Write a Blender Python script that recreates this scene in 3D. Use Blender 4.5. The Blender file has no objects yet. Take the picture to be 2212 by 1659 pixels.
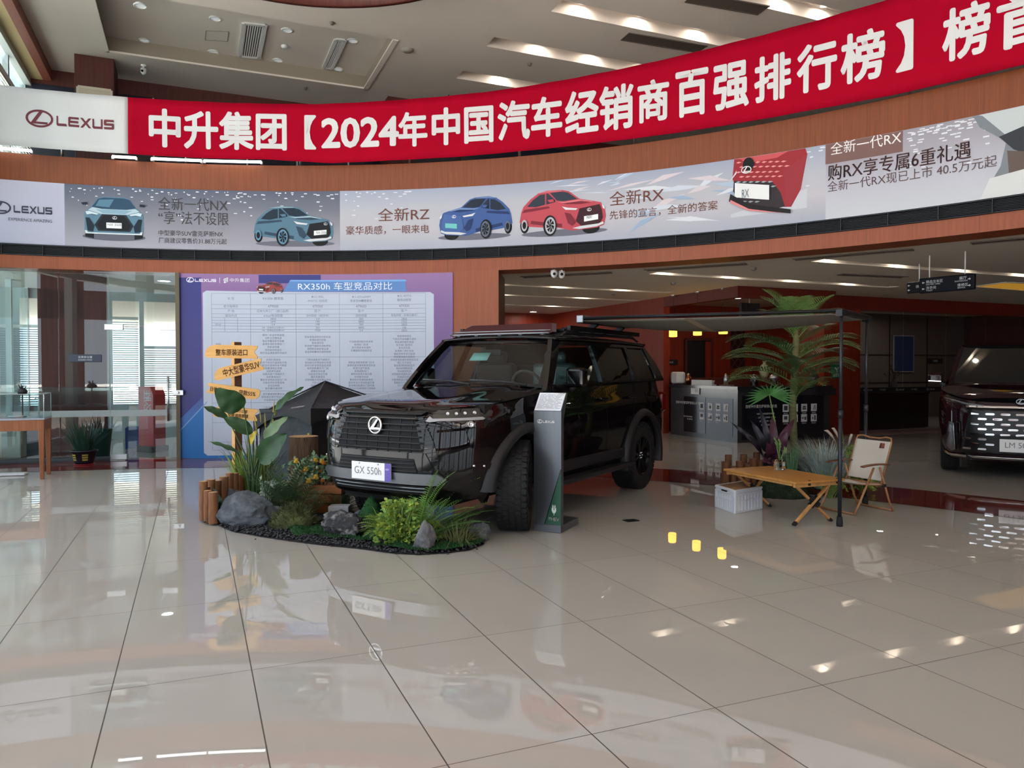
import bpy, bmesh, math, random
from mathutils import Vector, Matrix, geometry, noise
from math import pi, sin, cos, tan, atan2, sqrt, hypot, radians

# ---------------------------------------------------------------- camera, sky, daylight, exposure
SC = bpy.context.scene
COL = SC.collection
FPX, EYE, PITCH = 1630.0, 1.45, math.atan(32.5 / 1630)
cam = bpy.data.objects.new('camera', bpy.data.cameras.new('camera'))
COL.objects.link(cam)
cam.data.sensor_width = 36
cam.data.lens = FPX / 2212 * 36
cam.data.clip_start, cam.data.clip_end = .05, 300
cam.location = (0, 0, EYE)
cam.rotation_euler = (pi / 2 - PITCH, 0, 0)
SC.camera = cam
W_ = bpy.data.worlds.new('sky')
SC.world = W_
W_.use_nodes = True
bg = W_.node_tree.nodes['Background']
bg.inputs[0].default_value = (.80, .90, 1.0, 1)
bg.inputs[1].default_value = 1.3
VS = SC.view_settings
VS.view_transform, VS.look, VS.gamma, VS.use_curve_mapping = 'Standard', 'None', 1, False
VS.exposure = 1.05
CY = SC.cycles
CY.max_bounces, CY.diffuse_bounces, CY.glossy_bounces, CY.transmission_bounces, CY.transparent_max_bounces = 8, 4, 4, 6, 12
CY.sample_clamp_indirect = 6
CY.caustics_reflective = CY.caustics_refractive = False
# directions of the building: U runs along the floor joints (forward, left), V across them
U = Vector((-.3879, .9217, 0)); V = Vector((.9217, .3879, 0)); Z = Vector((0, 0, 1))


def portal(name, c, wid, hei, normal):
    l = bpy.data.lights.new(name, 'AREA'); l.shape = 'RECTANGLE'; l.size, l.size_y = wid, hei
    l.cycles.is_portal = True
    o = bpy.data.objects.new(name, l); COL.objects.link(o)
    o.location = c
    o.rotation_euler = Vector(normal).to_track_quat('-Z', 'Y').to_euler()
    return o


FAC = Vector((-9.1, 15, 0))          # a point of the glazed left facade, which runs along U
portal('daylight_left', FAC - U * 15 - V * .3 + Z * 3.7, 24, 6.6, V)
sun = bpy.data.objects.new('sun', bpy.data.lights.new('sun', 'SUN')); COL.objects.link(sun)   # high behind the building: lights the forecourt
sun.data.energy = 20; sun.data.angle = .01; sun.data.color = (1, .96, .9)
sun.rotation_euler = (-V * .2 + U * .06 - Z * .98).to_track_quat('-Z', 'Y').to_euler()
portal('daylight_rear', Vector((2, -7.8, 3.7)), 16, 6.6, (0, 1, 0))

# ---------------------------------------------------------------- pixels of the photograph -> places
def ray(px, py):
    x = (px - 1106) / FPX; y = -(py - 829.5) / FPX
    return Vector((x, cos(PITCH) + y * sin(PITCH), -sin(PITCH) + y * cos(PITCH)))


def W(px, py, z):
    d = ray(px, py); t = (z - EYE) / d.z
    return Vector((d.x * t, d.y * t, z))


def G(px, py):
    return W(px, py, 0)


def P(px, py, Y):
    d = ray(px, py); t = Y / d.y
    return Vector((d.x * t, Y, EYE + d.z * t))


CX, CYY, RR = -3.45, .05, 12.25          # the round gallery: centre and radius


def rad(t):
    return RR


def ring(s, z, off=0):                   # s: metres along the gallery wall, clockwise from above
    t = s / RR
    return Vector((CX + (RR + off) * sin(t), CYY + (RR + off) * cos(t), z))


def SP(px, py=700, off=0):               # pixel -> (s, z) on the gallery wall
    d = ray(px, py)
    a = d.x ** 2 + d.y ** 2; b = -2 * (d.x * CX + d.y * CYY); c = CX ** 2 + CYY ** 2 - (RR + off) ** 2
    t = (-b + sqrt(b * b - 4 * a * c)) / (2 * a)
    return RR * atan2(d.x * t - CX, d.y * t - CYY), EYE + d.z * t


def PL(px, py, p, n):                    # pixel -> point of the plane through p with normal n
    d = ray(px, py); e = Vector((0, 0, EYE)); n = Vector(n)
    return e + d * ((Vector(p) - e).dot(n) / d.dot(n))


def S(r, g, b):
    f = lambda c: (c / 255 / 12.92) if c / 255 <= .04045 else ((c / 255 + .055) / 1.055) ** 2.4
    return (f(r), f(g), f(b))


# ---------------------------------------------------------------- materials
MATS = {}


def mat(name, col=(.5, .5, .5), rough=.5, metal=0, spec=.5, emit=None, es=1, alpha=1, trans=0, ior=1.45, coat=0,
        var=0, vscale=6, vstretch=(1, 1, 1), bump=0, bscale=40, col2=None, coords='Object', pos=(.32, .68)):
    if name in MATS: return MATS[name]
    m = bpy.data.materials.new(name); MATS[name] = m
    m.use_nodes = True
    nt = m.node_tree; N = nt.nodes; L = nt.links
    p = N['Principled BSDF']
    p.inputs['Base Color'].default_value = (*col, 1)
    p.inputs['Roughness'].default_value = rough
    p.inputs['Metallic'].default_value = metal
    p.inputs['Specular IOR Level'].default_value = spec
    p.inputs['IOR'].default_value = ior
    p.inputs['Alpha'].default_value = alpha
    p.inputs['Transmission Weight'].default_value = trans
    p.inputs['Coat Weight'].default_value = coat
    p.inputs['Coat Roughness'].default_value = .03
    if emit:
        p.inputs['Emission Color'].default_value = (*emit, 1); p.inputs['Emission Strength'].default_value = es
    if var or bump:
        tc = N.new('ShaderNodeTexCoord'); mp = N.new('ShaderNodeMapping')
        L.new(tc.outputs[coords], mp.inputs[0]); mp.inputs['Scale'].default_value = vstretch
    if var:
        n = N.new('ShaderNodeTexNoise'); n.inputs['Scale'].default_value = vscale; n.inputs['Detail'].default_value = 6
        n.inputs['Roughness'].default_value = .65
        L.new(mp.outputs[0], n.inputs[0])
        r = N.new('ShaderNodeValToRGB')
        c2 = col2 or tuple(c * (1 - var) for c in col)
        c1 = col if col2 else tuple(min(1, c * (1 + var)) for c in col)
        r.color_ramp.elements[0].position, r.color_ramp.elements[1].position = pos
        r.color_ramp.elements[0].color = (*c2, 1); r.color_ramp.elements[1].color = (*c1, 1)
        L.new(n.outputs['Fac'], r.inputs[0]); L.new(r.outputs[0], p.inputs['Base Color'])
    if bump:
        n = N.new('ShaderNodeTexNoise'); n.inputs['Scale'].default_value = bscale; n.inputs['Detail'].default_value = 5
        L.new(mp.outputs[0], n.inputs[0])
        b = N.new('ShaderNodeBump'); b.inputs['Strength'].default_value = bump; b.inputs['Distance'].default_value = .02
        L.new(n.outputs['Fac'], b.inputs['Height']); L.new(b.outputs[0], p.inputs['Normal'])
    return m


def flat(c, rough=.6):
    c = tuple(c); return mat('print_%d_%d_%d_%d' % (*c, int(rough * 100)), S(*c), rough, spec=.3)


def wood(name, c1, c2, stretch=(14, 14, .5), rough=.45, scale=3, coat=0):
    return mat(name, c1, rough, var=.3, vscale=scale, vstretch=stretch, col2=c2, coat=coat)


WOOD = wood('cherry_veneer', S(160, 84, 42), S(132, 62, 30), (9, 9, .35))
WOOD_RED = wood('red_veneer', S(140, 46, 22), S(112, 33, 16), (9, 9, .35))
WOOD_DK = wood('dark_red_veneer', S(92, 42, 34), S(70, 30, 26), (9, 9, .35))
CEIL = mat('white_plaster', S(226, 217, 210), .8, var=.03, vscale=1)
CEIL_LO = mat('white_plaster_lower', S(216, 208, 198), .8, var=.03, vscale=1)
BLACK = mat('black_plastic', (.012, .012, .014), .45)
BLACKM = mat('black_metal', (.014, .014, .016), .35, metal=.6)
RUBBER = mat('black_rubber', (.011, .011, .012), .72, bump=.15, bscale=90)
CHROME = mat('chrome', (.75, .75, .76), .08, metal=1)
STEEL = mat('brushed_steel', (.52, .53, .54), .28, metal=1)
WHITE = mat('white_plastic', S(225, 226, 228), .35)
GLASS = mat('clear_glass', (.82, .93, .92), .0, trans=1, ior=1.12, spec=.5)
LAMP = mat('lamp_glow', (1, 1, 1), .5, emit=(1, .9, .76), es=80)
LAMP_OFF = mat('lamp_pale', S(232, 236, 240), .4, emit=(.9, .95, 1), es=.1)


def pane_glass(name, tint, refl=1.0):     # a thin pane: mirror by its angle, otherwise clear
    m = bpy.data.materials.new(name); MATS[name] = m; m.use_nodes = True
    nt = m.node_tree; N = nt.nodes; L = nt.links; N.remove(N['Principled BSDF'])
    t = N.new('ShaderNodeBsdfTransparent'); t.inputs[0].default_value = (*tint, 1)
    g = N.new('ShaderNodeBsdfGlossy'); g.inputs['Roughness'].default_value = 0; g.inputs[0].default_value = (refl, refl, refl, 1)
    f = N.new('ShaderNodeLayerWeight'); f.inputs[0].default_value = .5
    pw = N.new('ShaderNodeMath'); pw.operation = 'POWER'; pw.inputs[1].default_value = 5; L.new(f.outputs['Facing'], pw.inputs[0])
    ma = N.new('ShaderNodeMath'); ma.operation = 'MULTIPLY_ADD'; ma.inputs[1].default_value = .93; ma.inputs[2].default_value = .065; L.new(pw.outputs[0], ma.inputs[0])
    x = N.new('ShaderNodeMixShader')
    L.new(ma.outputs[0], x.inputs[0]); L.new(t.outputs[0], x.inputs[1]); L.new(g.outputs[0], x.inputs[2])
    L.new(x.outputs[0], N['Material Output'].inputs[0])
    return m


PANE = pane_glass('pane_glass', (.62, .75, .77))
PANE_DK = pane_glass('smoked_glass', (.16, .18, .18))
PANE_CAR = pane_glass('car_glass', (.62, .70, .69), .6)
PANE_MID = pane_glass('grey_glass', (.5, .5, .52))


# ---------------------------------------------------------------- mesh building
TXC = {}


def tx(body, bold=0):                      # outlines of a line of writing, 1 unit per em
    k = (body, bold)
    if k not in TXC:
        c = bpy.data.curves.new('writing', 'FONT'); c.body = body; c.size = 1; c.resolution_u = 3; c.offset = bold
        o = bpy.data.objects.new('writing', c)
        me = bpy.data.meshes.new_from_object(o)
        vs = [(v.co.x, v.co.y) for v in me.vertices]; fs = [tuple(p.vertices) for p in me.polygons]
        bpy.data.objects.remove(o); bpy.data.curves.remove(c); bpy.data.meshes.remove(me)
        if vs:
            x0 = min(v[0] for v in vs); x1 = max(v[0] for v in vs); y0 = min(v[1] for v in vs); y1 = max(v[1] for v in vs)
        else: x0 = y0 = 0; x1 = y1 = 1
        TXC[k] = ([(a - x0, b - y0) for a, b in vs], fs, x1 - x0, y1 - y0)
    return TXC[k]


class MB:
    def __init__(s):
        s.v = []; s.f = []; s.m = []; s.uv = {}; s.sm = []

    def add(s, vs, fs, mi=0, smooth=None, M=None):
        b = len(s.v)
        s.v += [(M @ Vector(v)) if M else Vector(v) for v in vs]
        s.f += [tuple(b + i for i in f) for f in fs]; s.m += [mi] * len(fs); s.sm += [smooth] * len(fs)
        return s

    def box(s, c, d, rz=0, mi=0, M=None):
        x, y, z = d[0] / 2, d[1] / 2, d[2] / 2
        R = Matrix.Translation(c) @ Matrix.Rotation(rz, 4, 'Z')
        if M: R = M @ R
        return s.add([(a * x, b * y, e * z) for a in (-1, 1) for b in (-1, 1) for e in (-1, 1)],
                     [(0, 1, 3, 2), (4, 6, 7, 5), (0, 4, 5, 1), (2, 3, 7, 6), (0, 2, 6, 4), (1, 5, 7, 3)], mi, False, R)

    def bar(s, a, b, w, t, up=Z, mi=0):       # a squared bar from a to b
        a, b = Vector(a), Vector(b); d = (b - a); l = d.length; d.normalize()
        sd = d.cross(Vector(up));
        if sd.length < 1e-4: sd = d.cross(Vector((1, 0, 0)))
        sd.normalize(); u2 = sd.cross(d)
        vs = [p + sd * (i * w / 2) + u2 * (j * t / 2) for p in (a, b) for i, j in ((-1, -1), (1, -1), (1, 1), (-1, 1))]
        return s.add(vs, [(3, 2, 1, 0), (4, 5, 6, 7), (0, 1, 5, 4), (1, 2, 6, 5), (2, 3, 7, 6), (3, 0, 4, 7)], mi, False)

    def tube(s, pts, r, n=8, caps=True, mi=0, smooth=True, closed=False):
        pts = [Vector(p) for p in pts]; rs = r if isinstance(r, (list, tuple)) else [r] * len(pts)
        up = None; b = len(s.v); k = len(pts); vs = []
        for i, p in enumerate(pts):
            if closed: d = pts[(i + 1) % k] - pts[i - 1]
            else: d = pts[min(i + 1, k - 1)] - pts[max(i - 1, 0)]
            if d.length < 1e-9: d = Z.copy()
            d.normalize()
            if up is None:
                up = d.cross(Z) if abs(d.z) < .95 else d.cross(Vector((1, 0, 0)))
            up = up - d * up.dot(d)
            if up.length < 1e-6: up = d.orthogonal()
            up.normalize(); q = d.cross(up)
            vs += [p + (up * cos(2 * pi * j / n) + q * sin(2 * pi * j / n)) * rs[i] for j in range(n)]
        fs = [(i * n + j, i * n + (j + 1) % n, ((i + 1) % k) * n + (j + 1) % n, ((i + 1) % k) * n + j) for i in range(k if closed else k - 1) for j in range(n)]
        s.add(vs, fs, mi, smooth)
        if caps and not closed:
            s.f += [tuple(b + j for j in reversed(range(n))), tuple(b + (k - 1) * n + j for j in range(n))]
            s.m += [mi, mi]; s.sm += [False, False]
        return s

    def lathe(s, prof, c=(0, 0, 0), n=24, mi=0, M=None, smooth=True):
        c = Vector(c); k = len(prof)
        vs = [c + Vector((r * cos(2 * pi * j / n), r * sin(2 * pi * j / n), z)) for r, z in prof for j in range(n)]
        fs = [(i * n + j, i * n + (j + 1) % n, (i + 1) * n + (j + 1) % n, (i + 1) * n + j) for i in range(k - 1) for j in range(n)]
        return s.add(vs, fs, mi, smooth, M)

    def grid(s, fn, nu, nv, mi=0, smooth=True, uv=False, flip=False):
        b = len(s.f)
        vs = [fn(i / nu, j / nv) for j in range(nv + 1) for i in range(nu + 1)]
        w = nu + 1; fs = []
        for j in range(nv):
            for i in range(nu):
                q = (j * w + i, j * w + i + 1, (j + 1) * w + i + 1, (j + 1) * w + i)
                if uv: s.uv[b + len(fs)] = [(i / nu, j / nv), ((i + 1) / nu, j / nv), ((i + 1) / nu, (j + 1) / nv), (i / nu, (j + 1) / nv)]
                fs.append(q)
        if flip: fs = [tuple(reversed(q)) for q in fs]
        return s.add(vs, fs, mi, smooth)

    def poly(s, pts, mi=0, fn=None, cut=0):    # a filled outline; fn maps (x, y) to a place
        if cut:
            bm = bmesh.new()
            vv = [bm.verts.new((p[0], p[1], 0)) for p in pts]
            tr = geometry.tessellate_polygon([[Vector((p[0], p[1], 0)) for p in pts]])
            for t in tr:
                try: bm.faces.new([vv[i] for i in t])
                except ValueError: pass
            for _ in range(5):
                e = [e for e in bm.edges if e.calc_length() > cut]
                if not e: break
                bmesh.ops.subdivide_edges(bm, edges=e, cuts=1)
                bmesh.ops.triangulate(bm, faces=bm.faces[:])
            bm.verts.index_update()
            vs = [fn(v.co.x, v.co.y) for v in bm.verts]; fs = [tuple(v.index for v in f.verts) for f in bm.faces]
            bm.free()
            return s.add(vs, fs, mi, True)
        tr = geometry.tessellate_polygon([[Vector((p[0], p[1], 0)) for p in pts]])
        fn = fn or (lambda x, y: (x, y, 0))
        return s.add([fn(p[0], p[1]) for p in pts], [tuple(t) for t in tr], mi, False)

    def prism(s, pts, fn, mi=0):               # outline pts (2D), fn(x, y, k) k=0 back, 1 front
        n = len(pts)
        tr = geometry.tessellate_polygon([[Vector((p[0], p[1], 0)) for p in pts]])
        vs = [fn(p[0], p[1], 0) for p in pts] + [fn(p[0], p[1], 1) for p in pts]
        fs = [tuple(n + i for i in t) for t in tr] + [tuple(reversed(t)) for t in tr] + [(i, (i + 1) % n, n + (i + 1) % n, n + i) for i in range(n)]
        return s.add(vs, fs, mi, False)

    def text(s, body, fn, w=None, h=None, bold=0, mi=0, ax='l', sq=None):
        """writing of height h (and width w if given) mapped by fn(x, y)"""
        vs, fs, tw, th = tx(body)
        if h is None: sx = sy = w / tw
        else:
            sy = h / th; sx = (w / tw) if w else sy
        ox = {'l': 0, 'c': -tw * sx / 2, 'r': -tw * sx}[ax]
        if bold:
            for dx, dy in ((-1, 0), (1, 0), (0, -1), (0, 1), (-.7, -.7), (.7, .7), (-.7, .7), (.7, -.7)):
                s.add([fn((x + dx * bold) * sx + ox, (y + dy * bold) * sy) for x, y in vs], fs, mi, False)
        return s.add([fn(x * sx + ox, y * sy) for x, y in vs], fs, mi, False)

    def mesh(s, name, mats, smooth=True, fix=True, weld=False):
        me = bpy.data.meshes.new(name)
        me.from_pydata([tuple(v) for v in s.v], [], s.f)
        for m in (mats if isinstance(mats, (list, tuple)) else [mats]): me.materials.append(m)
        me.polygons.foreach_set('material_index', s.m)
        me.polygons.foreach_set('use_smooth', [bool(smooth if q is None else (q and smooth)) for q in s.sm])
        if s.uv:
            ul = me.uv_layers.new(name='UVMap')
            for fi, cs in s.uv.items():
                for li, c in zip(me.polygons[fi].loop_indices, cs): ul.data[li].uv = c
        if weld or fix:
            bm = bmesh.new(); bm.from_mesh(me)
            if weld: bmesh.ops.remove_doubles(bm, verts=bm.verts, dist=1e-4)
            if fix: bmesh.ops.recalc_face_normals(bm, faces=bm.faces)
            bm.to_mesh(me); bm.free()
        me.update()
        return me

    def build(s, name, mats, parent=None, smooth=True, fix=True, bevel=0, sub=0, weld=False, M=None, ang=35, seg=2, solid=0):
        me = s.mesh(name, mats, smooth, fix, weld)
        o = bpy.data.objects.new(name, me); COL.objects.link(o)
        if parent: o.parent = parent
        if M: o.matrix_local = M
        if solid:
            m = o.modifiers.new('s', 'SOLIDIFY'); m.thickness = solid; m.offset = 0
        if bevel:
            m = o.modifiers.new('b', 'BEVEL'); m.width = bevel; m.segments = seg; m.limit_method = 'ANGLE'; m.angle_limit = radians(ang)
            m.harden_normals = False
        if sub:
            m = o.modifiers.new('d', 'SUBSURF'); m.levels = m.render_levels = sub
        return o


def tag(o, label=None, cat=None, group=None, kind=None):
    if label: o['label'] = label
    if cat: o['category'] = cat
    if group: o['group'] = group
    if kind: o['kind'] = kind
    return o


def thing(name, label, cat, loc=(0, 0, 0), rz=0, group=None):
    o = bpy.data.objects.new(name, None); COL.objects.link(o)
    o.empty_display_size = .1
    o.location = loc; o.rotation_euler = (0, 0, rz)
    return tag(o, label, cat, group)


def struct(mb, name, mats, **k):
    o = mb.build(name, mats, **k); o['kind'] = 'structure'; return o


def kids(o): return [c for c in bpy.data.objects if c.parent == o]


def copy_tree(o, par=None):
    c = o.copy(); COL.objects.link(c)
    if par: c.parent = par
    for ch in kids(o): copy_tree(ch, c)
    return c


def cut_holes(outer, holes):                 # flat sheet with openings -> verts, triangles
    vs = [Vector(p) for p in outer]; ed = [(i, (i + 1) % len(outer)) for i in range(len(outer))]
    for h in holes:
        b = len(vs); vs += [Vector(p) for p in h]; ed += [(b + i, b + (i + 1) % len(h)) for i in range(len(h))]
    r = geometry.delaunay_2d_cdt(vs, ed, [], 0, 1e-5)
    inside = lambda p, q: sum(((q[i][1] > p[1]) != (q[i - 1][1] > p[1])) and (p[0] < (q[i - 1][0] - q[i][0]) * (p[1] - q[i][1]) / (q[i - 1][1] - q[i][1]) + q[i][0]) for i in range(len(q))) % 2
    fs = []
    for t in r[2]:
        c = sum((r[0][i] for i in t), Vector((0, 0))) / 3
        if inside(c, outer) and not any(inside(c, h) for h in holes): fs.append(tuple(t))
    return [tuple(v) for v in r[0]], fs


def uvp(u, v, z=0):                          # building axes -> place
    p = U * u + V * v; return Vector((p.x, p.y, z))


def touv(p): return p.x * U.x + p.y * U.y, p.x * V.x + p.y * V.y


def gallery(mb, s0, s1, prof, mi=0, n=None, uv=False):  # a strip swept along the gallery; prof = [(off, z)...]
    n = n or max(2, int(abs(s1 - s0) / .25)); k = len(prof)
    vs = [ring(s0 + (s1 - s0) * i / n, z, o) for i in range(n + 1) for o, z in prof]
    fs = [(i * k + j, (i + 1) * k + j, (i + 1) * k + j + 1, i * k + j + 1) for i in range(n) for j in range(k - 1)]
    b = len(mb.f)
    if uv:
        for q, f in enumerate(fs):
            i, j = q // (k - 1), q % (k - 1)
            mb.uv[b + q] = [(i / n, j / (k - 1)), ((i + 1) / n, j / (k - 1)), ((i + 1) / n, (j + 1) / (k - 1)), (i / n, (j + 1) / (k - 1))]
    return mb.add(vs, fs, mi, True)

# ================================================================ the setting
def floor_material():
    m = bpy.data.materials.new('polished_tile'); m.use_nodes = True
    nt = m.node_tree; N = nt.nodes; L = nt.links; p = N['Principled BSDF']
    geo = N.new('ShaderNodeNewGeometry')

    def mth(op, a, b=None):
        n = N.new('ShaderNodeMath'); n.operation = op
        for i, x in enumerate((a, b)):
            if x is None: continue
            if isinstance(x, (int, float)): n.inputs[i].default_value = x
            else: L.new(x, n.inputs[i])
        return n.outputs[0]

    def along(ax, off, per):
        d = N.new('ShaderNodeVectorMath'); d.operation = 'DOT_PRODUCT'
        L.new(geo.outputs['Position'], d.inputs[0]); d.inputs[1].default_value = ax
        q = mth('DIVIDE', mth('SUBTRACT', d.outputs['Value'], off), per)
        return mth('MULTIPLY', mth('ABSOLUTE', mth('SUBTRACT', mth('FRACT', mth('ADD', q, .5)), .5)), per), mth('FLOOR', q)
    u0 = touv(G(421, 1464.9))[0]; v0 = touv(G(584, 1659))[1]
    a, ia = along(U, u0, 1.2); b, ib = along(V, v0, .6)
    d = mth('MINIMUM', a, mth('MULTIPLY', b, .8))
    line = mth('LESS_THAN', d, .0022)
    nz = N.new('ShaderNodeTexNoise'); nz.inputs['Scale'].default_value = 1.3; nz.inputs['Detail'].default_value = 4
    L.new(geo.outputs['Position'], nz.inputs[0])
    wn = N.new('ShaderNodeTexWhiteNoise'); cb = N.new('ShaderNodeCombineXYZ')
    L.new(ia, cb.inputs[0]); L.new(ib, cb.inputs[1]); L.new(cb.outputs[0], wn.inputs['Vector'])
    mixv = mth('ADD', mth('MULTIPLY', nz.outputs['Fac'], .7), mth('MULTIPLY', wn.outputs['Value'], .3))
    r = N.new('ShaderNodeValToRGB'); L.new(mixv, r.inputs[0])
    r.color_ramp.elements[0].color = (*S(174, 170, 163), 1); r.color_ramp.elements[1].color = (*S(185, 181, 174), 1)
    mx = N.new('ShaderNodeMix'); mx.data_type = 'RGBA'
    L.new(line, mx.inputs['Factor']); L.new(r.outputs[0], mx.inputs['A']); mx.inputs['B'].default_value = (*S(70, 64, 58), 1)
    L.new(mx.outputs['Result'], p.inputs['Base Color'])
    L.new(mth('ADD', mth('MULTIPLY', line, .5), .003), p.inputs['Roughness'])
    p.inputs['IOR'].default_value = 1.6
    return m


TILE = floor_material()
mb = MB(); mb.add([(-30, -20, 0), (34, -20, 0), (34, 36, 0), (-30, 36, 0)], [(0, 1, 2, 3)])
struct(mb, 'floor', TILE)
GRANITE = mat('red_granite', S(112, 50, 44), .04, var=.25, vscale=70, ior=1.52)
mb = MB(); gallery(mb, -6, 17.5, [(-1.2, .003), (-.02, .003)])
struct(mb, 'trim_1', GRANITE)

# --- the round gallery front: veneer bands and the black louvre band
def panels(name, c1, c2, pitch):             # veneer with thin upright joints along the gallery (angle about its centre)
    m = wood(name, c1, c2); m = MATS[name]
    nt = m.node_tree; N = nt.nodes; L = nt.links; p = N['Principled BSDF']
    geo = N.new('ShaderNodeNewGeometry'); sx = N.new('ShaderNodeSeparateXYZ'); L.new(geo.outputs['Position'], sx.inputs[0])
    f = lambda op, a, b: _m(N, L, op, a, b)
    ang = f('ARCTAN2', f('SUBTRACT', sx.outputs[0], CX), f('SUBTRACT', sx.outputs[1], CYY))
    q = f('FRACT', f('DIVIDE', f('MULTIPLY', ang, RR), pitch), None)
    ln = f('LESS_THAN', q, .006 / pitch)
    mx = N.new('ShaderNodeMix'); mx.data_type = 'RGBA'
    src = p.inputs['Base Color'].links[0].from_socket
    L.new(ln, mx.inputs['Factor']); L.new(src, mx.inputs['A']); mx.inputs['B'].default_value = (*S(104, 54, 26), 1)
    L.new(mx.outputs['Result'], p.inputs['Base Color'])
    return m


def _m(N, L, op, a, b):
    n = N.new('ShaderNodeMath'); n.operation = op
    for i, x in enumerate((a, b)):
        if x is None: continue
        if isinstance(x, (int, float)): n.inputs[i].default_value = x
        else: L.new(x, n.inputs[i])
    return n.outputs[0]


BAND = panels('cherry_band', S(150, 76, 38), S(132, 62, 30), 1.22); BAND_UP = panels('cherry_band_upper', S(130, 66, 25), S(110, 52, 18), 1.22)
mb = MB(); gallery(mb, -5.1, 17.5, [(.5, 3.0), (0, 3.0)]); gallery(mb, -5.1, 17.5, [(0, 3.0), (0, 3.2)])
struct(mb, 'wall_gallery_lower', BAND)
mb = MB(); gallery(mb, -5.1, 17.5, [(0, 4.33), (0, 4.745)]); gallery(mb, -5.1, 17.5, [(0, 4.745), (.3, 4.745), (.3, 4.4)])
struct(mb, 'wall_gallery_upper', BAND_UP)
mb = MB(); gallery(mb, -5.1, 17.5, [(.25, 4.4), (.25, 3.1)])
struct(mb, 'wall_gallery_core', BLACK)
mb = MB(); gallery(mb, -5.1, 17.5, [(.02, 3.345), (-.035, 3.345), (-.035, 3.365), (.02, 3.365)])
gallery(mb, -5.1, 17.5, [(.02, 3.195), (-.035, 3.195), (-.035, 3.212), (.02, 3.212)])
gallery(mb, -5.1, 17.5, [(.04, 3.2), (.04, 3.36)])
for k in range(7):
    z = 3.222 + k * .0178; gallery(mb, -5.1, 17.5, [(-.005, z), (-.03, z + .004), (-.005, z + .012)])
for k in range(-9, 32):
    s = k * .55; mb.bar(ring(s, 3.2, -.02), ring(s, 3.36, -.02), .009, .05, up=ring(s, 0) - ring(0, 0, -RR))
struct(mb, 'trim_2', mat('black_louvre', S(24, 28, 36), .4))

# --- wall under the gallery (poster wall and veneer pier) with a return at the opening
sA, sP, sB = SP(386)[0], SP(980)[0], SP(1077)[0]
mb = MB(); gallery(mb, sA, sB, [(0, 0), (0, 3.0)])
t_end = [ring(sB, 0), ring(sB, 0, .35) + Vector((.12, 0, 0)), ring(sB, 3.0, .35) + Vector((.12, 0, 0)), ring(sB, 3.0)]
struct(mb, 'wall_pier', panels('cherry_pier', S(152, 80, 42), S(136, 67, 34), 1.1))
mb = MB(); e2 = ring(sB, 0) + Vector((.087, 1.2, 0))
mb.add([ring(sB, 0), e2, e2 + Z * 3, ring(sB, 3)], [(0, 1, 2, 3)]); struct(mb, 'wall_return', WOOD_DK)

# --- upper hall: ceiling with one big coffer and the long lamp slots
HC = 7.4
cA, cB, cC = (touv(W(*p, HC)) for p in ((230, 112), (790, 192), (862, 87)))
cu1 = (cA[0] + cB[0]) / 2; cv0, cv1 = cA[1], cB[1]; cu0 = cC[0]; 
holes = []; slots = []
coffer = (cu0, cu1, cv0, cv1)
holes.append([(cu0, cv0), (cu1, cv0), (cu1, cv1), (cu0, cv1)])
for p0, p1 in (((1000, 153), (1250, 190)), ((1068, 80), (1480, 145)), ((1215, 0), (1710, 92)), ((1480, -60), (1960, 22))):
    a = touv(W(*p0, HC)); b = touv(W(*p1, HC)); um = a[0]
    slots.append((um, um + .42, a[1], max(b[1], a[1] + 6.5)))
slots[3] = (slots[3][0], slots[3][1], slots[3][2], touv(W(1960, 22, HC))[1])
for s in slots: holes.append([(s[0], s[2]), (s[1], s[2]), (s[1], s[3]), (s[0], s[3])])
touc = [touv(FAC + V * 0)[1], 26]
vs, fs = cut_holes([(-16, touc[0]), (18.5, touc[0]), (26, 26), (-16, 26)], holes)
mb = MB(); mb.add([uvp(u, v, HC) for u, v in vs], fs)
def recess(mb, r, z, d, mi=0):
    u0, u1, v0, v1 = r
    a = [uvp(u0, v0, z), uvp(u1, v0, z), uvp(u1, v1, z), uvp(u0, v1, z)]; b = [p + Z * d for p in a]
    mb.add(a + b, [(0, 1, 5, 4), (1, 2, 6, 5), (2, 3, 7, 6), (3, 0, 4, 7), (4, 5, 6, 7)], mi)
for s in slots: recess(mb, s, HC, .22)
struct(mb, 'ceiling_hall', CEIL, smooth=False)
mb = MB(); recess(mb, coffer, HC, .28); mb.m[:4] = [1] * 4; struct(mb, 'ceiling_coffer', [CEIL, mat('coffer_side_shade', S(150, 140, 128), .8)], smooth=False)  # shade of the recess put into the darker colour of its sides
mb = MB(); r = coffer                          # painted lip round the coffer
for a, b in (((r[0], r[2]), (r[1], r[2])), ((r[1], r[2]), (r[1], r[3])), ((r[1], r[3]), (r[0], r[3]))):
    mb.bar(uvp(*a, HC), uvp(*b, HC), .1, .035)
struct(mb, 'trim_3', CEIL)

# --- wooden ring hung below the hall ceiling
mb = MB(); cr = Vector((P(745, 18, 11.6).x, 8.75, 0)); n = 72; R1 = 2.85
prof = [(R1, 6.98), (R1 + .09, 6.98), (R1 + .09, HC), (R1, HC)]
vs = [cr + Vector((r_ * sin(2 * pi * i / n), r_ * cos(2 * pi * i / n), z)) for i in range(n) for r_, z in prof]
mb.add(vs, [(i * 4 + j, ((i + 1) % n) * 4 + j, ((i + 1) % n) * 4 + (j + 1) % 4, i * 4 + (j + 1) % 4) for i in range(n) for j in range(4)], 0, True)
struct(mb, 'trim_4', WOOD_DK)

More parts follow.
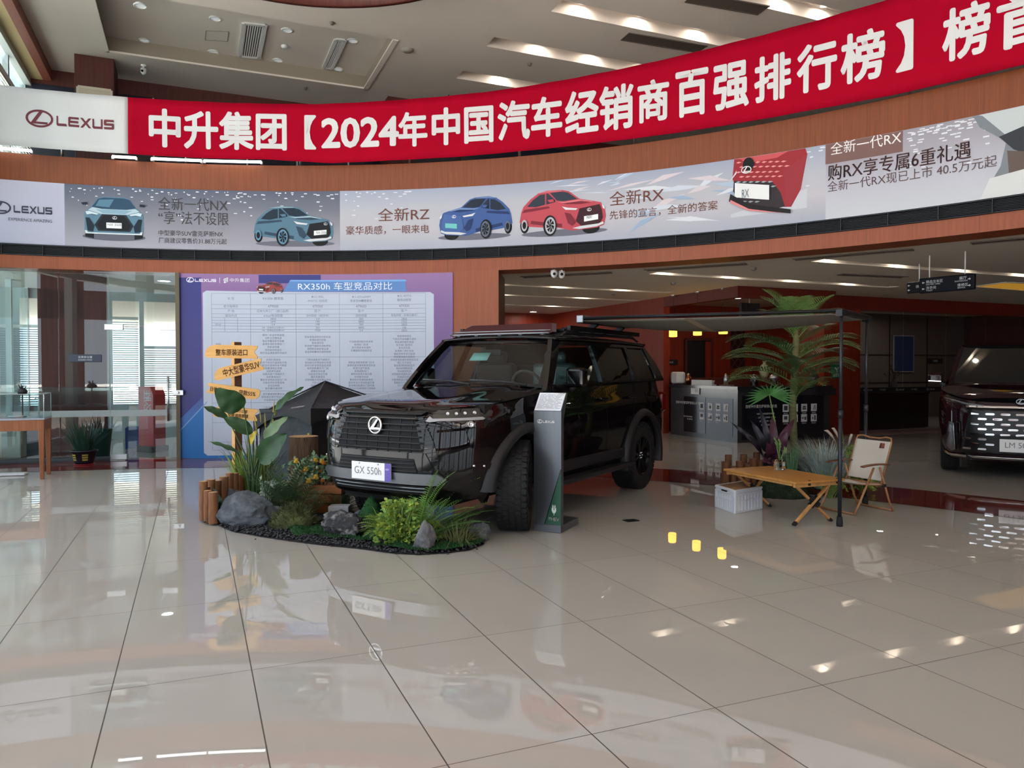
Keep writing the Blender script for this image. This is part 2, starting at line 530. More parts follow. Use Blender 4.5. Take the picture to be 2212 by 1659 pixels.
# --- glazed facade on the left (runs along U) and its head
fa = lambda t, z, o=0: FAC + U * t + V * o + Z * z
mb = MB()
mb.bar(fa(.3, 7.29, -.075), fa(-34, 7.29, -.075), .15, .22)
struct(mb, 'trim_5', wood('pink_veneer', S(150, 88, 70), S(128, 66, 52)))
mb = MB(); mb.bar(fa(.3, 7.24, -.26), fa(-34, 7.24, -.26), .22, .12)
struct(mb, 'trim_6', mat('tan_paint', S(198, 176, 132), .6))
mb = MB()
for k in range(0, 23): mb.bar(fa(-k * 1.5 + .2, 0, -.5), fa(-k * 1.5 + .2, 7.3, -.5), .09, .12, up=U)
for z in (3.3, 4.5): mb.bar(fa(.3, z, -.5), fa(-34, z, -.5), .1, .14 if z < 4 else .5)
mb.bar(fa(.3, 7.12, -.42), fa(-34, 7.12, -.42), .12, .14)
mb.bar(fa(.3, .05, -.5), fa(-34, .05, -.5), .12, .14)
struct(mb, 'wall_left', mat('window_frame', S(206, 214, 214), .4))
mb = MB(); mb.add([fa(.3, 0, -.46), fa(-5.9, 0, -.46), fa(-5.9, 7.2, -.46), fa(.3, 7.2, -.46)], [(0, 1, 2, 3)])
struct(mb, 'window_1', PANE)
# rear facade behind the viewer and the closed right side of the hall
mb = MB()
for k in range(0, 9): mb.box((-6 + k * 2.6, -8, 3.7), (.5 if k % 2 == 0 else .14, .3, 7.4))
mb.box((4, -8, 3.9), (24, .3, 1.1)); mb.box((4, -8, 7.1), (24, .3, .6)); mb.box((4, -8, .3), (24, .3, .6))
struct(mb, 'wall_front', WOOD_DK)
mb = MB(); mb.add([(17, -8.5, 0), (17, 34, 0), (17, 34, 7.4), (17, -8.5, 7.4)], [(0, 1, 2, 3)])
struct(mb, 'wall_right', WOOD_RED)
mb = MB(); mb.add([(-60, -60, -.06), (60, -60, -.06), (60, 60, -.06), (-60, 60, -.06)], [(0, 1, 2, 3)])
struct(mb, 'ground', mat('pale_paving', S(228, 226, 220), .9))

# --- upper storey behind the banner: back wall along V, its head band, dark panels, floor, pillars
bu = touv(W(255, 170, HC))[0]; bv0 = touv(FAC)[1] - .5
mb = MB(); q = lambda v, z, o=0: uvp(bu + o, v, z)
mb.add([q(bv0, 7.1), q(26, 7.1), q(26, HC), q(bv0, HC)], [(0, 1, 2, 3)])
struct(mb, 'trim_7', WOOD_DK)
mb = MB(); mb.add([q(bv0, 4.4, .05), q(26, 4.4, .05), q(26, 7.12, .05), q(bv0, 7.12, .05)], [(0, 1, 2, 3)])
struct(mb, 'wall_upper_back', mat('navy_panel', S(44, 48, 62), .2))
mb = MB()
for px in (330, 437, 540, 660, 790): 
    v = touv(W(px, 215, 7.0))[1]; mb.bar(q(v, 4.5, .02), q(v, 7.1, .02), .03, .02, up=U)
struct(mb, 'trim_8', WHITE)
far = [(s_, ) for s_ in ()]
arc = [ring(-9 + i * .25, 0, .02).xy for i in range(107)]
outer = [tuple(p) for p in arc] + [(27, arc[-1][1]), (27, 30), (-16, 30), (-16, arc[0][1])]
mb = MB(); vs, fs = cut_holes(outer, []); mb.add([(x, y, 4.45) for x, y in vs], fs)
struct(mb, 'floor_upper', mat('grey_carpet', S(120, 112, 104), .9))

def pillar(px0, px1, py, name, label_mat=WOOD_DK):
    a = touv(W(px0, py, HC)); b = touv(W(px1, py + (px1 - px0) * .13, HC)); mb = MB()
    c = uvp(a[0] + .4, (a[1] + b[1]) / 2, 5.9); mb.box(c, (abs(b[1] - a[1]), .8, 3.0), atan2(V.y, V.x))
    struct(mb, name, label_mat, bevel=.01); return c, abs(b[1] - a[1])
PIL1 = pillar(160, 246, 115, 'pillar_left')
PIL2 = pillar(838, 893, 207, 'pillar_middle')

# --- lower hall behind the opening: ceiling with lamp slots
HL = 3.06
lows = []
for p0, p1, spots in (((1420, 588), (1968, 616), 4), ((1780, 560), (2330, 600), 4), ((1040, 611), (1480, 627), 3), ((1050, 634), (1400, 648), 2), ((1040, 655), (1300, 664), 2)):
    a = touv(W(*p0, HL)); b = touv(W(*p1, HL)); lows.append((a[0], a[0] + .26, a[1], b[1], spots))
vs, fs = cut_holes(outer, [[tuple(uvp(u, v).xy) for u, v in ((s[0], s[2]), (s[1], s[2]), (s[1], s[3]), (s[0], s[3]))] for s in lows])
mb = MB(); mb.add([(x, y, HL) for x, y in vs], fs)
for s in lows: recess(mb, s[:4], HL, .17)
struct(mb, 'ceiling_lower', CEIL_LO, smooth=False)
# far walls of the lower hall
BU, BV = touv(G(1593, 957))                    # the bar corner in building axes
mb = MB(); w = lambda u, v, z: uvp(u, v, z)
fu = touv(W(1180, 678, HL))[0]
fv = touv(ring(sB, 0, .5))[1]
mb.add([w(fu, fv, 0), w(fu, BV + .1, 0), w(fu, BV + .1, HL), w(fu, fv, HL)], [(0, 1, 2, 3)])
struct(mb, 'wall_far', WOOD_RED)
mb = MB(); mb.add([w(BU - 14, 22, 0), w(BU + 14, 22, 0), w(BU + 14, 22, HL), w(BU - 14, 22, HL)], [(0, 1, 2, 3)])
struct(mb, 'wall_far_right', WOOD_DK)

# ================================================================ marks used in several places
def emblem(mb, fn, w, h, mi=0, k=.085):       # oval ring with a slanted stroke, inside a w x h box
    n = 40; o = []; i_ = []
    for j in range(n):
        a = 2 * pi * j / n; o.append((w / 2 + w / 2 * cos(a), h / 2 + h / 2 * sin(a))); i_.append((w / 2 + (w / 2 - k * w) * cos(a), h / 2 + (h / 2 - k * w) * sin(a)))
    b = [fn(*p) for p in o] + [fn(*p) for p in i_]
    mb.add(b, [(j, (j + 1) % n, n + (j + 1) % n, n + j) for j in range(n)], mi, False)
    q = lambda pts: mb.poly([(x * w, y * h) for x, y in pts], mi, fn)
    q([(.50, .93), (.64, .93), (.36, .32), (.80, .32), (.78, .20), (.16, .20)])


GLY = {'L': ([[(0, 1), (.17, 1), (.17, .26), (.94, .26), (1.02, 0), (.1, 0), (0, .12)]], 1),
       'E': ([[(.1, 1), (1, 1), (1.04, .78), (.24, .78), (.2, .62), (.96, .62), (.99, .38), (.16, .38), (.2, .24), (1.06, .24), (1.06, 0), (.06, 0), (0, .1), (0, .9)]], 1),
       'X': ([[(0, 1), (.25, 1), (.52, .66), (.79, 1), (1.04, 1), (.66, .5), (1.04, 0), (.79, 0), (.52, .34), (.25, 0), (0, 0), (.38, .5)]], 1.05),
       'U': ([[(0, 1), (.18, 1), (.18, .3), (.24, .24), (.84, .24), (.84, 1), (1.02, 1), (1.02, 0), (.12, 0), (0, .14)]], 1),
       'S': ([[(.1, 1), (1, 1), (1.04, .77), (.24, .77), (.24, .64), (.94, .64), (1.04, .54), (1.04, .1), (.94, 0), (.04, 0), (0, .24), (.8, .24), (.8, .38), (.1, .38), (0, .48), (0, .9)]], 1)}


def wordmark(mb, fn, w, h, mi=0):
    x = 0; u = w / (5.05 + .14 * 4)
    for ch in 'LEXUS':
        ps, a = GLY[ch]
        for p in ps: mb.poly([(x + px * a * u, py * h) for px, py in p], mi, fn)
        x += (a + .14) * u


def logo(mb, fn, x, y, w, h, mi=0):            # emblem followed by the wordmark, in a w x h box
    ew = h * 1.38
    emblem(mb, lambda a, b: fn(x + a, y + b), ew, h, mi)
    wordmark(mb, lambda a, b: fn(x + ew * 1.12 + a, y + h * .17 + b), w - ew * 1.12, h * .56, mi)


def on(off, s0=0, z0=0):                       # (x, y) -> gallery place
    return lambda x, y: ring(s0 + x, z0 + y, off)


# ================================================================ the long banner over the balcony
def btop(s): 
    k = [(-9, 5.70), (-4.4, 5.70), (.4, 5.68), (3.45, 5.74), (6.8, 5.86), (10, 5.9), (18, 5.9)]
    for (a, p), (b, q_) in zip(k, k[1:]):
        if s <= b: return p + (q_ - p) * (s - a) / (b - a)
    return k[-1][1]


def bbot(s):
    k = [(-9, 4.835), (-4.4, 4.835), (-2.1, 4.83), (-.4, 4.815), (.6, 4.765), (3.45, 4.80), (6.8, 4.79), (10, 4.74), (18, 4.74)]
    for (a, p), (b, q_) in zip(k, k[1:]):
        if s <= b: return p + (q_ - p) * (s - a) / (b - a) - .022
    return k[-1][1] - .022


def cloth_off(s, z): return -.16 + .012 * sin(s * 2.3 + 1.2 * sin(s * .7)) * (1.2 - (z - 4.7)) + .006 * sin(s * 9 + z * 2)


BANNER = thing('hanging_banner', 'long red banner with white Chinese writing and a white end, hung along the balcony', 'banner', ring(0, 4.75, -.16))
MBANN = Matrix.Translation(-Vector(BANNER.location))
sw = SP(287)[0]
RED = mat('red_cloth', S(158, 0, 34), .8, spec=.1, var=.05, vscale=3); CLW = mat('white_cloth', S(206, 208, 210), .75)
def cloth(s0, s1): 
    mb = MB(); mb.grid(lambda a, b: ring(s0 + (s1 - s0) * a, (bbot(s0 + (s1 - s0) * a) * (1 - b) + btop(s0 + (s1 - s0) * a) * b), cloth_off(s0 + (s1 - s0) * a, 4.75 + b)), int((s1 - s0) / .07), 8)
    return mb
cloth(sw, 14).build('red_cloth', RED, BANNER, M=MBANN, fix=False, solid=.004)
o = cloth(-4.8, sw).build('white_cloth', CLW, BANNER, M=MBANN, fix=False, solid=.004); o['label'] = 'plain white end of the banner'
mb = MB()
items = [('中升集团', 334, 626, 250, 327), ('【', 668, 689, 258, 327), ('2024', 704, 867, 263, 323), ('年', 870, 929, 251, 321), ('中国', 942, 1070, 239, 315),
         ('汽车', 1083, 1219, 223, 304), ('经销', 1229, 1372, 200, 290), ('商', 1385, 1448, 183, 268), ('百', 1466, 1532, 163, 255), ('强', 1547, 1620, 148, 240),
         ('排', 1636, 1711, 130, 223), ('行', 1728, 1809, 105, 203), ('榜', 1822, 1911, 80, 182), ('】', 1940, 1972, 60, 160), ('榜', 2040, 2138, 24, 132), ('首', 2158, 2290, -6, 104)]
for body, x0, x1, y0, y1 in items:
    xm = (x0 + x1) / 2
    s0, s1 = SP(x0)[0], SP(x1)[0]; zt, zb = SP(xm, y0)[1], SP(xm, y1)[1]
    k = .4 if body in '【】' else 0
    hh = zt - zb
    mb.text(body, lambda x, y: ring(s0 + x, zb + y, cloth_off(s0 + x, zb + y) - .007), s1 - s0, hh, bold=.03)
mb.build('lettering', CLW, BANNER, M=MBANN, fix=False, smooth=False)
mb = MB(); s0, z0 = SP(62, 270); s1 = SP(257)[0]
logo(mb, lambda x, y: ring(s0 + x, SP(150, 287)[1] + y, cloth_off(s0 + x, 5.3) - .007), 0, 0, s1 - s0, .27)
mb.build('logo', flat((108, 52, 62)), BANNER, M=MBANN, fix=False, smooth=False)

# balcony rail behind the banner
RAIL = thing('balcony_railing', 'steel balcony railing behind the long red banner', 'railing', ring(0, 4.74, .06)); MR = Matrix.Translation(-Vector(RAIL.location))
mb = MB(); mb.tube([ring(-4.8 + i * .3, 5.62, .06) for i in range(62)], .025); mb.build('handrail', STEEL, RAIL, M=MR)
for k in range(-2, 8):
    mb = MB(); mb.tube([ring(k * 1.8, 4.74, .06), ring(k * 1.8, 5.62, .06)], .02); mb.build('post', STEEL, RAIL, M=MR)
# tubes of light on the balcony ledge
TUBE = mat('tube_glow', (1, 1, 1), .5, emit=(1, .98, .95), es=2.2)
for i, (x0, x1, w) in enumerate(((-20, 76, 'leftmost of the tubes under the white end of the banner'), (250, 301, 'short white light tube under the corner where the banner turns red'),
                                 (334, 441, 'white light tube under the start of the red banner, nearer the white end'), (447, 570, 'longest white light tube in view under the red banner'))):
    t = thing('light_tube', w if i else 'white light tube on the balcony ledge, leftmost under the white banner end', 'light', ring(SP(x0)[0], 4.755, -.06), group='light tubes on the balcony ledge')
    M = Matrix.Translation(-Vector(t.location)); a, b = SP(x0)[0], SP(x1)[0]
    mb = MB(); mb.tube([ring(a + (b - a) * j / 6, 4.776, -.09) for j in range(7)], .022); mb.build('tube', TUBE, t, M=M)
    for e in (a, b):
        mb = MB(); mb.box(ring(e, 4.765, -.07), (.03, .04, .04), -e / RR); mb.build('end_cap', WHITE, t, M=M)

# ================================================================ the printed strip between the veneer bands
def gradient(name, stops, rough=.45):         # a printed picture's own colours, bottom to top of the print
    m = bpy.data.materials.new(name); m.use_nodes = True; nt = m.node_tree; N = nt.nodes; L = nt.links; p = N['Principled BSDF']
    uv = N.new('ShaderNodeUVMap'); sx = N.new('ShaderNodeSeparateXYZ'); L.new(uv.outputs[0], sx.inputs[0])
    n = N.new('ShaderNodeTexNoise'); n.inputs['Scale'].default_value = 2.2; L.new(uv.outputs[0], n.inputs[0])
    a = N.new('ShaderNodeMath'); a.operation = 'MULTIPLY_ADD'; L.new(n.outputs['Fac'], a.inputs[0]); a.inputs[1].default_value = .22; L.new(sx.outputs[1], a.inputs[2])
    b = N.new('ShaderNodeMath'); b.operation = 'SUBTRACT'; L.new(a.outputs[0], b.inputs[0]); b.inputs[1].default_value = .11
    r = N.new('ShaderNodeValToRGB'); L.new(b.outputs[0], r.inputs[0])
    e = r.color_ramp.elements
    e[0].position, e[0].color = stops[0][0], (*S(*stops[0][1]), 1); e[1].position, e[1].color = stops[-1][0], (*S(*stops[-1][1]), 1)
    for q_, c in stops[1:-1]: x = e.new(q_); x.color = (*S(*c), 1)
    L.new(r.outputs[0], p.inputs['Base Color']); p.inputs['Roughness'].default_value = rough; p.inputs['Specular IOR Level'].default_value = .3
    return m


PRINT = thing('printed_strip', 'long curved printed strip of car advertisements between the wooden bands', 'advertisement', ring(0, 3.365, -.02)); MP = Matrix.Translation(-Vector(PRINT.location))
ZP0, ZP1 = 3.367, 4.328
def pan(name, x0, x1, m, off=-.015):
    a = SP(x0)[0] if x0 > -900 else -5; b = SP(x1)[0] if x1 < 2900 else 16
    mb = MB(); gallery(mb, a, b, [(off, ZP0), (off, ZP1)], uv=True); return mb.build(name, m, PRINT, M=MP, fix=False)
pan('logo_panel', -999, 143, mat('lilac_print', S(176, 176, 198), .4))
pan('print_panel', 143, 736, gradient('slate_print', [(0, (158, 158, 172)), (.3, (142, 142, 154)), (.72, (108, 112, 126)), (1, (82, 90, 110))]))
pan('print_panel', 736, 1782, gradient('silver_print', [(0, (162, 168, 184)), (.35, (182, 182, 192)), (.7, (174, 178, 190)), (1, (150, 160, 182))]))
pan('print_panel', 1782, 2999, gradient('pearl_print', [(0, (190, 196, 206)), (.4, (180, 182, 196)), (.75, (160, 158, 170)), (1, (146, 144, 156))]))


def art(name, px0, py_b, px1, py_t, layers, off=-.018, text=None, step=.0009, parent=PRINT, label=None):
    """a printed picture: layers of (colour, outline in a unit box) laid over each other"""
    s0, s1 = SP(px0)[0], SP(px1)[0]; zb, zt = SP((px0 + px1) / 2, py_b)[1], SP((px0 + px1) / 2, py_t)[1]
    mats = []; mb = MB()
    for i, (c, pts) in enumerate(layers):
        m = flat(c) if isinstance(c, tuple) else c
        if m not in mats: mats.append(m)
        mb.poly([((x) * (s1 - s0), y * (zt - zb)) for x, y in pts], mats.index(m), lambda x, y: ring(s0 + x, min(ZP1 - .004, max(ZP0 + .004, zb + y)), off - i * step), cut=.11)
    o = mb.build(name, mats, parent, M=MP, fix=False, smooth=False)
    if label: o['label'] = label
    return o


def words(body, x0, x1, y0, y1, col, bold=0, off=-.022, name='lettering', hp=None):
    s0, s1 = SP(x0)[0], SP(x1)[0]; xm = (x0 + x1) / 2; ym = (y0 + y1) / 2; hp = hp or (y1 - y0)
    zt, zb = SP(xm, ym - hp / 2)[1], SP(xm, ym + hp / 2)[1]
    mb = MB(); mb.text(body, lambda x, y: ring(s0 + x, zb + y, off), s1 - s0, zt - zb, bold=bold)
    return mb.build(name, flat(col), PRINT, M=MP, fix=False, smooth=False)


GREY = (66, 64, 70); BRN = (106, 62, 52)
mb = MB(); s0, s1 = SP(-18)[0], SP(116)[0]; zb = SP(50, 470)[1]
logo(mb, on(-.02, s0, zb), 0, .03, s1 - s0, .20)
sx = SP(22)[0]; mb.text('EXPERIENCE AMAZING', on(-.02, sx, zb - .06), s1 - sx, .045)
mb.build('logo', flat((58, 62, 78)), PRINT, M=MP, fix=False, smooth=False)
words('全新一代NX', 345, 495, 428, 456, GREY)
words('“享”法不设限', 345, 496, 458, 486, GREY)
words('中型豪华SUV雷克萨斯NX', 345, 484, 499, 511, GREY)
words('厂商建议零售价31.88万元起', 345, 492, 515, 527, GREY)
words('全新RZ', 818, 929, 447, 480, BRN, hp=28)
words('豪华质感，一眼来电', 749, 928, 487, 507, BRN, hp=19)
words('全新RX', 1317, 1434, 405, 445, BRN, hp=31)
words('先锋的宣言，全新的答案', 1317, 1550, 437, 474, BRN, hp=20)
art('title_block', 1781, 343, 1947, 294, [((120, 92, 90), [(0, 0), (1, 0), (1, 1), (0, 1)])], off=-.018)
words('全新一代RX', 1792, 1944, 286, 335, (232, 230, 232), off=-.021, hp=27)
words('购RX享专属6重礼遇', 1787, 2094, 313, 388, (84, 62, 62), bold=.008, hp=36)
words('全新一代RX现已上市 40.5万元起', 1786, 2150, 342, 414, (92, 74, 74), hp=24)

# rows of little light dashes in the printed backgrounds
random.seed(4); mb = MB()
def dash(px, py, w=7, h=2.2):
    s, z = SP(px, py); s1 = SP(px + w)[0]; hz = h * .0072
    if ZP0 + .02 < z < ZP1 - .03: mb.add([ring(s, z, -.017), ring(s1, z, -.017), ring(s1, z + hz, -.017), ring(s, z + hz, -.017)], [(0, 1, 2, 3)], 0, False)
for x0, x1, cx, ph in ((150, 540, 225, 0), (500, 735, 672, 1), (745, 900, 790, 2), (1960, 2160, 2085, 3), (1690, 1790, 1780, 4), (1950, 2120, 1990, 5)):
    for row in range(9):
        n = int((x1 - x0) / (20 + row * 8))
        for k in range(n):
            px = x0 + (x1 - x0) * (k + random.random() * .7) / n
            s_, z_ = SP(px, 400)
            zz = 4.27 - row * (.014 + row * .0052) + .025 * sin(px * .03 + ph) + .03 * random.random()
            py = 400
            d = ray(px, 400); t = (ring(s_, 0).xy.length) / hypot(d.x, d.y)
            py = 829.5 - ((zz - EYE) / t + sin(PITCH)) / cos(PITCH) * FPX
            dash(px, py, 4 + random.random() * 5, 1.4 + random.random() * 1.2)
mb.build('light_dashes', flat((214, 220, 228)), PRINT, M=MP, fix=False, smooth=False)['kind'] = 'stuff'

# ---- car pictures of the print (outlines in a unit box)
def ell(cx, cy, rx, ry, n=20, a0=0, a1=2 * pi): return [(cx + rx * cos(a0 + (a1 - a0) * i / n), cy + ry * sin(a0 + (a1 - a0) * i / n)) for i in range(n)]
def mir(pts): return [(1 - x, y) for x, y in reversed(pts)]
NXF = [((96, 98, 110), ell(.5, .07, .52, .09)), ((20, 26, 34), [(.03, .06), (.17, .02), (.17, .3), (.03, .3)]), ((20, 26, 34), mir([(.03, .06), (.17, .02), (.17, .3), (.03, .3)])),
       ((92, 128, 150), [(.02, .22), (.05, .16), (.25, .14), (.75, .14), (.95, .16), (.98, .22), (.98, .62), (.93, .68), (.86, .78), (.76, .96), (.68, 1), (.32, 1), (.24, .96), (.14, .78), (.07, .68), (.02, .62)]),
       ((44, 74, 98), [(.14, .76), (.24, .95), (.33, .985), (.67, .985), (.76, .95), (.86, .76), (.7, .72), (.3, .72)]), ((86, 124, 148), [(.2, .78), (.26, .93), (.5, .95), (.42, .76)]),
       ((176, 196, 208), [(.08, .68), (.15, .745), (.3, .715), (.7, .715), (.85, .745), (.92, .68), (.72, .6), (.28, .6)]), ((132, 166, 186), [(.2, .7), (.5, .71), (.8, .7), (.68, .615), (.32, .615)]),
       ((38, 46, 54), [(.3, .59), (.7, .59), (.82, .34), (.76, .2), (.24, .2), (.18, .34)]), ((20, 24, 30), [(.33, .57), (.67, .57), (.78, .34), (.73, .23), (.27, .23), (.22, .34)]),
       ((200, 216, 224), [(.04, .64), (.1, .655), (.25, .6), (.2, .555), (.06, .57)]), ((200, 216, 224), mir([(.04, .64), (.1, .655), (.25, .6), (.2, .555), (.06, .57)])),
       ((70, 100, 124), [(.06, .57), (.2, .555), (.24, .6), (.22, .575), (.14, .59)]), ((70, 100, 124), mir([(.06, .57), (.2, .555), (.24, .6), (.22, .575), (.14, .59)])),
       ((26, 42, 56), [(.04, .5), (.1, .5), (.18, .32), (.16, .18), (.07, .2)]), ((26, 42, 56), mir([(.04, .5), (.1, .5), (.18, .32), (.16, .18), (.07, .2)])),
       ((204, 216, 224), [(.03, .2), (.06, .2), (.08, .16), (.92, .16), (.94, .2), (.97, .2), (.96, .13), (.04, .13)]),
       ((234, 238, 240), [(.375, .27), (.625, .27), (.625, .40), (.375, .40)]), ((30, 40, 56), [(-.03, .84), (.07, .86), (.08, .8), (0, .79)]), ((30, 40, 56), mir([(-.03, .84), (.07, .86), (.08, .8), (0, .79)]))]
art('car_picture', 183, 519, 315, 427, NXF, label='front view of a pale blue car')
words('NX 350h', 236, 267, 484, 489, (120, 130, 140), off=-.037)
def badge(px, py, h, col, off=-.04):
    s, z = SP(px, py); mb = MB(); emblem(mb, on(off, s, z), h * 1.4, h); mb.build('badge', flat(col), PRINT, M=MP, fix=False, smooth=False)
badge(244, 475, .05, (210, 216, 222))


def side34(body, hi, dk, glass, flip=False, wheel=(60, 66, 74), tyre=(18, 20, 24), plate=(234, 238, 240), grille=(22, 26, 32)):
    f = (lambda p: mir(p)) if flip else (lambda p: p)          # three-quarter view, front to the right
    L_ = [((104, 106, 120), f(ell(.52, .07, .5, .075))), (tyre, f(ell(.06, .27, .052, .17))), (tyre, f(ell(.83, .13, .10, .12))),
          (body, f([(.0, .34), (.02, .56), (.045, .68), (.13, .84), (.22, .955), (.32, 1.0), (.5, .99), (.58, .95), (.70, .77), (.86, .70), (.94, .66), (.985, .55), (1, .36), (.98, .18), (.9, .13), (.62, .10), (.52, .15), (.42, .2), (.3, .2), (.12, .24)])),
          (dk, f([(.13, .3), (.36, .22), (.5, .18), (.5, .26), (.36, .3), (.14, .37)])), (dk, f([(.03, .55), (.06, .62), (.34, .66), (.36, .62), (.2, .58)])),
          (glass, f([(.09, .68), (.16, .82), (.24, .92), (.3, .93), (.3, .7), (.2, .66)])), (glass, f([(.315, .7), (.315, .935), (.335, .94), (.42, .78), (.42, .74)])),
          (glass, f([(.36, .945), (.5, .955), (.57, .92), (.675, .77), (.52, .745), (.44, .77)])), (hi, f([(.19, .95), (.32, .985), (.5, .975), (.5, .965), (.33, .965)])),
          (hi, f([(.44, .74), (.54, .73), (.7, .755), (.86, .69), (.72, .66), (.56, .68)])), (dk, f([(.5, .7), (.72, .72), (.84, .68), (.72, .655), (.56, .675)])),
          (grille, f([(.70, .56), (.93, .62), (.955, .5), (.965, .33), (.93, .2), (.73, .17), (.66, .3)])),
          ((210, 216, 224), f([(.5, .63), (.56, .6), (.68, .565), (.66, .535), (.54, .555)])), ((210, 216, 224), f([(.955, .62), (.99, .56), (.985, .5), (.965, .54)])),
          (dk, f([(.53, .5), (.6, .46), (.66, .28), (.62, .2), (.57, .26)])),
          ((200, 206, 212), f([(.62, .15), (.72, .185), (.92, .21), (.97, .25), (.98, .2), (.9, .15), (.7, .12)])),
          (plate, f([(.755, .27), (.915, .30), (.915, .41), (.755, .385)])),
          (tyre, f(ell(.36, .235, .078, .225))), (wheel, f(ell(.365, .235, .06, .185))), (tyre, f(ell(.365, .235, .045, .14)))]
    for k in range(7): a = 2 * pi * k / 7; L_.append((wheel, f([(.365 + .01 * cos(a + 1.57), .235 + .03 * sin(a + 1.57)), (.365 + .055 * cos(a - .12), .235 + .17 * sin(a - .12)), (.365 + .055 * cos(a + .12), .235 + .17 * sin(a + .12))])))
    L_ += [(wheel, f(ell(.062, .27, .035, .125))), (tyre, f(ell(.062, .27, .022, .08))), (body, f([(.33, .79), (.40, .80), (.41, .74), (.36, .73)]))]
    return L_
art('car_picture', 550, 533, 722, 446, side34((84, 120, 142), (158, 182, 196), (46, 70, 90), (30, 46, 62), wheel=(96, 140, 170)), label='pale blue car seen from its front corner')
words('NX 350h', 686, 708, 501, 506, (120, 130, 140), off=-.05)
badge(701, 488, .045, (200, 206, 212), -.05)
art('car_picture', 950, 518, 1108, 426, side34((62, 92, 150), (116, 146, 192), (34, 56, 102), (34, 44, 62), True, wheel=(96, 106, 124), plate=(110, 190, 190), grille=(70, 102, 160)), label='blue car turned to the left')
badge(978, 473, .05, (220, 226, 232), -.05)
art('car_picture', 1123, 510, 1309, 410, side34((184, 74, 88), (214, 122, 130), (122, 40, 54), (48, 56, 70), wheel=(176, 178, 186), grille=(60, 30, 38)), label='red car turned to the right')
badge(1270, 458, .05, (220, 220, 224), -.05); words('RX', 1269, 1280, 466, 473, (120, 130, 140), off=-.05)
# brush-like swirls and the close-up of a red grille
SW = []
random.seed(8)
for k in range(26):
    x = random.random(); y = random.random(); l = .18 + random.random() * .3; a = random.uniform(-.5, 1.0); w_ = .02 + random.random() * .04
    dx, dy = cos(a) * l, sin(a) * l * .9
    c = random.choice([(196, 206, 220), (168, 188, 210), (206, 212, 222), (150, 172, 200), (204, 196, 204)])
    pts = [(x, y), (x + dx * .5 - dy * .12, y + dy * .5 + w_), (x + dx, y + dy), (x + dx * .5, y + dy * .5 - w_ * .3)]
    SW.append((c, [(min(1, max(0, p)), min(1, max(0, q_))) for p, q_ in pts]))
art('brush_strokes', 1300, 497, 1590, 350, SW, step=.00012)
art('brush_strokes', 1170, 425, 1340, 385, SW[:14], step=.00012)
CLOSE = [((190, 196, 206), [(.0, .05), (1, .3), (1, .02), (0, 0)]), ((150, 44, 54), [(.05, .98), (.95, .98), (1, .8), (.92, .3), (.8, .06), (.5, .1), (.1, .35), (.02, .6)]), ((196, 84, 90), [(.07, .95), (.5, .9), (.9, .97), (.62, .82), (.2, .8)]),
         ((52, 44, 50), [(.04, .56), (.3, .52), (.56, .46), (.66, .3), (.72, .08), (.56, .05), (.3, .12), (.1, .28), (.03, .4)]), ((150, 50, 60), [(.7, .6), (.98, .8), (.93, .35), (.8, .1), (.74, .12)])]
for r in range(9):
    for c in range(8 - r // 2):
        x = .07 + c * .085 + (r % 2) * .042; y = .83 - r * .075 - c * .012
        CLOSE.append((((150, 166, 174) if r > 3 else (226, 150, 150)), [(x, y), (x + .03, y + .014), (x + .075, y), (x + .03, y - .014)]))
CLOSE += [((224, 228, 232), [(.06, .3), (.52, .2), (.52, .42), (.06, .52)]), ((22, 24, 28), ell(.24, .78, .075, .1)), ((30, 26, 30), [(-.02, .25), (.2, .1), (.8, -.04), (.8, .02), (.25, .17), (0, .36)]), ((214, 130, 136), [(0, .22), (.25, .07), (.7, -.02), (.25, .1), (0, .27)])]
art('car_picture', 1578, 462, 1742, 318, CLOSE, step=.0004, label='close-up of a red car front')
badge(1603, 378, .1, (220, 222, 226), -.05); words('RX', 1603, 1618, 411, 428, (100, 110, 120), off=-.05)
INT = [((120, 128, 136), [(0, 1), (1, 1), (1, 0), (.1, 0), (.3, .35), (.35, .6), (.1, .8)]), ((186, 196, 200), [(.05, 1), (1, 1), (1, .72), (.35, .66)]), ((54, 58, 66), [(.28, .66), (.5, .72), (1, .6), (1, .42), (.55, .42), (.42, .5)]),
       ((96, 84, 80), [(.36, .5), (.6, .44), (.6, .0), (.4, .0)]), ((204, 208, 212), [(.1, .0), (.2, .24), (1, .34), (1, 0)])]
art('interior_picture', 2090, 425, 2330, 215, INT, label='steering wheel and seat of a car cabin')

# ================================================================ comparison poster on the wall
POST = thing('comparison_poster', 'large purple and blue wall poster with a grey comparison table', 'poster', ring(SP(386)[0], .06, -.01600)); MQ = Matrix.Translation(-Vector(POST.location))
PA, PB, PZ0, PZ1 = SP(387)[0], SP(979)[0], .05, 2.985
PW, PH = PB - PA, PZ1 - PZ0
pm = gradient('poster_print', [(0, (38, 104, 178)), (.2, (56, 110, 184)), (.36, (74, 74, 140)), (.55, (112, 84, 142)), (.8, (122, 92, 148)), (1, (146, 112, 160))], .25)
mb = MB(); gallery(mb, PA, PB, [(-.01600, PZ0), (-.01600, PZ1)], uv=True); mb.build('sheet', pm, POST, M=MQ, fix=False)
px2 = lambda px, py: ((SP(px)[0] - PA) , SP(px, py)[1] - PZ0)
def pst(name, col, polys, off, cut=.15):
    mb = MB()
    for p in polys: mb.poly([px2(*q_) for q_ in p], 0, on(off, PA, PZ0), cut=cut)
    return mb.build(name, flat(col, .25), POST, M=MQ, fix=False, smooth=False)
pst('deep_blue_field', (58, 60, 128), [[(388, 600), (436, 600), (436, 858), (388, 905)], [(560, 594), (694, 594), (694, 612), (560, 612)]], -.01800)
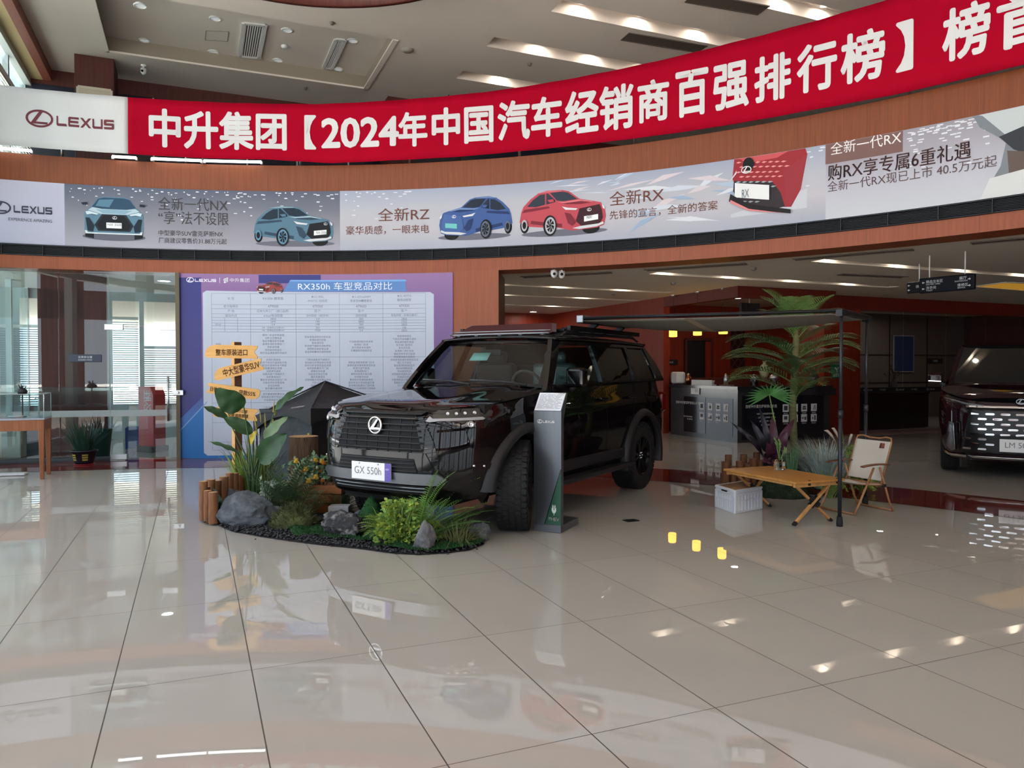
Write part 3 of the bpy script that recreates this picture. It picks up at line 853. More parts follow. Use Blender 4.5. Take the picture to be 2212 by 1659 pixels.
pst('bright_blue_field', (40, 112, 184), [[(388, 928), (445, 870), (445, 990), (388, 990)], [(445, 982), (720, 984), (720, 990), (445, 990)]], -.01850)
pst('light_line', (120, 160, 210), [[(388, 928), (447, 866), (447, 869), (388, 931)]], -.01920)
pst('table_field', (186, 195, 214), [[(447, 628), (930, 631), (938, 636), (938, 984), (447, 984), (439, 978), (439, 633)]], -.01900)
pst('title_bar', (92, 134, 196), [[(612, 630), (628, 606), (876, 605), (879, 630)]], -.02100)
pst('title_bar', (120, 168, 226), [[(626, 608), (629, 605), (876, 604), (879, 606), (879, 608)]], -.02150)
mb = MB(); zt = SP(745, 610)[1]; s0, s1 = SP(645)[0], SP(848)[0]; zb = SP(745, 627)[1]
mb.text('RX350h 车型竞品对比', on(-.023, s0, zb), s1 - s0, zt - zb); mb.build('title_lettering', flat((222, 232, 246), .3), POST, M=MQ, fix=False, smooth=False)
mb = MB(); s0, s1 = SP(404)[0], SP(468)[0]; zb = SP(436, 611)[1]; logo(mb, on(-.02000, s0, zb), 0, 0, s1 - s0, .085)
s0 = SP(498)[0]; s1 = SP(540)[0]; mb.text('中升集团', on(-.02000, s0, zb + .015), s1 - s0, .065)
s0 = SP(484)[0]; e = .09
for p in ([(0, .7), (1, 1), (1, .2), (.86, .2), (.86, .82), (0, .55)], [(.05, .45), (.75, .68), (.75, .1), (.62, .1), (.62, .5), (.05, .3)], [(.1, .2), (.5, .36), (.5, 0), (.1, 0)]): mb.poly([(x * e * .8, y * e) for x, y in p], 0, on(-.02000, s0, zb))
mb.box(ring(SP(476)[0], zb + .04, -.02000), (.006, .002, .09), 0); mb.build('logo', flat((226, 224, 240), .3), POST, M=MQ, fix=False, smooth=False)
lc = side34((150, 64, 60), (196, 130, 126), (90, 34, 36), (60, 50, 60), True, wheel=(150, 140, 146), grille=(60, 30, 36)); mm = []; mb = MB(); s0, s1 = SP(556)[0], SP(613)[0]; zb, zt = SP(584, 635)[1], SP(584, 609)[1]
for i, (c, pts) in enumerate(lc[1:]):
    m = flat(c, .4)
    if m not in mm: mm.append(m)
    mb.poly([(x * (s1 - s0), y * (zt - zb)) for x, y in pts], mm.index(m), on(-.022 - i * .0006, s0, zb))
o = mb.build('car_picture', mm, POST, M=MQ, fix=False, smooth=False); o['label'] = 'small red car beside the poster title'
# table rules and writing
cols = [458, 542, 640, 734, 828, 920]; rows = [634, 658, 667, 678, 686, 692, 698, 704, 711, 717, 771, 845, 870, 913, 955, 972]
mb = MB()
def rule(x0, y0, x1, y1, t=.0055):
    a, b = px2(x0, y0), px2(x1, y1)
    if abs(a[0] - b[0]) > abs(a[1] - b[1]):
        n = 8
        for i in range(n):
            xa, xb = a[0] + (b[0] - a[0]) * i / n, a[0] + (b[0] - a[0]) * (i + 1) / n
            mb.add([on(-.02050, PA, PZ0)(*p) for p in ((xa, a[1] - t / 2), (xb, a[1] - t / 2), (xb, a[1] + t / 2), (xa, a[1] + t / 2))], [(0, 1, 2, 3)], 0, False)
    else: mb.add([on(-.02050, PA, PZ0)(*p) for p in ((a[0] - t / 2, a[1]), (a[0] + t / 2, a[1]), (b[0] + t / 2, b[1]), (b[0] - t / 2, b[1]))], [(0, 1, 2, 3)], 0, False)
for y in rows: rule(458, y, 920, y)
for x in cols: rule(x, 634, x, 972)
rule(486, 686, 486, 717); rule(514, 686, 514, 717)
mb.build('table_rules', flat((128, 140, 164), .3), POST, M=MQ, fix=False, smooth=False)
mb = MB(); random.seed(3)
def line(body, xc, y, h=7):
    s, z = px2(xc, y); mb.text(body, on(-.02080, PA + s, PZ0 + z - h * .0073 / 2), None, h * .0073, ax='c')
for body, x, y, h in (('车 型', 500, 645, 6), ('RX350h 醇享版', 591, 645, 6.5), ('★LC 300L', 687, 641, 5.5), ('4MATIC 动感型', 687, 650, 6), ('★3 xDrive30iM', 781, 641, 5.5), ('尊享型M曜夜套装', 781, 650, 6), ('★5L 45TFSI', 874, 639, 5.5), ('臻选动感型', 874, 648, 6),
                      ('官方指导价', 500, 662, 6), ('479000', 591, 662, 5.5), ('479300', 687, 662, 5.5), ('479600', 781, 662, 5.5), ('479300', 874, 661, 5.5), ('产 地', 500, 672, 6), ('日本九州工厂（进口品质）', 591, 672, 6), ('国 产', 687, 672, 6), ('国 产', 781, 672, 6), ('国 产', 874, 671, 6), ('驱动方式', 500, 682, 6), ('e-four电动四驱', 591, 682, 6), ('全时四驱（4驱系统）', 687, 682, 5.5), ('适时四驱', 781, 682, 6), ('智能四驱（多离合器式）', 874, 681, 5.5),
                      ('尺寸', 472, 702, 6), ('油耗', 472, 744, 6), ('配置', 472, 808, 6)): line(body, x, y, h)
CH = list('车身安全系统智能驾驶辅助全景影像座椅加热通风方向盘自动空调氛围灯天窗电动尾门音响导航语音胎压监测巡航定速防盗气囊前后侧帘')
for i, x in enumerate((591, 687, 781, 874)):
    for y in (689, 695, 701, 708, 714): line(random.choice(['4890', '1920', '1695', '2850', '198', '5.4', '360', '1.8']) if (y < 705 or i) else '190（系统综合功率kW）', x, y, 4.6)
    for k in range((7, 6, 4, 8)[i]): line(''.join(random.choice(CH) for _ in range(random.randint(5, 11))), x, 724 + (0, 4, 14, 2)[i] + k * 6.4, 5)
    for k in range((11, 11, 10, 10)[i]): line(''.join(random.choice(CH) for _ in range(random.randint(5, 12))), x, 777 + (0, 0, 6, 0)[i] + k * 6.2, 5)
    for k in range(3): line(''.join(random.choice(CH) for _ in range(random.randint(6, 11))), x, 851 + k * 6.4, 5)
    for k in range(4): line(''.join(random.choice(CH) for _ in range(random.randint(6, 11))), x, 880 + k * 7, 5)
mb.build('table_writing', flat((118, 126, 148), .3), POST, M=MQ, fix=False, smooth=False)

# ================================================================ glass wall and door of the office, on the left under the gallery
gL, gD, gR = SP(-140)[0], SP(238)[0], SP(384)[0]
def glass_sheet(s0, s1, z0, z1, n=6, off=-.05):
    mb = MB(); gallery(mb, s0, s1, [(off, z0), (off, z1)], n=n); return mb
edges = [gL, SP(0)[0], SP(130)[0], gD]
for i, (a, b) in enumerate(zip(edges, edges[1:])):
    o = struct(glass_sheet(a + .008, b - .008, .06, 2.98), 'window_%d' % (i + 2), PANE)
    mb = MB(); gallery(mb, a, b, [(-.058, .70), (-.058, .80)], n=6); f = mb.build('frosted_band', mat('frosted_film', S(170, 178, 180), .5, alpha=.8), o); 
struct(glass_sheet(gD, gR, 2.14, 2.98), 'window_5', PANE)
mb = MB(); gallery(mb, gL, gD, [(-.08, .002), (-.08, .07), (-.02, .07)], n=20); gallery(mb, gL, gR, [(-.08, 2.95), (-.02, 2.95)], n=24); struct(mb, 'trim_9', mat('dark_channel', S(40, 42, 50), .4))
mb = MB(); mb.bar(ring(gR + .012, 0, -.06), ring(gR + .012, 2.99, -.06), .03, .06, up=V); struct(mb, 'trim_10', mat('bronze_edge', S(96, 88, 74), .3, metal=.8))
DOOR = struct(glass_sheet(gD + .01, gR - .02, .04, 2.12), 'door_1', PANE)
mb = MB(); gallery(mb, gD + .01, gR - .02, [(-.058, .70), (-.058, .80)], n=6); mb.build('frosted_band', MATS['frosted_film'], DOOR)
ht = ring(SP(366)[0], 0, -.11)
mb = MB(); mb.tube([ht + Z * .62, ht + Z * 1.34], .017, 12)
for z in (.72, 1.24): mb.tube([ht + Z * z, ht + Z * z + (ring(SP(366)[0], 0, 0) - ht) * .6], .009)
mb.build('handle', STEEL, DOOR)
for (s, z, w_, h_) in ((gD + .07, 2.11, .27, .09), (gR - .12, 2.11, .26, .09), (gD + .12, .06, .24, .08)):
    mb = MB(); mb.box(ring(s, z, -.055), (w_, .04, h_), -s / RR); mb.build('hinge_plate', STEEL, DOOR, bevel=.004)
mb = MB(); mb.box(ring(gR + .02, 1.07, -.075), (.16, .05, .08), -gR / RR); mb.tube([ring(gR + .02, 1.07, -.1), ring(gR + .02, 1.07, -.14)], .022); mb.build('lock', STEEL, DOOR, bevel=.004)
sg = SP(186)[0]; SIGN = thing('office_sign', 'small dark blue office plate on the glass wall', 'sign', ring(sg, 1.62, -.062)); Ms = Matrix.Translation(-Vector(SIGN.location))
zs = SP(186, 774)[1]
mb = MB(); mb.box(ring(sg, zs, -.06), (.46, .016, .12), -sg / RR); mb.build('plate', mat('navy_plate', S(24, 40, 66), .3), SIGN, M=Ms, bevel=.006)
mb = MB(); mb.text('业务办公室', on(-.07, sg, zs), None, .038, ax='c'); mb.text('BUSINESS OFFICE', on(-.07, sg, zs - .035), None, .018, ax='c'); mb.build('lettering', flat((210, 214, 222)), SIGN, M=Ms, fix=False, smooth=False)

# ================================================================ lamps and fittings of the hall ceiling
def downlight(px, py, z, r, label, lit=False, group='round ceiling lamps of the hall', name='downlight'):
    c = W(px, py, z); t = thing(name, label, 'ceiling light', c, group=group)
    mb = MB(); mb.lathe([(r * 1.25, 0), (r * 1.22, -.012), (r, -.014), (r * .96, .0), (r * .9, .03)], n=20); mb.build('trim_ring', WHITE, t)
    mb = MB(); mb.lathe([(0, -.002), (r * .93, -.002)], n=20); mb.build('lens', LAMP if lit else LAMP_OFF, t, fix=False)
    return t


HI = HC + .28
for px, py, z, lab in ((303, 12, HC, 'round white lamp in the plain ceiling left of the coffer'),
                       (465, 40, HI, 'round white lamp in the coffer left of the striped air grille'),
                       (312, 87, HI, 'round white lamp in the left end of the coffer'),
                       (620, 65, HI, 'round white lamp in the coffer between the two air grilles'),
                       (461, 112, HI, 'round white lamp in the coffer below the small access hatch'),
                       (600, 130, HI, 'round white lamp in the coffer below the smoke detector'),
                       (762, 88, HI, 'round white lamp in the coffer just right of the narrow air grille'),
                       (730, 149, HI, 'round white lamp in the coffer corner below the narrow air grille')):
    downlight(px, py, z, .085, lab)
def grille(corners, z, label, n):
    ps = [W(*c, z) for c in corners]; o = sum(ps, Vector()) / 4
    t = thing('air_grille', label, 'air vent', o); M = Matrix.Translation(-o)
    lerp = lambda a, b: (ps[0] * (1 - a) + ps[1] * a) * (1 - b) + (ps[3] * (1 - a) + ps[2] * a) * b
    mb = MB(); mb.add([p - Z * .012 for p in ps], [(0, 1, 2, 3)]); mb.build('backing', mat('vent_shadow', (.02, .02, .025), .8), t, M=M)
    mb = MB()
    for a, b in ((0, 1), (1, 2), (2, 3), (3, 0)): mb.bar(ps[a] - Z * .02, ps[b] - Z * .02, .07, .03)
    mb.build('frame', WHITE, t, M=M)
    mb = MB()
    for k in range(1, n): mb.bar(lerp(k / n, .02) - Z * .02, lerp(k / n, .98) - Z * .02, .022, .02)
    mb.build('slats', WHITE, t, M=M); return t
grille([(527, 48), (573, 53), (559, 124), (518, 119)], HI, 'wide white striped air grille in the ceiling coffer', 9)
grille([(726, 83), (745, 85), (716, 147), (699, 144)], HI, 'narrow grey air grille at the right end of the ceiling coffer', 5)
def slot_vent(p0, p1, z, w_, label):
    a = W(*p0, z); b = W(*p1, z); t = thing('slot_vent', label, 'air vent', (a + b) / 2); M = Matrix.Translation(-(a + b) / 2)
    mb = MB(); mb.bar(a - Z * .004, b - Z * .004, w_, .008); mb.build('backing', mat('vent_brown', S(92, 82, 76), .8), t, M=M)
    sd = (b - a).cross(Z).normalized() * (w_ / 2); mb = MB()
    for q_ in (sd, -sd): mb.bar(a + q_ - Z * .006, b + q_ - Z * .006, .02, .02)
    mb.build('frame', MATS['vent_brown'], t, M=M)
slot_vent((1350, 78), (1518, 106), HC, .3, 'dark slot vent in the hall ceiling between two lamp slots, above the banner')
slot_vent((1490, -6), (1650, 22), HC, .3, 'dark slot vent in the hall ceiling at the top edge, right of middle')
def hatch():
    c = [W(445, 66, HI), W(494, 68, HI), W(491, 89, HI), W(443, 86, HI)]; o = sum(c, Vector()) / 4
    t = thing('access_hatch', 'small square access hatch in the ceiling coffer beside the striped air grille', 'hatch', o); M = Matrix.Translation(-o)
    mb = MB(); mb.add([p - Z * .003 for p in c], [(0, 1, 2, 3)]); mb.build('panel', CEIL, t, M=M)
    mb = MB()
    for i in range(4): mb.bar(c[i] - Z * .004, c[(i + 1) % 4] - Z * .004, .012, .006)
    mb.build('edge', mat('hatch_edge', S(140, 136, 130)), t, M=M)
hatch()
def detector(px, py, z, label, r=.055, kind='smoke_detector', cat='smoke detector', m=None, group=None):
    c = W(px, py, z); mb = MB(); mb.lathe([(r, 0), (r, -.02), (r * .7, -.045), (r * .35, -.05), (0, -.05)], n=16)
    o = mb.build(kind, m or WHITE); o.location = c; tag(o, label, cat, group)
GREYP = mat('grey_plastic', S(110, 104, 98), .5)
detector(615, 99, HI, 'white smoke detector in the coffer between the two air grilles', .07)
detector(717, 48, HC, 'small grey sprinkler head in the hall ceiling above the coffer', .04, 'sprinkler_head', 'sprinkler', GREYP)
detector(660, 189, HC, 'small grey sprinkler head in the hall ceiling below the coffer', .04, 'sprinkler_head', 'sprinkler', GREYP)
detector(1144, 137, HC, 'small dark sprinkler head between two lamp slots of the hall ceiling', .04, 'sprinkler_head', 'sprinkler', GREYP)
detector(1330, 165, HC, 'small dark sprinkler head just above the red banner', .04, 'sprinkler_head', 'sprinkler', GREYP)
detector(880, 107, HC, 'round grey ceiling speaker just right of the coffer', .11, 'ceiling_speaker', 'speaker', mat('speaker_mesh', S(150, 146, 140), .7))
def camera_dome(px, py, z, label, w=.1, hang=.12):
    c = W(px, py, z); t = thing('security_camera', label, 'security camera', c)
    mb = MB(); mb.lathe([(.05, hang), (.05, hang - .02), (.018, hang - .03), (.018, .05)], n=14); mb.build('mount', WHITE, t)
    mb = MB(); mb.lathe([(0, .06), (w * .5, .05), (w * .55, .0), (w * .45, -.04), (w * .2, -.065), (0, -.07)], n=18); mb.build('housing', WHITE, t)
    mb = MB(); mb.lathe([(0, 0), (w * .24, 0), (w * .2, .02), (0, .03)], n=14, M=Matrix.Translation((0, -w * .5, -.01)) @ Matrix.Rotation(pi / 2, 4, 'X')); mb.build('lens', BLACK, t)
camera_dome(310, 154, 7.28, 'white security camera on the hall ceiling right of the left pillar')
camera_dome(1197, 591, 2.94, 'white security camera below the gallery edge, left of the pair')
camera_dome(1213, 592, 2.94, 'white security camera with dark lens below the gallery edge, right of the pair')

# lamps in the slots
def slot_lamp(u, v, z, r, label, group):
    t = thing('slot_lamp', label, 'ceiling light', uvp(u, v, z), group=group)
    mb = MB(); mb.lathe([(r * 1.3, .0), (r * 1.3, -.02), (r, -.02), (r, .0)], n=16); mb.build('trim_ring', WHITE, t)
    mb = MB(); mb.lathe([(0, -.012), (r, -.012)], n=16); mb.build('bulb', LAMP, t, fix=False)
NTH = ('first', 'second', 'third', 'fourth')
for k, (s, pts) in enumerate(zip(slots, (((1105, 160), (1222, 182)), ((1190, 92), (1312, 112), (1433, 133)), ((1290, 2), (1425, 27), (1557, 53), (1683, 78)), ((1760, -22), (1860, -6))))):
    for i, p in enumerate(pts):
        v = touv(W(*p, HC))[1]
        slot_lamp(s[1] - .13, v, HC + .215, .07, '%s lamp from the left in the hall ceiling slot %s' % (NTH[i], ('closest to the banner', 'second above the banner', 'third above the banner', 'at the top edge')[k]), 'slot lamps of the hall ceiling')
for s, n in zip(lows, ('long lower ceiling slot above the awning', 'lower ceiling slot nearest the gallery edge', 'lamp slot just behind the security cameras', 'second lamp slot behind the security cameras', 'farthest lamp slot behind the security cameras')):
    for k in range(s[4]):
        v = s[2] + (s[3] - s[2]) * ((k + .22) / s[4])
        slot_lamp(s[1] - .09, v, HL + .165, .05, '%s lamp from the left in the %s' % (NTH[k], n), 'slot lamps of the lower ceiling')
for px, py, lab in ((1152, 673, 'round lit lamp of the lower ceiling above the front of the black car roof'),
                    (1253, 675, 'round lit lamp of the lower ceiling near the end of the awning case')):
    downlight(px, py, HL, .09, lab, True, 'round lamps of the lower ceiling')
downlight(1592, 643, HL, .1, 'round lit lamp in the ceiling inside the bar, behind its wooden lintel', True, 'round lamps of the lower ceiling')
for p0, p1, lab in (((1128, 598), (1320, 588), 'slot vent in the lower ceiling just behind the two security cameras'), ((1395, 583), (1612, 569), 'slot vent in the lower ceiling above the awning, beside the first long lamp slot'),
                    ((1715, 560), (1973, 538), 'slot vent in the lower ceiling above the palm, close to the gallery edge'), ((1815, 592), (1955, 598), 'slot vent in the lower ceiling just left of the hanging signs'), ((2098, 525), (2230, 513), 'slot vent in the lower ceiling at the right edge, above the hanging sign rods')):
    slot_vent(p0, p1, HL, .16, lab)
for px, py, lab in ((1628, 578, 'small grey sprinkler head of the lower ceiling above the awning'), (1454, 610, 'small grey sprinkler head of the lower ceiling between lamp slots'), (1325, 633, 'grey smoke detector of the lower ceiling above the awning case')):
    detector(px, py, HL, lab, .05, 'sprinkler_head' if 'sprinkler' in lab else 'smoke_detector', 'sprinkler' if 'sprinkler' in lab else 'smoke detector', GREYP)
t = thing('ceiling_recess_light', 'warm yellow lit ceiling recess at the right, behind the hanging sign', 'ceiling light', W(2200, 617, HL))
c = [W(2104, 618, HL), W(2172, 609, HL), W(2262, 613, HL), W(2262, 631, HL)]; M = Matrix.Translation(-W(2200, 617, HL))
mb = MB(); mb.add([p - Z * .006 for p in c], [(0, 1, 2, 3)]); mb.build('diffuser', mat('amber_diffuser', S(130, 96, 38), .6, emit=S(230, 170, 60), es=.2), t, M=M)
mb = MB()
for i in range(4): mb.bar(c[i] - Z * .008, c[(i + 1) % 4] - Z * .008, .04, .016)
mb.build('frame', CEIL_LO, t, M=M)

# ================================================================ upper storey, left: blind, picture on the pillar, plant tips
t = thing('window_blind', 'pale horizontal slat blind on the upper left window', 'blind', fa(-3, 6.44, -.36)); M = Matrix.Translation(-fa(-3, 6.44, -.36))
SLAT = mat('blind_slat', S(222, 214, 196), .5)
mb = MB()
for k in range(28):
    z = 6.38 - k * .066
    a, b = fa(.1, z, -.37), fa(-5.2, z, -.37); mb.bar(a, b, .05, .004, up=(Z * 1 + V * .75).normalized())
mb.build('slats', SLAT, t, M=M)
mb = MB(); mb.bar(fa(.1, 6.44, -.37), fa(-5.2, 6.44, -.37), .06, .1); mb.build('head_rail', WHITE, t, M=M)
for q_ in (-.6, -1.8, -3.0):
    mb = MB(); mb.tube([fa(q_, 6.4, -.345), fa(q_, 4.6, -.345)], .005, 5); mb.build('cord', mat('blind_cord', S(120, 130, 130)), t, M=M)
pc, pw = PIL1
uface = touv(pc)[0] - .4
PF = uvp(uface - .012, touv(pc)[1], 5.9)
a_, b_ = PL(168, 187, PF, U), PL(240, 195, PF, U)
t = thing('framed_picture', 'pale framed ink painting on the upper left pillar, mostly behind the banner', 'picture', a_ - Z * .9); M = Matrix.Translation(-(a_ - Z * .9))
ww = (b_ - a_).dot(V)
fr = lambda x, z, d=0: a_ + V * x - Z * z - U * d
mb = MB()
for p, q_ in ((fr(0, 0), fr(ww, 0)), (fr(ww, 0), fr(ww, 1.1)), (fr(ww, 1.1), fr(0, 1.1)), (fr(0, 1.1), fr(0, 0))): mb.bar(p, q_, .05, .03, up=U)
mb.build('frame', mat('cream_frame', S(214, 204, 184), .5), t, M=M)
mb = MB(); mb.add([fr(0, 0, .004), fr(ww, 0, .004), fr(ww, 1.1, .004), fr(0, 1.1, .004)], [(0, 1, 2, 3)]); mb.build('mount', mat('cream_mount', S(206, 196, 172), .7), t, M=M)
mb = MB(); random.seed(2)
for k in range(14):
    x = ww * (.25 + .5 * random.random()); z = .19 + .3 * random.random(); w_ = .03 + .06 * random.random()
    mb.poly([(x - w_, z), (x - w_ * .3, z - .03), (x + w_ * .6, z - .02), (x + w_, z + .01), (x, z + .03)], 0, lambda x, z: fr(x, z, .008))
mb.build('ink_strokes', flat((70, 76, 70)), t, M=M, fix=False, smooth=False)
# leaves of a plant behind the banner
t = thing('balcony_plant', 'thin dark leaves of a plant sticking up behind the red banner', 'plant', ring(SP(968)[0], 4.46, .7)); random.seed(5)
mb = MB()
for k in range(9):
    a = random.uniform(0, 2 * pi); l = random.uniform(.15, .5); top = 5.95 - 4.46 + random.uniform(-.15, .12)
    mb.tube([(0, 0, .3), (.05 * cos(a), .05 * sin(a), top * .7), (l * .6 * cos(a), l * .3 * sin(a), top), (l * cos(a), l * .4 * sin(a), top - .12)], [.012, .014, .012, .002], 5)
mb.build('leaves', mat('dark_leaf', S(40, 52, 34), .5), t)
mb = MB(); mb.lathe([(0, 0), (.15, 0), (.19, .3), (.16, .3), (0, .28)]); mb.build('pot', mat('dark_pot', S(50, 40, 36)), t)

# ================================================================ office behind the glass wall
OU = bu + .1; ov0 = bv0; ov1 = touv(ring(sB, 0, .5))[1]
ow = lambda v, z, o=0: uvp(OU + o, v, z)
OFFW = mat('office_wall', S(186, 196, 200), .7)
def qv(px, py=800): return touv(PL(px, py, ow(0, 0), U))[1]
mb = MB()
for a, b, z0, z1 in ((ov0, qv(-60), 0, 3.06), (ov0, ov1, 0, .72), (ov0, ov1, 2.86, 3.06), (qv(84), qv(244), 0, 3.06), (qv(302), qv(312), 0, 3.06), (qv(392), ov1, 0, 3.06)):
    mb.add([ow(a, z0), ow(b, z0), ow(b, z1), ow(a, z1)], [(0, 1, 2, 3)])
struct(mb, 'wall_office', OFFW)
def blind(v0, v1, z0, z1, lab, m, pitch=.045):
    o = ow((v0 + v1) / 2, z0, -.06); t = thing('window_blind', lab, 'blind', o); M = Matrix.Translation(-o)
    mb = MB()
    for k in range(int((z1 - z0) / pitch)): mb.bar(ow(v0, z0 + k * pitch, -.06), ow(v1, z0 + k * pitch, -.06), .036, .003, up=(Z - U * .6).normalized())
    mb.build('slats', m, t, M=M); mb = MB(); mb.bar(ow(v0, z1, -.06), ow(v1, z1, -.06), .05, .06); mb.build('head_rail', WHITE, t, M=M)
blind(qv(-50), qv(84), .75, 2.3, 'grey slat blind in the office window at the far left', mat('grey_slat', S(150, 160, 164), .5))
blind(qv(245), qv(300), .75, 2.5, 'pale slat blind in the bright office window just behind the glass door', mat('pale_slat', S(196, 214, 220), .5))
blind(qv(312), qv(392), .75, 1.9, 'grey green slat blind in the office window behind the red stand', mat('green_slat', S(150, 158, 150), .5))
PTV = ring(SP(160)[0], 0, 1.0)
mb = MB(); pa, pb = PL(84, 800, PTV, U), PL(232, 800, PTV, U)
mb.box(((pa + pb) / 2).xy.to_3d() + Z * 1.52, ((pb - pa).length, .12, 3.04), atan2(V.y, V.x)); struct(mb, 'wall_partition', WOOD_DK)
rs = P(329, 965, 13.3); rs.z = 0
t = thing('red_stand', 'red promotional stand with white brush writing inside the office', 'sign stand', rs, -.5)
mb = MB(); mb.prism([(-.2, .1), (.2, .1), (.2, 1.0), (.12, 1.14), (-.2, 1.14)], lambda x, y, k: (x, .12 - k * .24, y)); mb.build('panel', mat('red_gloss', S(190, 24, 44), .25), t)
mb = MB(); mb.box((0, 0, .05), (.44, .34, .1)); mb.build('base', BLACK, t, bevel=.01)
mb = MB(); mb.text('必胜', lambda x, y: (-.05 + y, -.122, .66 + x), None, .2); mb.build('lettering', flat((236, 232, 232)), t, fix=False, smooth=False)
t = P(292, 955, 13.9); t.z = 0
t = thing('blue_crate', 'small blue crate beside the red stand in the office', 'crate', t, .4)
mb = MB(); mb.box((0, 0, .02), (.3, .4, .04));
for s_ in (-1, 1): mb.box((s_ * .14, 0, .2), (.02, .4, .36)); mb.box((0, s_ * .19, .2), (.3, .02, .36))
mb.build('crate_shell', mat('blue_plastic', S(20, 84, 170), .4), t, bevel=.008)
t = P(218, 990, 13.0 - .6); t.z = 0
t = thing('waste_bin', 'dark green waste bin behind the glass wall next to the potted plant', 'bin', t)
mb = MB(); mb.lathe([(0, .01), (.13, .01), (.17, .44), (.175, .46), (.16, .46), (.15, .4), (0, .05)], n=20); mb.build('bin_shell', mat('green_plastic', S(24, 62, 58), .5), t)
for (px, Y, w_, h_, d_, col, lab, nm) in ((26, 12.32, .34, .66, .26, S(176, 170, 158), 'pale carton standing behind the glass under the display case', 'carton'), (70, 12.62, .26, .6, .16, S(46, 66, 86), 'dark blue bag behind the glass, beside the pale carton', 'bag')):
    p = P(px, 950, Y); p.z = 0; t = thing(nm, lab, nm, p, .25); mb = MB(); mb.box((0, 0, h_ / 2), (w_, d_, h_)); mb.build('shell', mat(nm + '_stuff', col, .7), t, bevel=.02, seg=3)
    mb = MB(); mb.box((0, -d_ / 2 - .002, h_ * .6), (w_ * .6, .003, h_ * .12)); mb.build('label_strip', mat(nm + '_strip', tuple(c * .6 for c in col)), t)
downlight(355, 606, HL, .1, 'round lit lamp in the office ceiling seen through the glass door', True, 'round lamps of the lower ceiling')
p = P(20, 1018, 10.25); p.z = .003
t = thing('floor_tray', 'flat white tray lying on the red floor strip at the far left', 'tray', p, .25)
mb = MB(); mb.box((0, 0, .015), (.42, .16, .03)); mb.build('tray_shell', WHITE, t, bevel=.01)

# ================================================================ the bar
bp = lambda u, v, z=0: uvp(BU + u, BV + v, z)
RB = atan2(V.y, V.x)
STONE = mat('dark_stone', S(48, 48, 50), .12, var=.18, vscale=5); STONE2 = mat('black_stone', S(34, 33, 38), .1, var=.2, vscale=6)
BAR = thing('bar_counter', 'dark stone bar counter with white icons under the pendant lamps', 'bar counter', bp(0, 0)); MBAR = Matrix.Translation(-bp(0, 0))
CH_ = 1.105
mb = MB(); mb.prism([(0, 0), (0, 2.38), (.55, 2.38), (.55, .55), (2.25, .55), (2.25, 0)], lambda x, y, k: bp(x, y, .0 + k * (CH_ - .06))); mb.build('body', STONE, BAR, M=MBAR, smooth=False)
mb = MB(); mb.prism([(-.03, -.03), (-.03, 2.42), (.6, 2.42), (.6, .6), (2.28, .6), (2.28, -.03)], lambda x, y, k: bp(x, y, CH_ - .06 + k * .06)); mb.build('countertop', STONE2, BAR, M=MBAR, smooth=False)
mb = MB()
for a, b, z0, z1 in ((.14, .95, .1, .86), (1.0, 1.75, .1, .86)): mb.add([bp(a, -.006, z0), bp(b, -.006, z0), bp(b, -.006, z1), bp(a, -.006, z1)], [(0, 1, 2, 3)])
mb.add([bp(-.006, .1, .05), bp(-.006, 2.2, .05), bp(-.006, 2.2, .92), bp(-.006, .1, .92)], [(0, 1, 2, 3)])
mb.build('front_panel', mat('panel_black', S(26, 26, 32), .06), BAR, M=MBAR)
mb = MB(); mb.box(bp(-.03, 2.22, .98), (.5, .1, .14), RB); mb.build('end_block', STONE2, BAR, M=MBAR)
TILEW = mat('icon_white', S(214, 216, 220), .5); ICON = mat('icon_ink', S(70, 72, 78), .5)
ICONS = [[[(.2, .2), (.8, .2), (.8, .8), (.2, .8)], [(.3, .3), (.7, .3), (.7, .7), (.3, .7)]], [[(.28, .6), (.72, .6), (.66, .25), (.34, .25)], [(.46, .65), (.54, .65), (.54, .85), (.46, .85)]], [[(.2, .5), (.28, .72), (.72, .72), (.8, .5)], [(.2, .25), (.8, .25), (.8, .45), (.2, .45)]], [[(.4, .2), (.5, .2), (.66, .8), (.56, .8)], [(.7, .2), (.78, .2), (.78, .85), (.7, .85)]],
         [[(.22, .35), (.78, .35), (.78, .8), (.22, .8)]], [[(.15, .2), (.4, .2), (.4, .45), (.15, .45)], [(.5, .2), (.85, .2), (.85, .5), (.7, .8), (.5, .5)]], [[(.1, .4), (.4, .4), (.4, .6), (.1, .6)], [(.55, .25), (.85, .25), (.9, .8), (.7, .6), (.5, .7)]], [[(.2, .3), (.4, .3), (.4, .6), (.2, .6)], [(.55, .2), (.82, .2), (.82, .8), (.55, .8)]]]
def tiles(pos, fn, size):
    for (x, z), ic in zip(pos, ICONS):
        f = lambda a, b, d=.004: fn(x, z, a, b, d)
        mb = MB(); mb.add([f(0, 0), f(size, 0), f(size, size), f(0, size)], [(0, 1, 2, 3)]); o = mb.build('icon_tile', TILEW, BAR, M=MBAR)
        mb = MB()
        for p in ic: mb.poly([(a * size, b * size) for a, b in p], 0, lambda a, b: f(a, b, .0065))
        mb.build('icon', ICON, o, fix=False, smooth=False)
        mb = MB(); mb.text('服务区域', lambda a, b: f(size / 2 + a, -.042 + b, .005), None, .026, ax='c'); mb.build('caption', TILEW, o, fix=False, smooth=False)
def lface(px, py):
    p = PL(px, py, bp(0, 0), V); return touv(p)[0] - BU, p.z
def rface(px, py):
    p = PL(px, py, bp(0, 0), U); return touv(p)[1] - BV, p.z
LF = lambda x, z, a, b, d: bp(x - a, -.006 - d, z + b)
RF = lambda x, z, a, b, d: bp(-.006 - d, x + a, z + b)
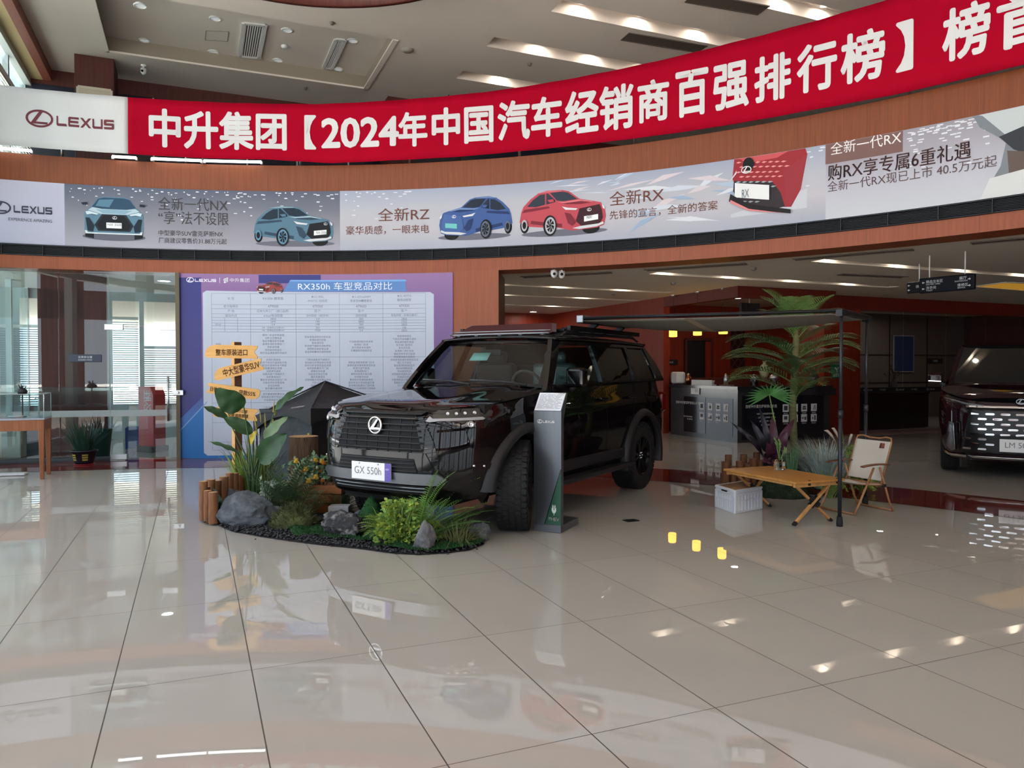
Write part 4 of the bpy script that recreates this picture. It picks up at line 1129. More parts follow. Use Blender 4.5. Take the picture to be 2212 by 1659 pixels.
tiles([(lface(x, 880)[0], lface(1545, y)[1]) for y in (887, 909) for x in (1512, 1530, 1547, 1563.5)], LF, .15)
tiles([(rface(x, 880)[1 - 1], rface(1760, y)[1]) for y in (888, 910) for x in (1690, 1710, 1730, 1751)], RF, .155)
mb = MB(); x, z = lface(1461, 871); mb.text('西安中升雷克萨斯核心价值', lambda a, b: LF(x, z, a, b, .004), .85, .06)
for k, (t_, px, py) in enumerate((('为客户带来惊喜的服务', 1477, 900), ('用心成就信任', 1485, 906))): x2, z2 = lface(px, py); mb.text(t_, lambda a, b: LF(x2, z2, a, b, .004), None, .03)
x, z = rface(1610, 882); mb.text('西安中升雷克萨斯核心价值', lambda a, b: RF(x, z, a, b, .004), .78, .065)
for k, t_ in enumerate(('为客户提供超越期待的服务', '以真诚之心对待每一位客人', '用专业守护每一次的出行', '与您一同感受')):
    x2, z2 = rface(1634 + 3 * k, 896 + 8 * k); mb.text(t_, lambda a, b: RF(x2, z2, a, b, .004), None, .035)
mb.build('lettering', TILEW, BAR, M=MBAR, fix=False, smooth=False)

# wooden lintel, walls and door of the bar
mb = MB(); LZ = 2.84
mb.bar(bp(-.02, 0, (LZ + HL) / 2), bp(2.42, 0, (LZ + HL) / 2), .16, HL - LZ); mb.bar(bp(0, -.08, (LZ + HL) / 2), bp(0, 2.44, (LZ + HL) / 2), .16, HL - LZ)
mb.bar(bp(.66, 2.5, (2.76 + HL) / 2), bp(.66, 12, (2.76 + HL) / 2), .16, HL - 2.76)
struct(mb, 'beam_bar', wood('lintel_veneer', S(104, 30, 18), S(80, 20, 12), (9, 9, .35)))
mb = MB(); mb.box(bp((2.42 + fu - BU) / 2, .0, HL / 2), (fu - BU - 2.42, .16, HL), atan2(U.y, U.x)); struct(mb, 'wall_bar_side', WOOD_RED)
BKU = 4.0
pv0, pv1 = (touv(PL(x, 900, bp(.64, 0), U))[1] - BV for x in (1779, 1857))
mb = MB(); mb.add([bp(BKU, .05, 0), bp(BKU, pv1, 0), bp(BKU, pv1, HL), bp(BKU, .05, HL)], [(0, 1, 2, 3)]); struct(mb, 'wall_bar_back', WOOD_RED)
bk = lambda px, py, d=.012: PL(px, py, bp(BKU - d, 0), U)
mb = MB(); a, b = bk(1480, 733), bk(1536, 733); c = lambda p, z: Vector((p.x, p.y, z))
mb.add([c(a, 0), c(b, 0), b, a], [(0, 1, 2, 3)]); DB = struct(mb, 'door_2', mat('dark_doorway', S(18, 14, 14), .6))
mb = MB()
for p, q_ in ((c(a, 0), a), (a, b), (b, c(b, 0))): mb.bar(p - U * .02, q_ - U * .02, .07, .05, up=U)
mb.build('door_frame', WOOD_DK, DB)
a, b = bk(1523, 738, .05), bk(1539, 738, .05); mb = MB(); mb.add([c(a, 0), c(b, 0), b, a], [(0, 1, 2, 3)]); mb.build('door_leaf', WOOD_RED, DB)
def wall_plate(px0, py0, px1, py1, nm, lab, cat, m, plane, n, thick=.02, text=None, tm=None, th=.5):
    a, b = PL(px0, py1, plane, n), PL(px1, py0, plane, n); n = Vector(n).normalized(); d = n if n.dot(ray(px0, py0)) < 0 else -n
    rt = Z.cross(d).normalized(); w_ = (b - a).dot(rt); h_ = b.z - a.z
    t = thing(nm, lab, cat, a); mb = MB(); f = lambda x, y, k=0: rt * x + Z * y + d * k
    mb.add([f(0, 0), f(w_, 0), f(w_, h_), f(0, h_), f(0, 0, thick), f(w_, 0, thick), f(w_, h_, thick), f(0, h_, thick)], [(3, 2, 1, 0), (4, 5, 6, 7), (0, 1, 5, 4), (1, 2, 6, 5), (2, 3, 7, 6), (3, 0, 4, 7)])
    mb.build('plate', m, t, smooth=False)
    if text:
        mb = MB()
        for s_, x, y, hh in text: mb.text(s_, lambda p, q_: f(x * w_ + p, y * h_ + q_, thick + .002), None, hh * h_, ax='c')
        mb.build('lettering', tm, t, fix=False, smooth=False)
    return t, f, w_, h_
INKW = flat((222, 224, 226))
wall_plate(1431, 777, 1463, 788, 'room_sign', 'small black room plate on the red wall left of the dark doorway', 'sign', BLACK, bp(BKU - .01, 0), U, text=[('茶水间', .5, .3, .4)], tm=INKW)
t, f, w_, h_ = wall_plate(1493, 836, 1511, 851, 'notice_card', 'small white notice card on the front of the bar counter', 'sign', WHITE, bp(0, -.012), V, .006, [('温馨提示', .65, .5, .14), ('请勿吸烟', .65, .3, .13)], flat((150, 70, 70)))
t, f, w_, h_ = wall_plate(1795, 786, 1816, 817, 'restroom_sign', 'green restroom sign on the red pillar behind the awning pole', 'sign', mat('sign_green', S(20, 110, 84), .4), bp(.63, 0), U, .02, [('洗手间', .5, .1, .22)], flat((220, 236, 228)))
mb = MB(); mb.poly([(.3, .75), (.36, .8), (.62, .45), (.56, .4)], 0, lambda x, y: f(x * w_, y * h_, .023)); mb.poly([(.66, .8), (.72, .75), (.6, .6), (.56, .64)], 0, lambda x, y: f(x * w_, y * h_, .023)); mb.build('symbol', flat((220, 236, 228)), t, fix=False, smooth=False)
pv0, pv1 = (touv(PL(x, 900, bp(.64, 0), U))[1] - BV for x in (1779, 1857))
mb = MB(); mb.box(bp(1.06, (pv0 + pv1) / 2, HL / 2), (pv1 - pv0, .84, HL), RB); struct(mb, 'pillar_bar', wood('orange_veneer', S(140, 44, 20), S(110, 32, 14), (9, 9, .35)))
# diamond rack on the back wall
a, b = bk(1578, 795), bk(1608, 690)
t = thing('wine_rack', 'dark red diamond lattice rack on the bar back wall', 'rack', a); w_, h_ = (b - a).dot(V), b.z - a.z; mb = MB()
f = lambda x, y: V * x + Z * y - U * .03
for k in range(-4, 6):
    for sg_ in (1, -1):
        pts = []
        for q_ in (0, 1):
            x = (k * .5 + q_ * 2.0 * sg_) * w_ if False else None
        y0 = k * w_ * .6
        lo, hi_ = max(0, y0), min(h_, y0 + w_ * 1.2)
        if hi_ > lo:
            xa, xb = (lo - y0) / 1.2, (hi_ - y0) / 1.2
            if sg_ < 0: xa, xb = w_ - xa, w_ - xb
            mb.bar(f(xa, lo), f(xb, hi_), .025, .03, up=U)
mb.build('lattice', WOOD_DK, t)
mb = MB(); mb.box(V * w_ / 2 + Z * h_ / 2 - U * .01, (w_, .015, h_), RB); mb.build('back_board', mat('rack_shadow', S(40, 10, 8), .7), t)
# things on the counter
def at_counter(px, u=.25, v=.25, left=True):
    if left:
        p = PL(px, 815, bp(0, v), V); return Vector((p.x, p.y, CH_))
    p = PL(px, 815, bp(u, 0), U); return Vector((p.x, p.y, CH_))
t = thing('water_dispenser', 'white rounded hot water machine on the bar counter', 'water dispenser', at_counter(1464), RB - .5)
mb = MB(); mb.box((0, 0, .15), (.3, .34, .26)); mb.build('housing', WHITE, t, bevel=.05, seg=4); mb = MB(); mb.box((-.1, -.171, .15), (.1, .01, .22)); mb.build('front_panel', mat('pale_grey_panel', S(176, 178, 182), .3), t, bevel=.004)
mb = MB()
for s_ in (-.11, .11): mb.box((s_, 0, .012), (.05, .24, .024))
mb.build('feet', BLACK, t)
COPPER = mat('copper', S(176, 104, 64), .22, metal=1)
def jug(px, m, lab, h, r, v=.25, left=True, tray=False, u=.25):
    t = thing('coffee_pot', lab, 'pot', at_counter(px, u, v, left) + (Z * .015 if tray else Z * 0), RB + .4)
    mb = MB(); mb.lathe([(0, 0), (r, 0), (r * 1.02, h * .5), (r * .8, h * .72), (r * .62, h * .8), (r * .66, h * .85)], n=20); mb.build('body', m, t)
    mb = MB(); mb.lathe([(r * .66, h * .85), (r * .6, h * .93), (r * .25, h * .98), (r * .2, h), (0, h)], n=18); mb.build('lid', STEEL if m != STEEL else CHROME, t)
    mb = MB(); mb.tube([(r * .6, 0, h * .84), (r * 1.7, 0, h * .86), (r * 1.9, 0, h * .6), (r * 1.5, 0, h * .3), (r, 0, h * .25)], .009, 6); mb.build('handle', m, t)
    return t
jug(1487, COPPER, 'copper thermos jug beside the white hot water machine', .25, .05)
jug(1568, STEEL, 'tall steel jug standing on a small tray on the bar counter', .24, .045, tray=True)
p = at_counter(1570); t = thing('serving_tray', 'small tray under the tall steel jug', 'tray', p, RB); mb = MB(); mb.lathe([(0, 0), (.14, 0), (.155, .015), (.15, .015), (.135, .008), (0, .008)], n=24); mb.build('tray_dish', mat('pinkish_tray', S(150, 120, 112), .3), t)
def press(px, lab):
    t = thing('glass_teapot', lab, 'teapot', at_counter(px, .25, .25, False), RB)
    mb = MB(); mb.lathe([(0, .004), (.075, .004), (.08, .02), (.08, .17)], n=20); mb.build('glass_body', PANE_MID, t); mb = MB(); mb.lathe([(.078, .01), (.078, .09), (0, .09)], n=20); mb.build('tea', mat('dark_tea', S(34, 18, 12), .1), t)
    mb = MB(); mb.lathe([(.083, .165), (.083, .21), (.04, .225), (.015, .235), (0, .24)], n=20); mb.build('lid', STEEL, t); mb = MB(); mb.tube([(.08, 0, .19), (.15, 0, .19), (.16, 0, .1), (.08, 0, .05)], .009, 6); mb.build('handle', BLACK, t)
press(1629, 'glass teapot with a steel lid, left of the pale vase'); press(1671, 'glass teapot with a steel lid, right of the pale vase')
t = thing('cup_rack', 'white box of small cups on the bar counter between copper and steel jugs', 'cup rack', at_counter(1520), atan2(U.y, U.x))
mb = MB(); mb.box((0, 0, .01), (.7, .12, .02)); mb.box((0, .05, .06), (.7, .015, .1)); mb.build('rack_tray', WHITE, t)
for k in range(5):
    mb = MB(); mb.lathe([(0, .022), (.045, .022), (.055, .1), (.05, .1), (.04, .03), (0, .03)], c=(-.27 + k * .135, -.01, 0), n=14); mb.build('cup', mat('cup_white', S(206, 208, 210), .2), t)
def vase(p, h, r, m, lab, nm='vase', sc=None):
    t = tag(None, None) if False else None
    mb = MB(); pr = [(0, 0), (.5, 0), (.55, .04), (.8, .2), (1, .42), (.95, .58), (.6, .74), (.28, .84), (.25, .92), (.36, .985), (.42, 1), (.34, 1), (.2, .9), (0, .88)]
    mb.lathe([(a * r, b * h) for a, b in pr], n=24); o = mb.build(nm, m); o.location = p; tag(o, lab, 'vase'); return o
mb = MB(); mb.box(bp(2.9, 1.6, .62), (2.4, .4, 1.24), RB); mb.build('back_shelf', WOOD_DK); o = bpy.data.objects['back_shelf']; tag(o, 'dark red back cabinet behind the bar counter', 'cabinet')
p = PL(1651, 814, bp(2.7, 0), U); vase(Vector((p.x, p.y, 1.24)), .40, .135, mat('celadon', S(190, 190, 158), .12), 'pale green porcelain vase standing behind the bar counter')
vase(at_counter(1757, .25, 0, False), .33, .115, mat('brown_glaze', S(70, 66, 54), .1), 'dark glazed vase at the right end of the bar counter')
# pendant lamps
AMB = mat('amber_glass', S(240, 170, 40), .5, emit=S(255, 186, 60), es=2.2)
for Y, px, lab in ((16.5, 1454, 'amber pendant lamp over the bar, farthest along the lintel'), (15.75, 1506.5, 'amber pendant lamp over the bar, middle one of the three'), (15.1, 1562, 'amber pendant lamp over the bar, nearest the lintel corner')):
    p = P(px, 720, Y); p.z = HL; t = thing('pendant_lamp', lab, 'pendant lamp', p, group='pendant lamps over the bar')
    mb = MB(); mb.lathe([(.05, 0), (.05, -.03), (.006, -.035)], n=14); mb.build('canopy', STEEL, t); mb = MB(); mb.tube([(0, 0, -.03), (0, 0, -.72)], .004, 5); mb.build('cord', BLACK, t)
    mb = MB(); mb.lathe([(0, -.70), (.07, -.70), (.085, -.72), (.088, -.9), (.08, -.91), (0, -.905)], n=20); mb.build('lamp_shade', AMB, t)
t = thing('hanging_screen', 'black screen hung from the bar ceiling, half hidden by the palm', 'screen', P(1619, 640, 16.4)); hz = HL - t.location.z; 
mb = MB(); mb.tube([(0, 0, hz), (0, 0, -.2)], .012, 6); mb.build('rod', WHITE, t); mb = MB(); mb.box((0, 0, -.3), (.5, .08, .3), RB); mb.build('screen_case', BLACK, t, bevel=.01)

# ================================================================ meeting room behind glass at the right
gw = lambda v, z, o=0: bp(.66 + o, pv1 + v, z)
ed = [0, 1.35, 2.75, 4.15, 5.6, 12]
for i, (a, b) in enumerate(zip(ed, ed[1:])):
    mb = MB(); mb.add([gw(a + .01, .05), gw(b - .01, .05), gw(b - .01, 2.76), gw(a + .01, 2.76)], [(0, 1, 2, 3)]); struct(mb, 'window_%d' % (6 + i), PANE_MID)
mb = MB(); mb.bar(gw(0, .03), gw(8, .03), .06, .06); struct(mb, 'trim_11', STEEL)
t = thing('glass_strip', 'black strip with small white marks across the meeting room glass', 'sticker strip', gw(0, .97, -.006)); M = Matrix.Translation(-gw(0, .97, -.006))
mb = MB(); mb.add([gw(.02, .91, -.006), gw(5.6, .91, -.006), gw(5.6, 1.03, -.006), gw(.02, 1.03, -.006)], [(0, 1, 2, 3)]); mb.build('film', mat('black_film', (.012, .012, .014), .5), t, M=M)
mb = MB()
for k in range(11):
    x = .12 + k * .5
    if k % 2: mb.text('中升集团', lambda a, b: gw(x + a, .955 + b, -.009), None, .045)
    else: logo(mb, lambda a, b: gw(x + a, .95 + b, -.009), 0, 0, .26, .055)
mb.build('lettering', flat((170, 172, 176)), t, M=M, fix=False, smooth=False)
TAUPE = mat('taupe_panel', S(96, 88, 82), .5)
RBK = 3.6; mb = MB(); mb.add([gw(-.5, 0, RBK), gw(16, 0, RBK), gw(16, 3.06, RBK), gw(-.5, 3.06, RBK)], [(0, 1, 2, 3)]); struct(mb, 'wall_meeting', TAUPE)
mb = MB()
for z in (1.05, 1.86): mb.bar(gw(-.5, z, RBK - .01), gw(16, z, RBK - .01), .02, .03)
for px in (1921, 2002, 2090): 
    p = PL(px, 800, gw(0, 0, RBK - .01), U); mb.bar(c(p, 0), c(p, 3.0), .03, .02, up=V)
struct(mb, 'trim_12', mat('joint_black', S(24, 20, 22), .5))
mb = MB(); mb.add([gw(0, 0, .1), gw(0, 0, RBK), gw(0, 3.06, RBK), gw(0, 3.06, .1)], [(0, 1, 2, 3)]); struct(mb, 'wall_meeting_side', WOOD_RED)
t, f, w_, h_ = wall_plate(1928, 804, 1972, 725, 'wall_poster', 'framed dark blue poster on the meeting room wall', 'poster', mat('frame_grey', S(150, 150, 156), .3), gw(0, 0, RBK - .02), U, .03) if False else wall_plate(1928, 725, 1973, 804, 'wall_poster', 'framed dark blue poster on the meeting room wall', 'poster', mat('frame_grey', S(150, 150, 156), .3), gw(0, 0, RBK - .02), U, .03)
mb = MB(); mb.add([f(.03, .03, .034), f(w_ - .03, .03, .034), f(w_ - .03, h_ - .03, .034), f(.03, h_ - .03, .034)], [(0, 1, 2, 3)]); mb.build('print', mat('poster_blue', S(26, 54, 92), .3), t)
wall_plate(2003, 774, 2035, 785, 'room_sign', 'small black room plate on the taupe meeting room wall', 'sign', BLACK, gw(0, 0, RBK - .02), U, .02, [('洽谈室', .5, .3, .4)], INKW)
t = thing('meeting_cabinet', 'long low black cabinet inside the meeting room', 'cabinet', gw(1.8, 0, 1.3)); M = Matrix.Translation(-gw(1.8, 0, 1.3))
mb = MB(); mb.box(gw(1.8, .42, 1.3), (3.2, .7, .84), RB); mb.build('body', mat('cabinet_black', S(24, 24, 34), .3), t, M=M); mb = MB()
mb.box(gw(1.8, .85, 1.3), (3.26, .74, .03), RB); mb.build('top', STONE2, t, M=M)
p = PL(1930, 897, gw(0, 0, 1.1), U); p.z = .868
t = thing('flower_vase', 'white vase with dried flowers in the meeting room', 'vase', p); mb = MB(); mb.lathe([(0, 0), (.06, 0), (.09, .05), (.085, .2), (.045, .3), (.04, .34), (.03, .34), (.02, .2), (0, .2)], n=18); mb.build('vase_body', mat('vase_white', S(190, 186, 182), .3), t)
mb = MB(); random.seed(7); hd = MB()
for k in range(12):
    a = random.uniform(0, 2 * pi); r_ = random.uniform(.05, .24); z = random.uniform(.42, .66); e = (r_ * cos(a), r_ * sin(a), z)
    mb.tube([(0, 0, .3), (r_ * .4 * cos(a), r_ * .4 * sin(a), z * .8), e], .004, 4); hd.lathe([(0, -.03), (.022, -.01), (.026, .012), (0, .03)], c=e, n=7)
mb.build('stems', mat('dry_stem', S(90, 80, 60)), t); hd.build('blossoms', mat('dry_bloom', S(180, 150, 130), .8), t)

for px, py, lab in ((1905, 671, 'added round lamp in the meeting room ceiling, nearest the red pillar'), (2034, 668, 'added round lamp in the meeting room ceiling above the small room plate'), (2130, 668, 'added round lamp in the meeting room ceiling above the minivan roof')):
    downlight(px, py, HL, .09, lab, True, 'added lamps of the meeting room')  # lamps added to light the taupe back wall

# ================================================================ hanging direction signs
def hang_sign(a, b, z0, z1, lab, rods, texts, name='hanging_sign', d=.06):
    o = (a + b) / 2; o.z = z1; t = thing(name, lab, 'sign', o); l = (b - a).length; rz = atan2((b - a).y, (b - a).x); t.rotation_euler.z = rz
    mb = MB(); mb.box((0, 0, (z0 - z1) / 2), (l, d, z1 - z0)); mb.build('panel', mat('sign_navy', S(14, 15, 26), .5, spec=.2), t, bevel=.015, seg=3)
    for r_ in rods: mb = MB(); mb.tube([((r_ - .5) * l, 0, 0), ((r_ - .5) * l, 0, HL - z1)], .008, 8); mb.build('rod', WHITE, t)
    mb = MB(); hh = z1 - z0
    for s_, x, y, th in texts: mb.text(s_, lambda p, q_: ((x - .5) * l + p, -d / 2 - .003, -hh + y * hh + q_), None, th * hh)
    def arrow(x, y, s_, dr):
        for pts in ([(0, 0), (.5, .5), (.5, .15), (1.1, .15), (1.1, -.15), (.5, -.15), (.5, -.5)],): mb.poly([(p * dr, q_) for p, q_ in pts], 0, lambda p, q_: ((x - .5) * l + p * s_, -d / 2 - .003, -hh + y * hh + q_ * s_))
    for x, dr in ((.06, 1), (.94, -1)):
        for y in (.68, .27): arrow(x, y, .034, dr)
    mb.build('lettering', flat((214, 218, 224)), t, fix=False, smooth=False)
hang_sign(P(1987, 618, 10.85), P(2107, 605, 10.25), 2.53, 2.745, 'long navy direction sign hung from the lower ceiling by two white rods', (.18, .82), [('精品交车区', .14, .62, .2), ('DELIVERY AREA', .14, .5, .09), ('洗手间', .14, .22, .2), ('TOILET', .14, .1, .09), ('展厅', .74, .66, .2), ('SHOWROOM', .66, .54, .09), ('维修区', .71, .24, .2), ('SERVICE', .71, .12, .09)])
hang_sign(P(1960, 610, 11.75), P(2012, 606, 11.45), 2.62, 2.79, 'short navy direction sign hung behind the long one', (.5,), [('休息区', .4, .4, .3)])

# ================================================================ the black SUV
HD = Vector((-.52, -.854, 0)).normalized(); LT = Vector((-HD.y, HD.x, 0))
AX = 1.39                                     # axles at +-AX
FC = G(1113, 1143) - LT * .82
SUVC = FC - HD * AX
SUV = thing('suv', 'glossy black SUV with a roof rack, nose towards the rock garden', 'car', SUVC, atan2(HD.y, HD.x))
toW = lambda p: SUVC + HD * p[0] + LT * p[1] + Z * p[2]
PAINT = mat('black_paint', (.0045, .0035, .004), .03, spec=.5)
TRIM = mat('black_cladding', (.014, .014, .016), .5)
GLOSSB = mat('piano_black', (.005, .005, .006), .06)
SATIN = mat('satin_black', (.02, .021, .024), .3, metal=.3)
SILVER = mat('satin_silver', S(138, 142, 148), .3, metal=.85)


def terp(t, x):
    for (a, p), (b, q_) in zip(t, t[1:]):
        if x <= b: return p + (q_ - p) * max(0, (x - a) / (b - a))
    return t[-1][1]


WZ = [(.30, .84), (.36, .90), (.46, .93), (.60, .945), (.80, .955), (.95, .955), (1.05, .945), (1.10, .925), (1.2, .90), (1.3, .875)]
AZ = [(.30, .98), (.36, 1.06), (.46, 1.115), (.60, 1.14), (.80, 1.135), (.95, 1.12), (1.03, 1.10), (1.08, 1.06), (1.12, 1.0), (1.3, .95)]
RZ = [(.30, .62), (.45, .72), (.7, .76), (1.0, .76), (1.3, .72)]
NF, XC, XR = 3.6, 1.18, -1.6
ztop = lambda x: terp([(-2.5, 1.31), (.6, 1.285), (.8, 1.25), (2.0, 1.135), (2.2, 1.105), (2.4, 1.09)], x)
sgn = lambda v: (v > 0) - (v < 0)
sp = lambda v, e: sgn(v) * abs(v) ** e


def front(th, z):                              # th in degrees from the nose: a place on the front of the body
    t = radians(th); w, a = terp(WZ, z), terp(AZ, z)
    return (XC + a * max(0, cos(t)) ** (2 / NF), w * sp(sin(t), 2 / NF), z)


def arch_z(x, r=.50):
    z = .30
    for xa in (AX, -AX):
        d = abs(x - xa)
        if d < r: z = max(z, .40 + sqrt(r * r - d * d) * .98)
    return z


cols = []
for k in range(-16, 17):
    cols.append(('f', k * 90 / 16))
side_x = [XC - (XC - XR) * i / 52 for i in range(1, 52)]
def column(kind, val, side=1):
    if kind == 'f': base = front(val, .6); x0 = base[0]
    elif kind == 's': x0 = val
    else: x0 = XR - .6
    zb = .30 if kind == 'r' else (arch_z(x0) if (kind == 's' or abs(val) > 55) else .36)
    zt = ztop(x0); out = []
    for i in range(17):
        f = i / 16; z = zb + (zt - zb) * f
        if kind == 'f': p = front(val, z); p = (p[0], p[1], z)
        elif kind == 's': p = (val, side * terp(WZ, z), z)
        else:
            t = radians(val); p = (XR - terp(RZ, z) * max(0, cos(t)) ** (2 / 5), terp(WZ, z) * sp(sin(t), 2 / 5), z)
        out.append(p)
    return out
loop = [column('f', k * 90 / 20) for k in range(-20, 21)] + [column('s', x, 1) for x in side_x] + [column('r', 90 - k * 90 / 10) for k in range(0, 21)] + [column('s', x, -1) for x in reversed(side_x)]
mb = MB(); n = len(loop); vs = [p for c_ in loop for p in c_]
mb.add(vs, [(i * 17 + j, ((i + 1) % n) * 17 + j, ((i + 1) % n) * 17 + j + 1, i * 17 + j + 1) for i in range(n) for j in range(16)], 0, True)
BODY = mb.build('body', PAINT, SUV)
mb = MB(); mb.box((0, 0, .62), (4.2, 1.16, .66)); mb.box((0, 0, 1.1), (3.9, 1.72, .1)); mb.box((1.95, 0, .5), (.3, 1.1, .3)); mb.build('underbody', mat('underbody_black', (.006, .006, .006), .9), SUV)

# bonnet
def hood(u, v):
    x = .80 + (2.235 - .80) * u; y_out = terp(WZ, ztop(x)) * (1 if x < XC else (1 - min(.999, ((x - XC) / (terp(AZ, ztop(x) - .01) + .005)) ** NF)) ** (1 / NF)) - .004
    y = (v * 2 - 1) * y_out; a = abs(v * 2 - 1)
    z = ztop(x) + .004 + .028 * (1 - a ** 4) + .026 * (1 / (1 + math.exp((a - .56) * 26))) * (1 - u * .55)
    if u > .9: z -= (u - .9) ** 2 * 3.2
    if u > .999: return (x + .012, y, 1.045)
    return (x, y, z)
mb = MB(); mb.grid(hood, 36, 60); mb.build('hood', PAINT, SUV)

# seen-in-the-photo helper: pixel -> (th, z) on the nose
def proj(p):
    q_ = toW(p); d = q_ - Vector((0, 0, EYE)); f_ = d.y * cos(PITCH) - d.z * sin(PITCH); u_ = d.y * sin(PITCH) + d.z * cos(PITCH)
    return 1106 + FPX * d.x / f_, 829.5 - FPX * u_ / f_


def nose(px, py):
    z = .8
    for _ in range(6):
        lo, hi = -88, 88
        for _ in range(30):
            m = (lo + hi) / 2
            if proj(front(m, z))[0] < px: lo = m
            else: hi = m
        q_ = front(lo, z); w_ = toW(q_); d = ray(px, py); z = min(1.12, max(.3, EYE + d.z * w_.y / d.y))
    return lo, z


def th_y(y, z):                                # nose angle for a sideways position
    lo, hi = 0, 90
    for _ in range(40):
        m = (lo + hi) / 2
        if front(m, z)[1] < abs(y): lo = m
        else: hi = m
    return lo * sgn(y)


def skin(pts, off, m, name, parent, th=.01, mirror=False, cut=.05, M2=None):
    """a panel that follows the nose; pts are (th, z); off = how far it stands out, th = its thickness"""
    def place(t, z, d):
        a = Vector(front(t, z)); e = Vector(front(min(89, t + .5), z)) - Vector(front(max(-89, t - .5), z)); nrm = e.cross(Z); nrm.normalize()
        if nrm.x < 0: nrm = -nrm
        return a + nrm * d
    obs = []
    for sg_ in ((1, -1) if mirror else (1,)):
        pp = [((t * sg_) / 60, z) for t, z in pts]
        mb = MB(); mb.poly(pp, 0, lambda t, z: place(t * 60, z, off), cut=cut)
        k = len(pp); ring_ = []
        for i in range(k):
            a, b = pp[i], pp[(i + 1) % k]
            for j in range(4): ring_.append((a[0] + (b[0] - a[0]) * j / 4, a[1] + (b[1] - a[1]) * j / 4))
        q_ = len(ring_); mb.add([place(t * 60, z, off) for t, z in ring_] + [place(t * 60, z, off - th) for t, z in ring_], [(i, (i + 1) % q_, q_ + (i + 1) % q_, q_ + i) for i in range(q_)], 0, False)
        obs.append(mb.build(name, m, parent, smooth=True, ang=20))
    return obs


yz = lambda y, z: (th_y(y, z), z)
def ysk(pts, off, m, name, parent, **k): return skin([yz(y, z) for y, z in pts], off, m, name, parent, **k)

# grille: dark recess, frame, bars, slatted wings
GRI = ysk([(-.40, 1.065), (.40, 1.065), (.45, .95), (.50, .76), (-.50, .76), (-.45, .95)], .006, mat('grille_void', (.004, .004, .005), .7), 'grille', SUV)[0]
def nbar(y0, y1, z, h, off, m, name, parent, d=.03, z1=None):
    mb = MB(); k = 16; sec = ((-h / 2, 0), (-h / 2, d * .7), (0, d), (h / 2, d * .7), (h / 2, 0))
    vs = []
    for i in range(k + 1):
        y = y0 + (y1 - y0) * i / k; zz = z + ((z1 or z) - z) * i / k
        for dz, dd in sec:
            p = front(th_y(y, zz), zz); vs.append((p[0] + off + dd, p[1], zz + dz))
    ns = len(sec); mb.add(vs, [(i * ns + j, (i + 1) * ns + j, (i + 1) * ns + j + 1, i * ns + j + 1) for i in range(k) for j in range(ns - 1)] + [tuple(range(ns)), tuple(k * ns + j for j in range(ns))], 0, False)
    return mb.build(name, m, parent)
for k in range(6):
    z = 1.035 - k * .05; hw = terp([(.76, .50), (.95, .45), (1.065, .40)], z) - .008
    nbar(-hw, hw, z, .015, .008, mat('grille_bar_grey', (.13, .135, .14), .22, metal=.6), 'grille_bar', GRI, .04)
mb = MB()
for k in range(6):
    for y in (-.36, -.24, -.12, .0, .12, .24, .36):
        z = 1.01 - k * .05; p = front(th_y(y, z), z)
        mb.box((p[0] + .008, p[1], z), (.006, .005, .04))
mb.build('grille_mesh', TRIM, GRI)
FRM = ysk([(-.455, 1.092), (.455, 1.092), (.425, 1.068), (-.425, 1.068)], .03, SATIN, 'grille_frame', SUV, th=.04)[0]
N_ = lambda *ps: [nose(*p) for p in ps]
for o in skin(N_((899, 898), (915, 888), (937, 955), (950, 1003), (934, 1010), (911, 970)), .010, GLOSSB, 'grille_wing', SUV, mirror=True, th=.015):
    sg_ = 1 if (o.data.vertices[0].co.y > 0) else -1
    mb = MB()
    for k in range(12):
        py = 903 + k * 8.6; xi = terp([(898, 900), (970, 912), (1010, 934)], py); xo = terp([(888, 915), (955, 936), (1003, 949)], py - 4)
        a, b = (Vector(front(q_[0] * sg_, q_[1])) for q_ in (nose(xi, py), nose(xo, py - 4))); mb.bar(a + Vector((.012, 0, 0)), b + Vector((.010, sg_ * .004, 0)), .008, .007)
    mb.build('wing_slats', SATIN, o)
# bumper: bar, lower grille, silver skid plate, dark lower lip
ysk([(-.500, .755), (.500, .755), (.572, .62), (.545, .577), (-.545, .577), (-.572, .62)], .02, GLOSSB, 'bumper_bar', SUV, th=.03)
LG = ysk([(-.40, .705), (.40, .705), (.44, .575), (-.44, .575)], .026, MATS['grille_void'], 'lower_grille', SUV)[0]
for k in range(4): nbar(-.40 - k * .01, .40 + k * .01, .69 - k * .03, .009, .022, SATIN, 'grille_bar', LG, .012)
ysk([(-.60, .585), (.60, .585), (.66, .545), (.60, .49), (-.60, .49), (-.66, .545)], .045, SILVER, 'skid_plate', SUV, th=.05)
ysk([(-.58, .475), (.58, .475), (.55, .40), (-.55, .40)], .025, TRIM, 'lower_lip', SUV, th=.03)
for k in range(2): nbar(-.5, .5, .46 - k * .03, .01, .03, SILVER, 'lip_bar', SUV, .012)

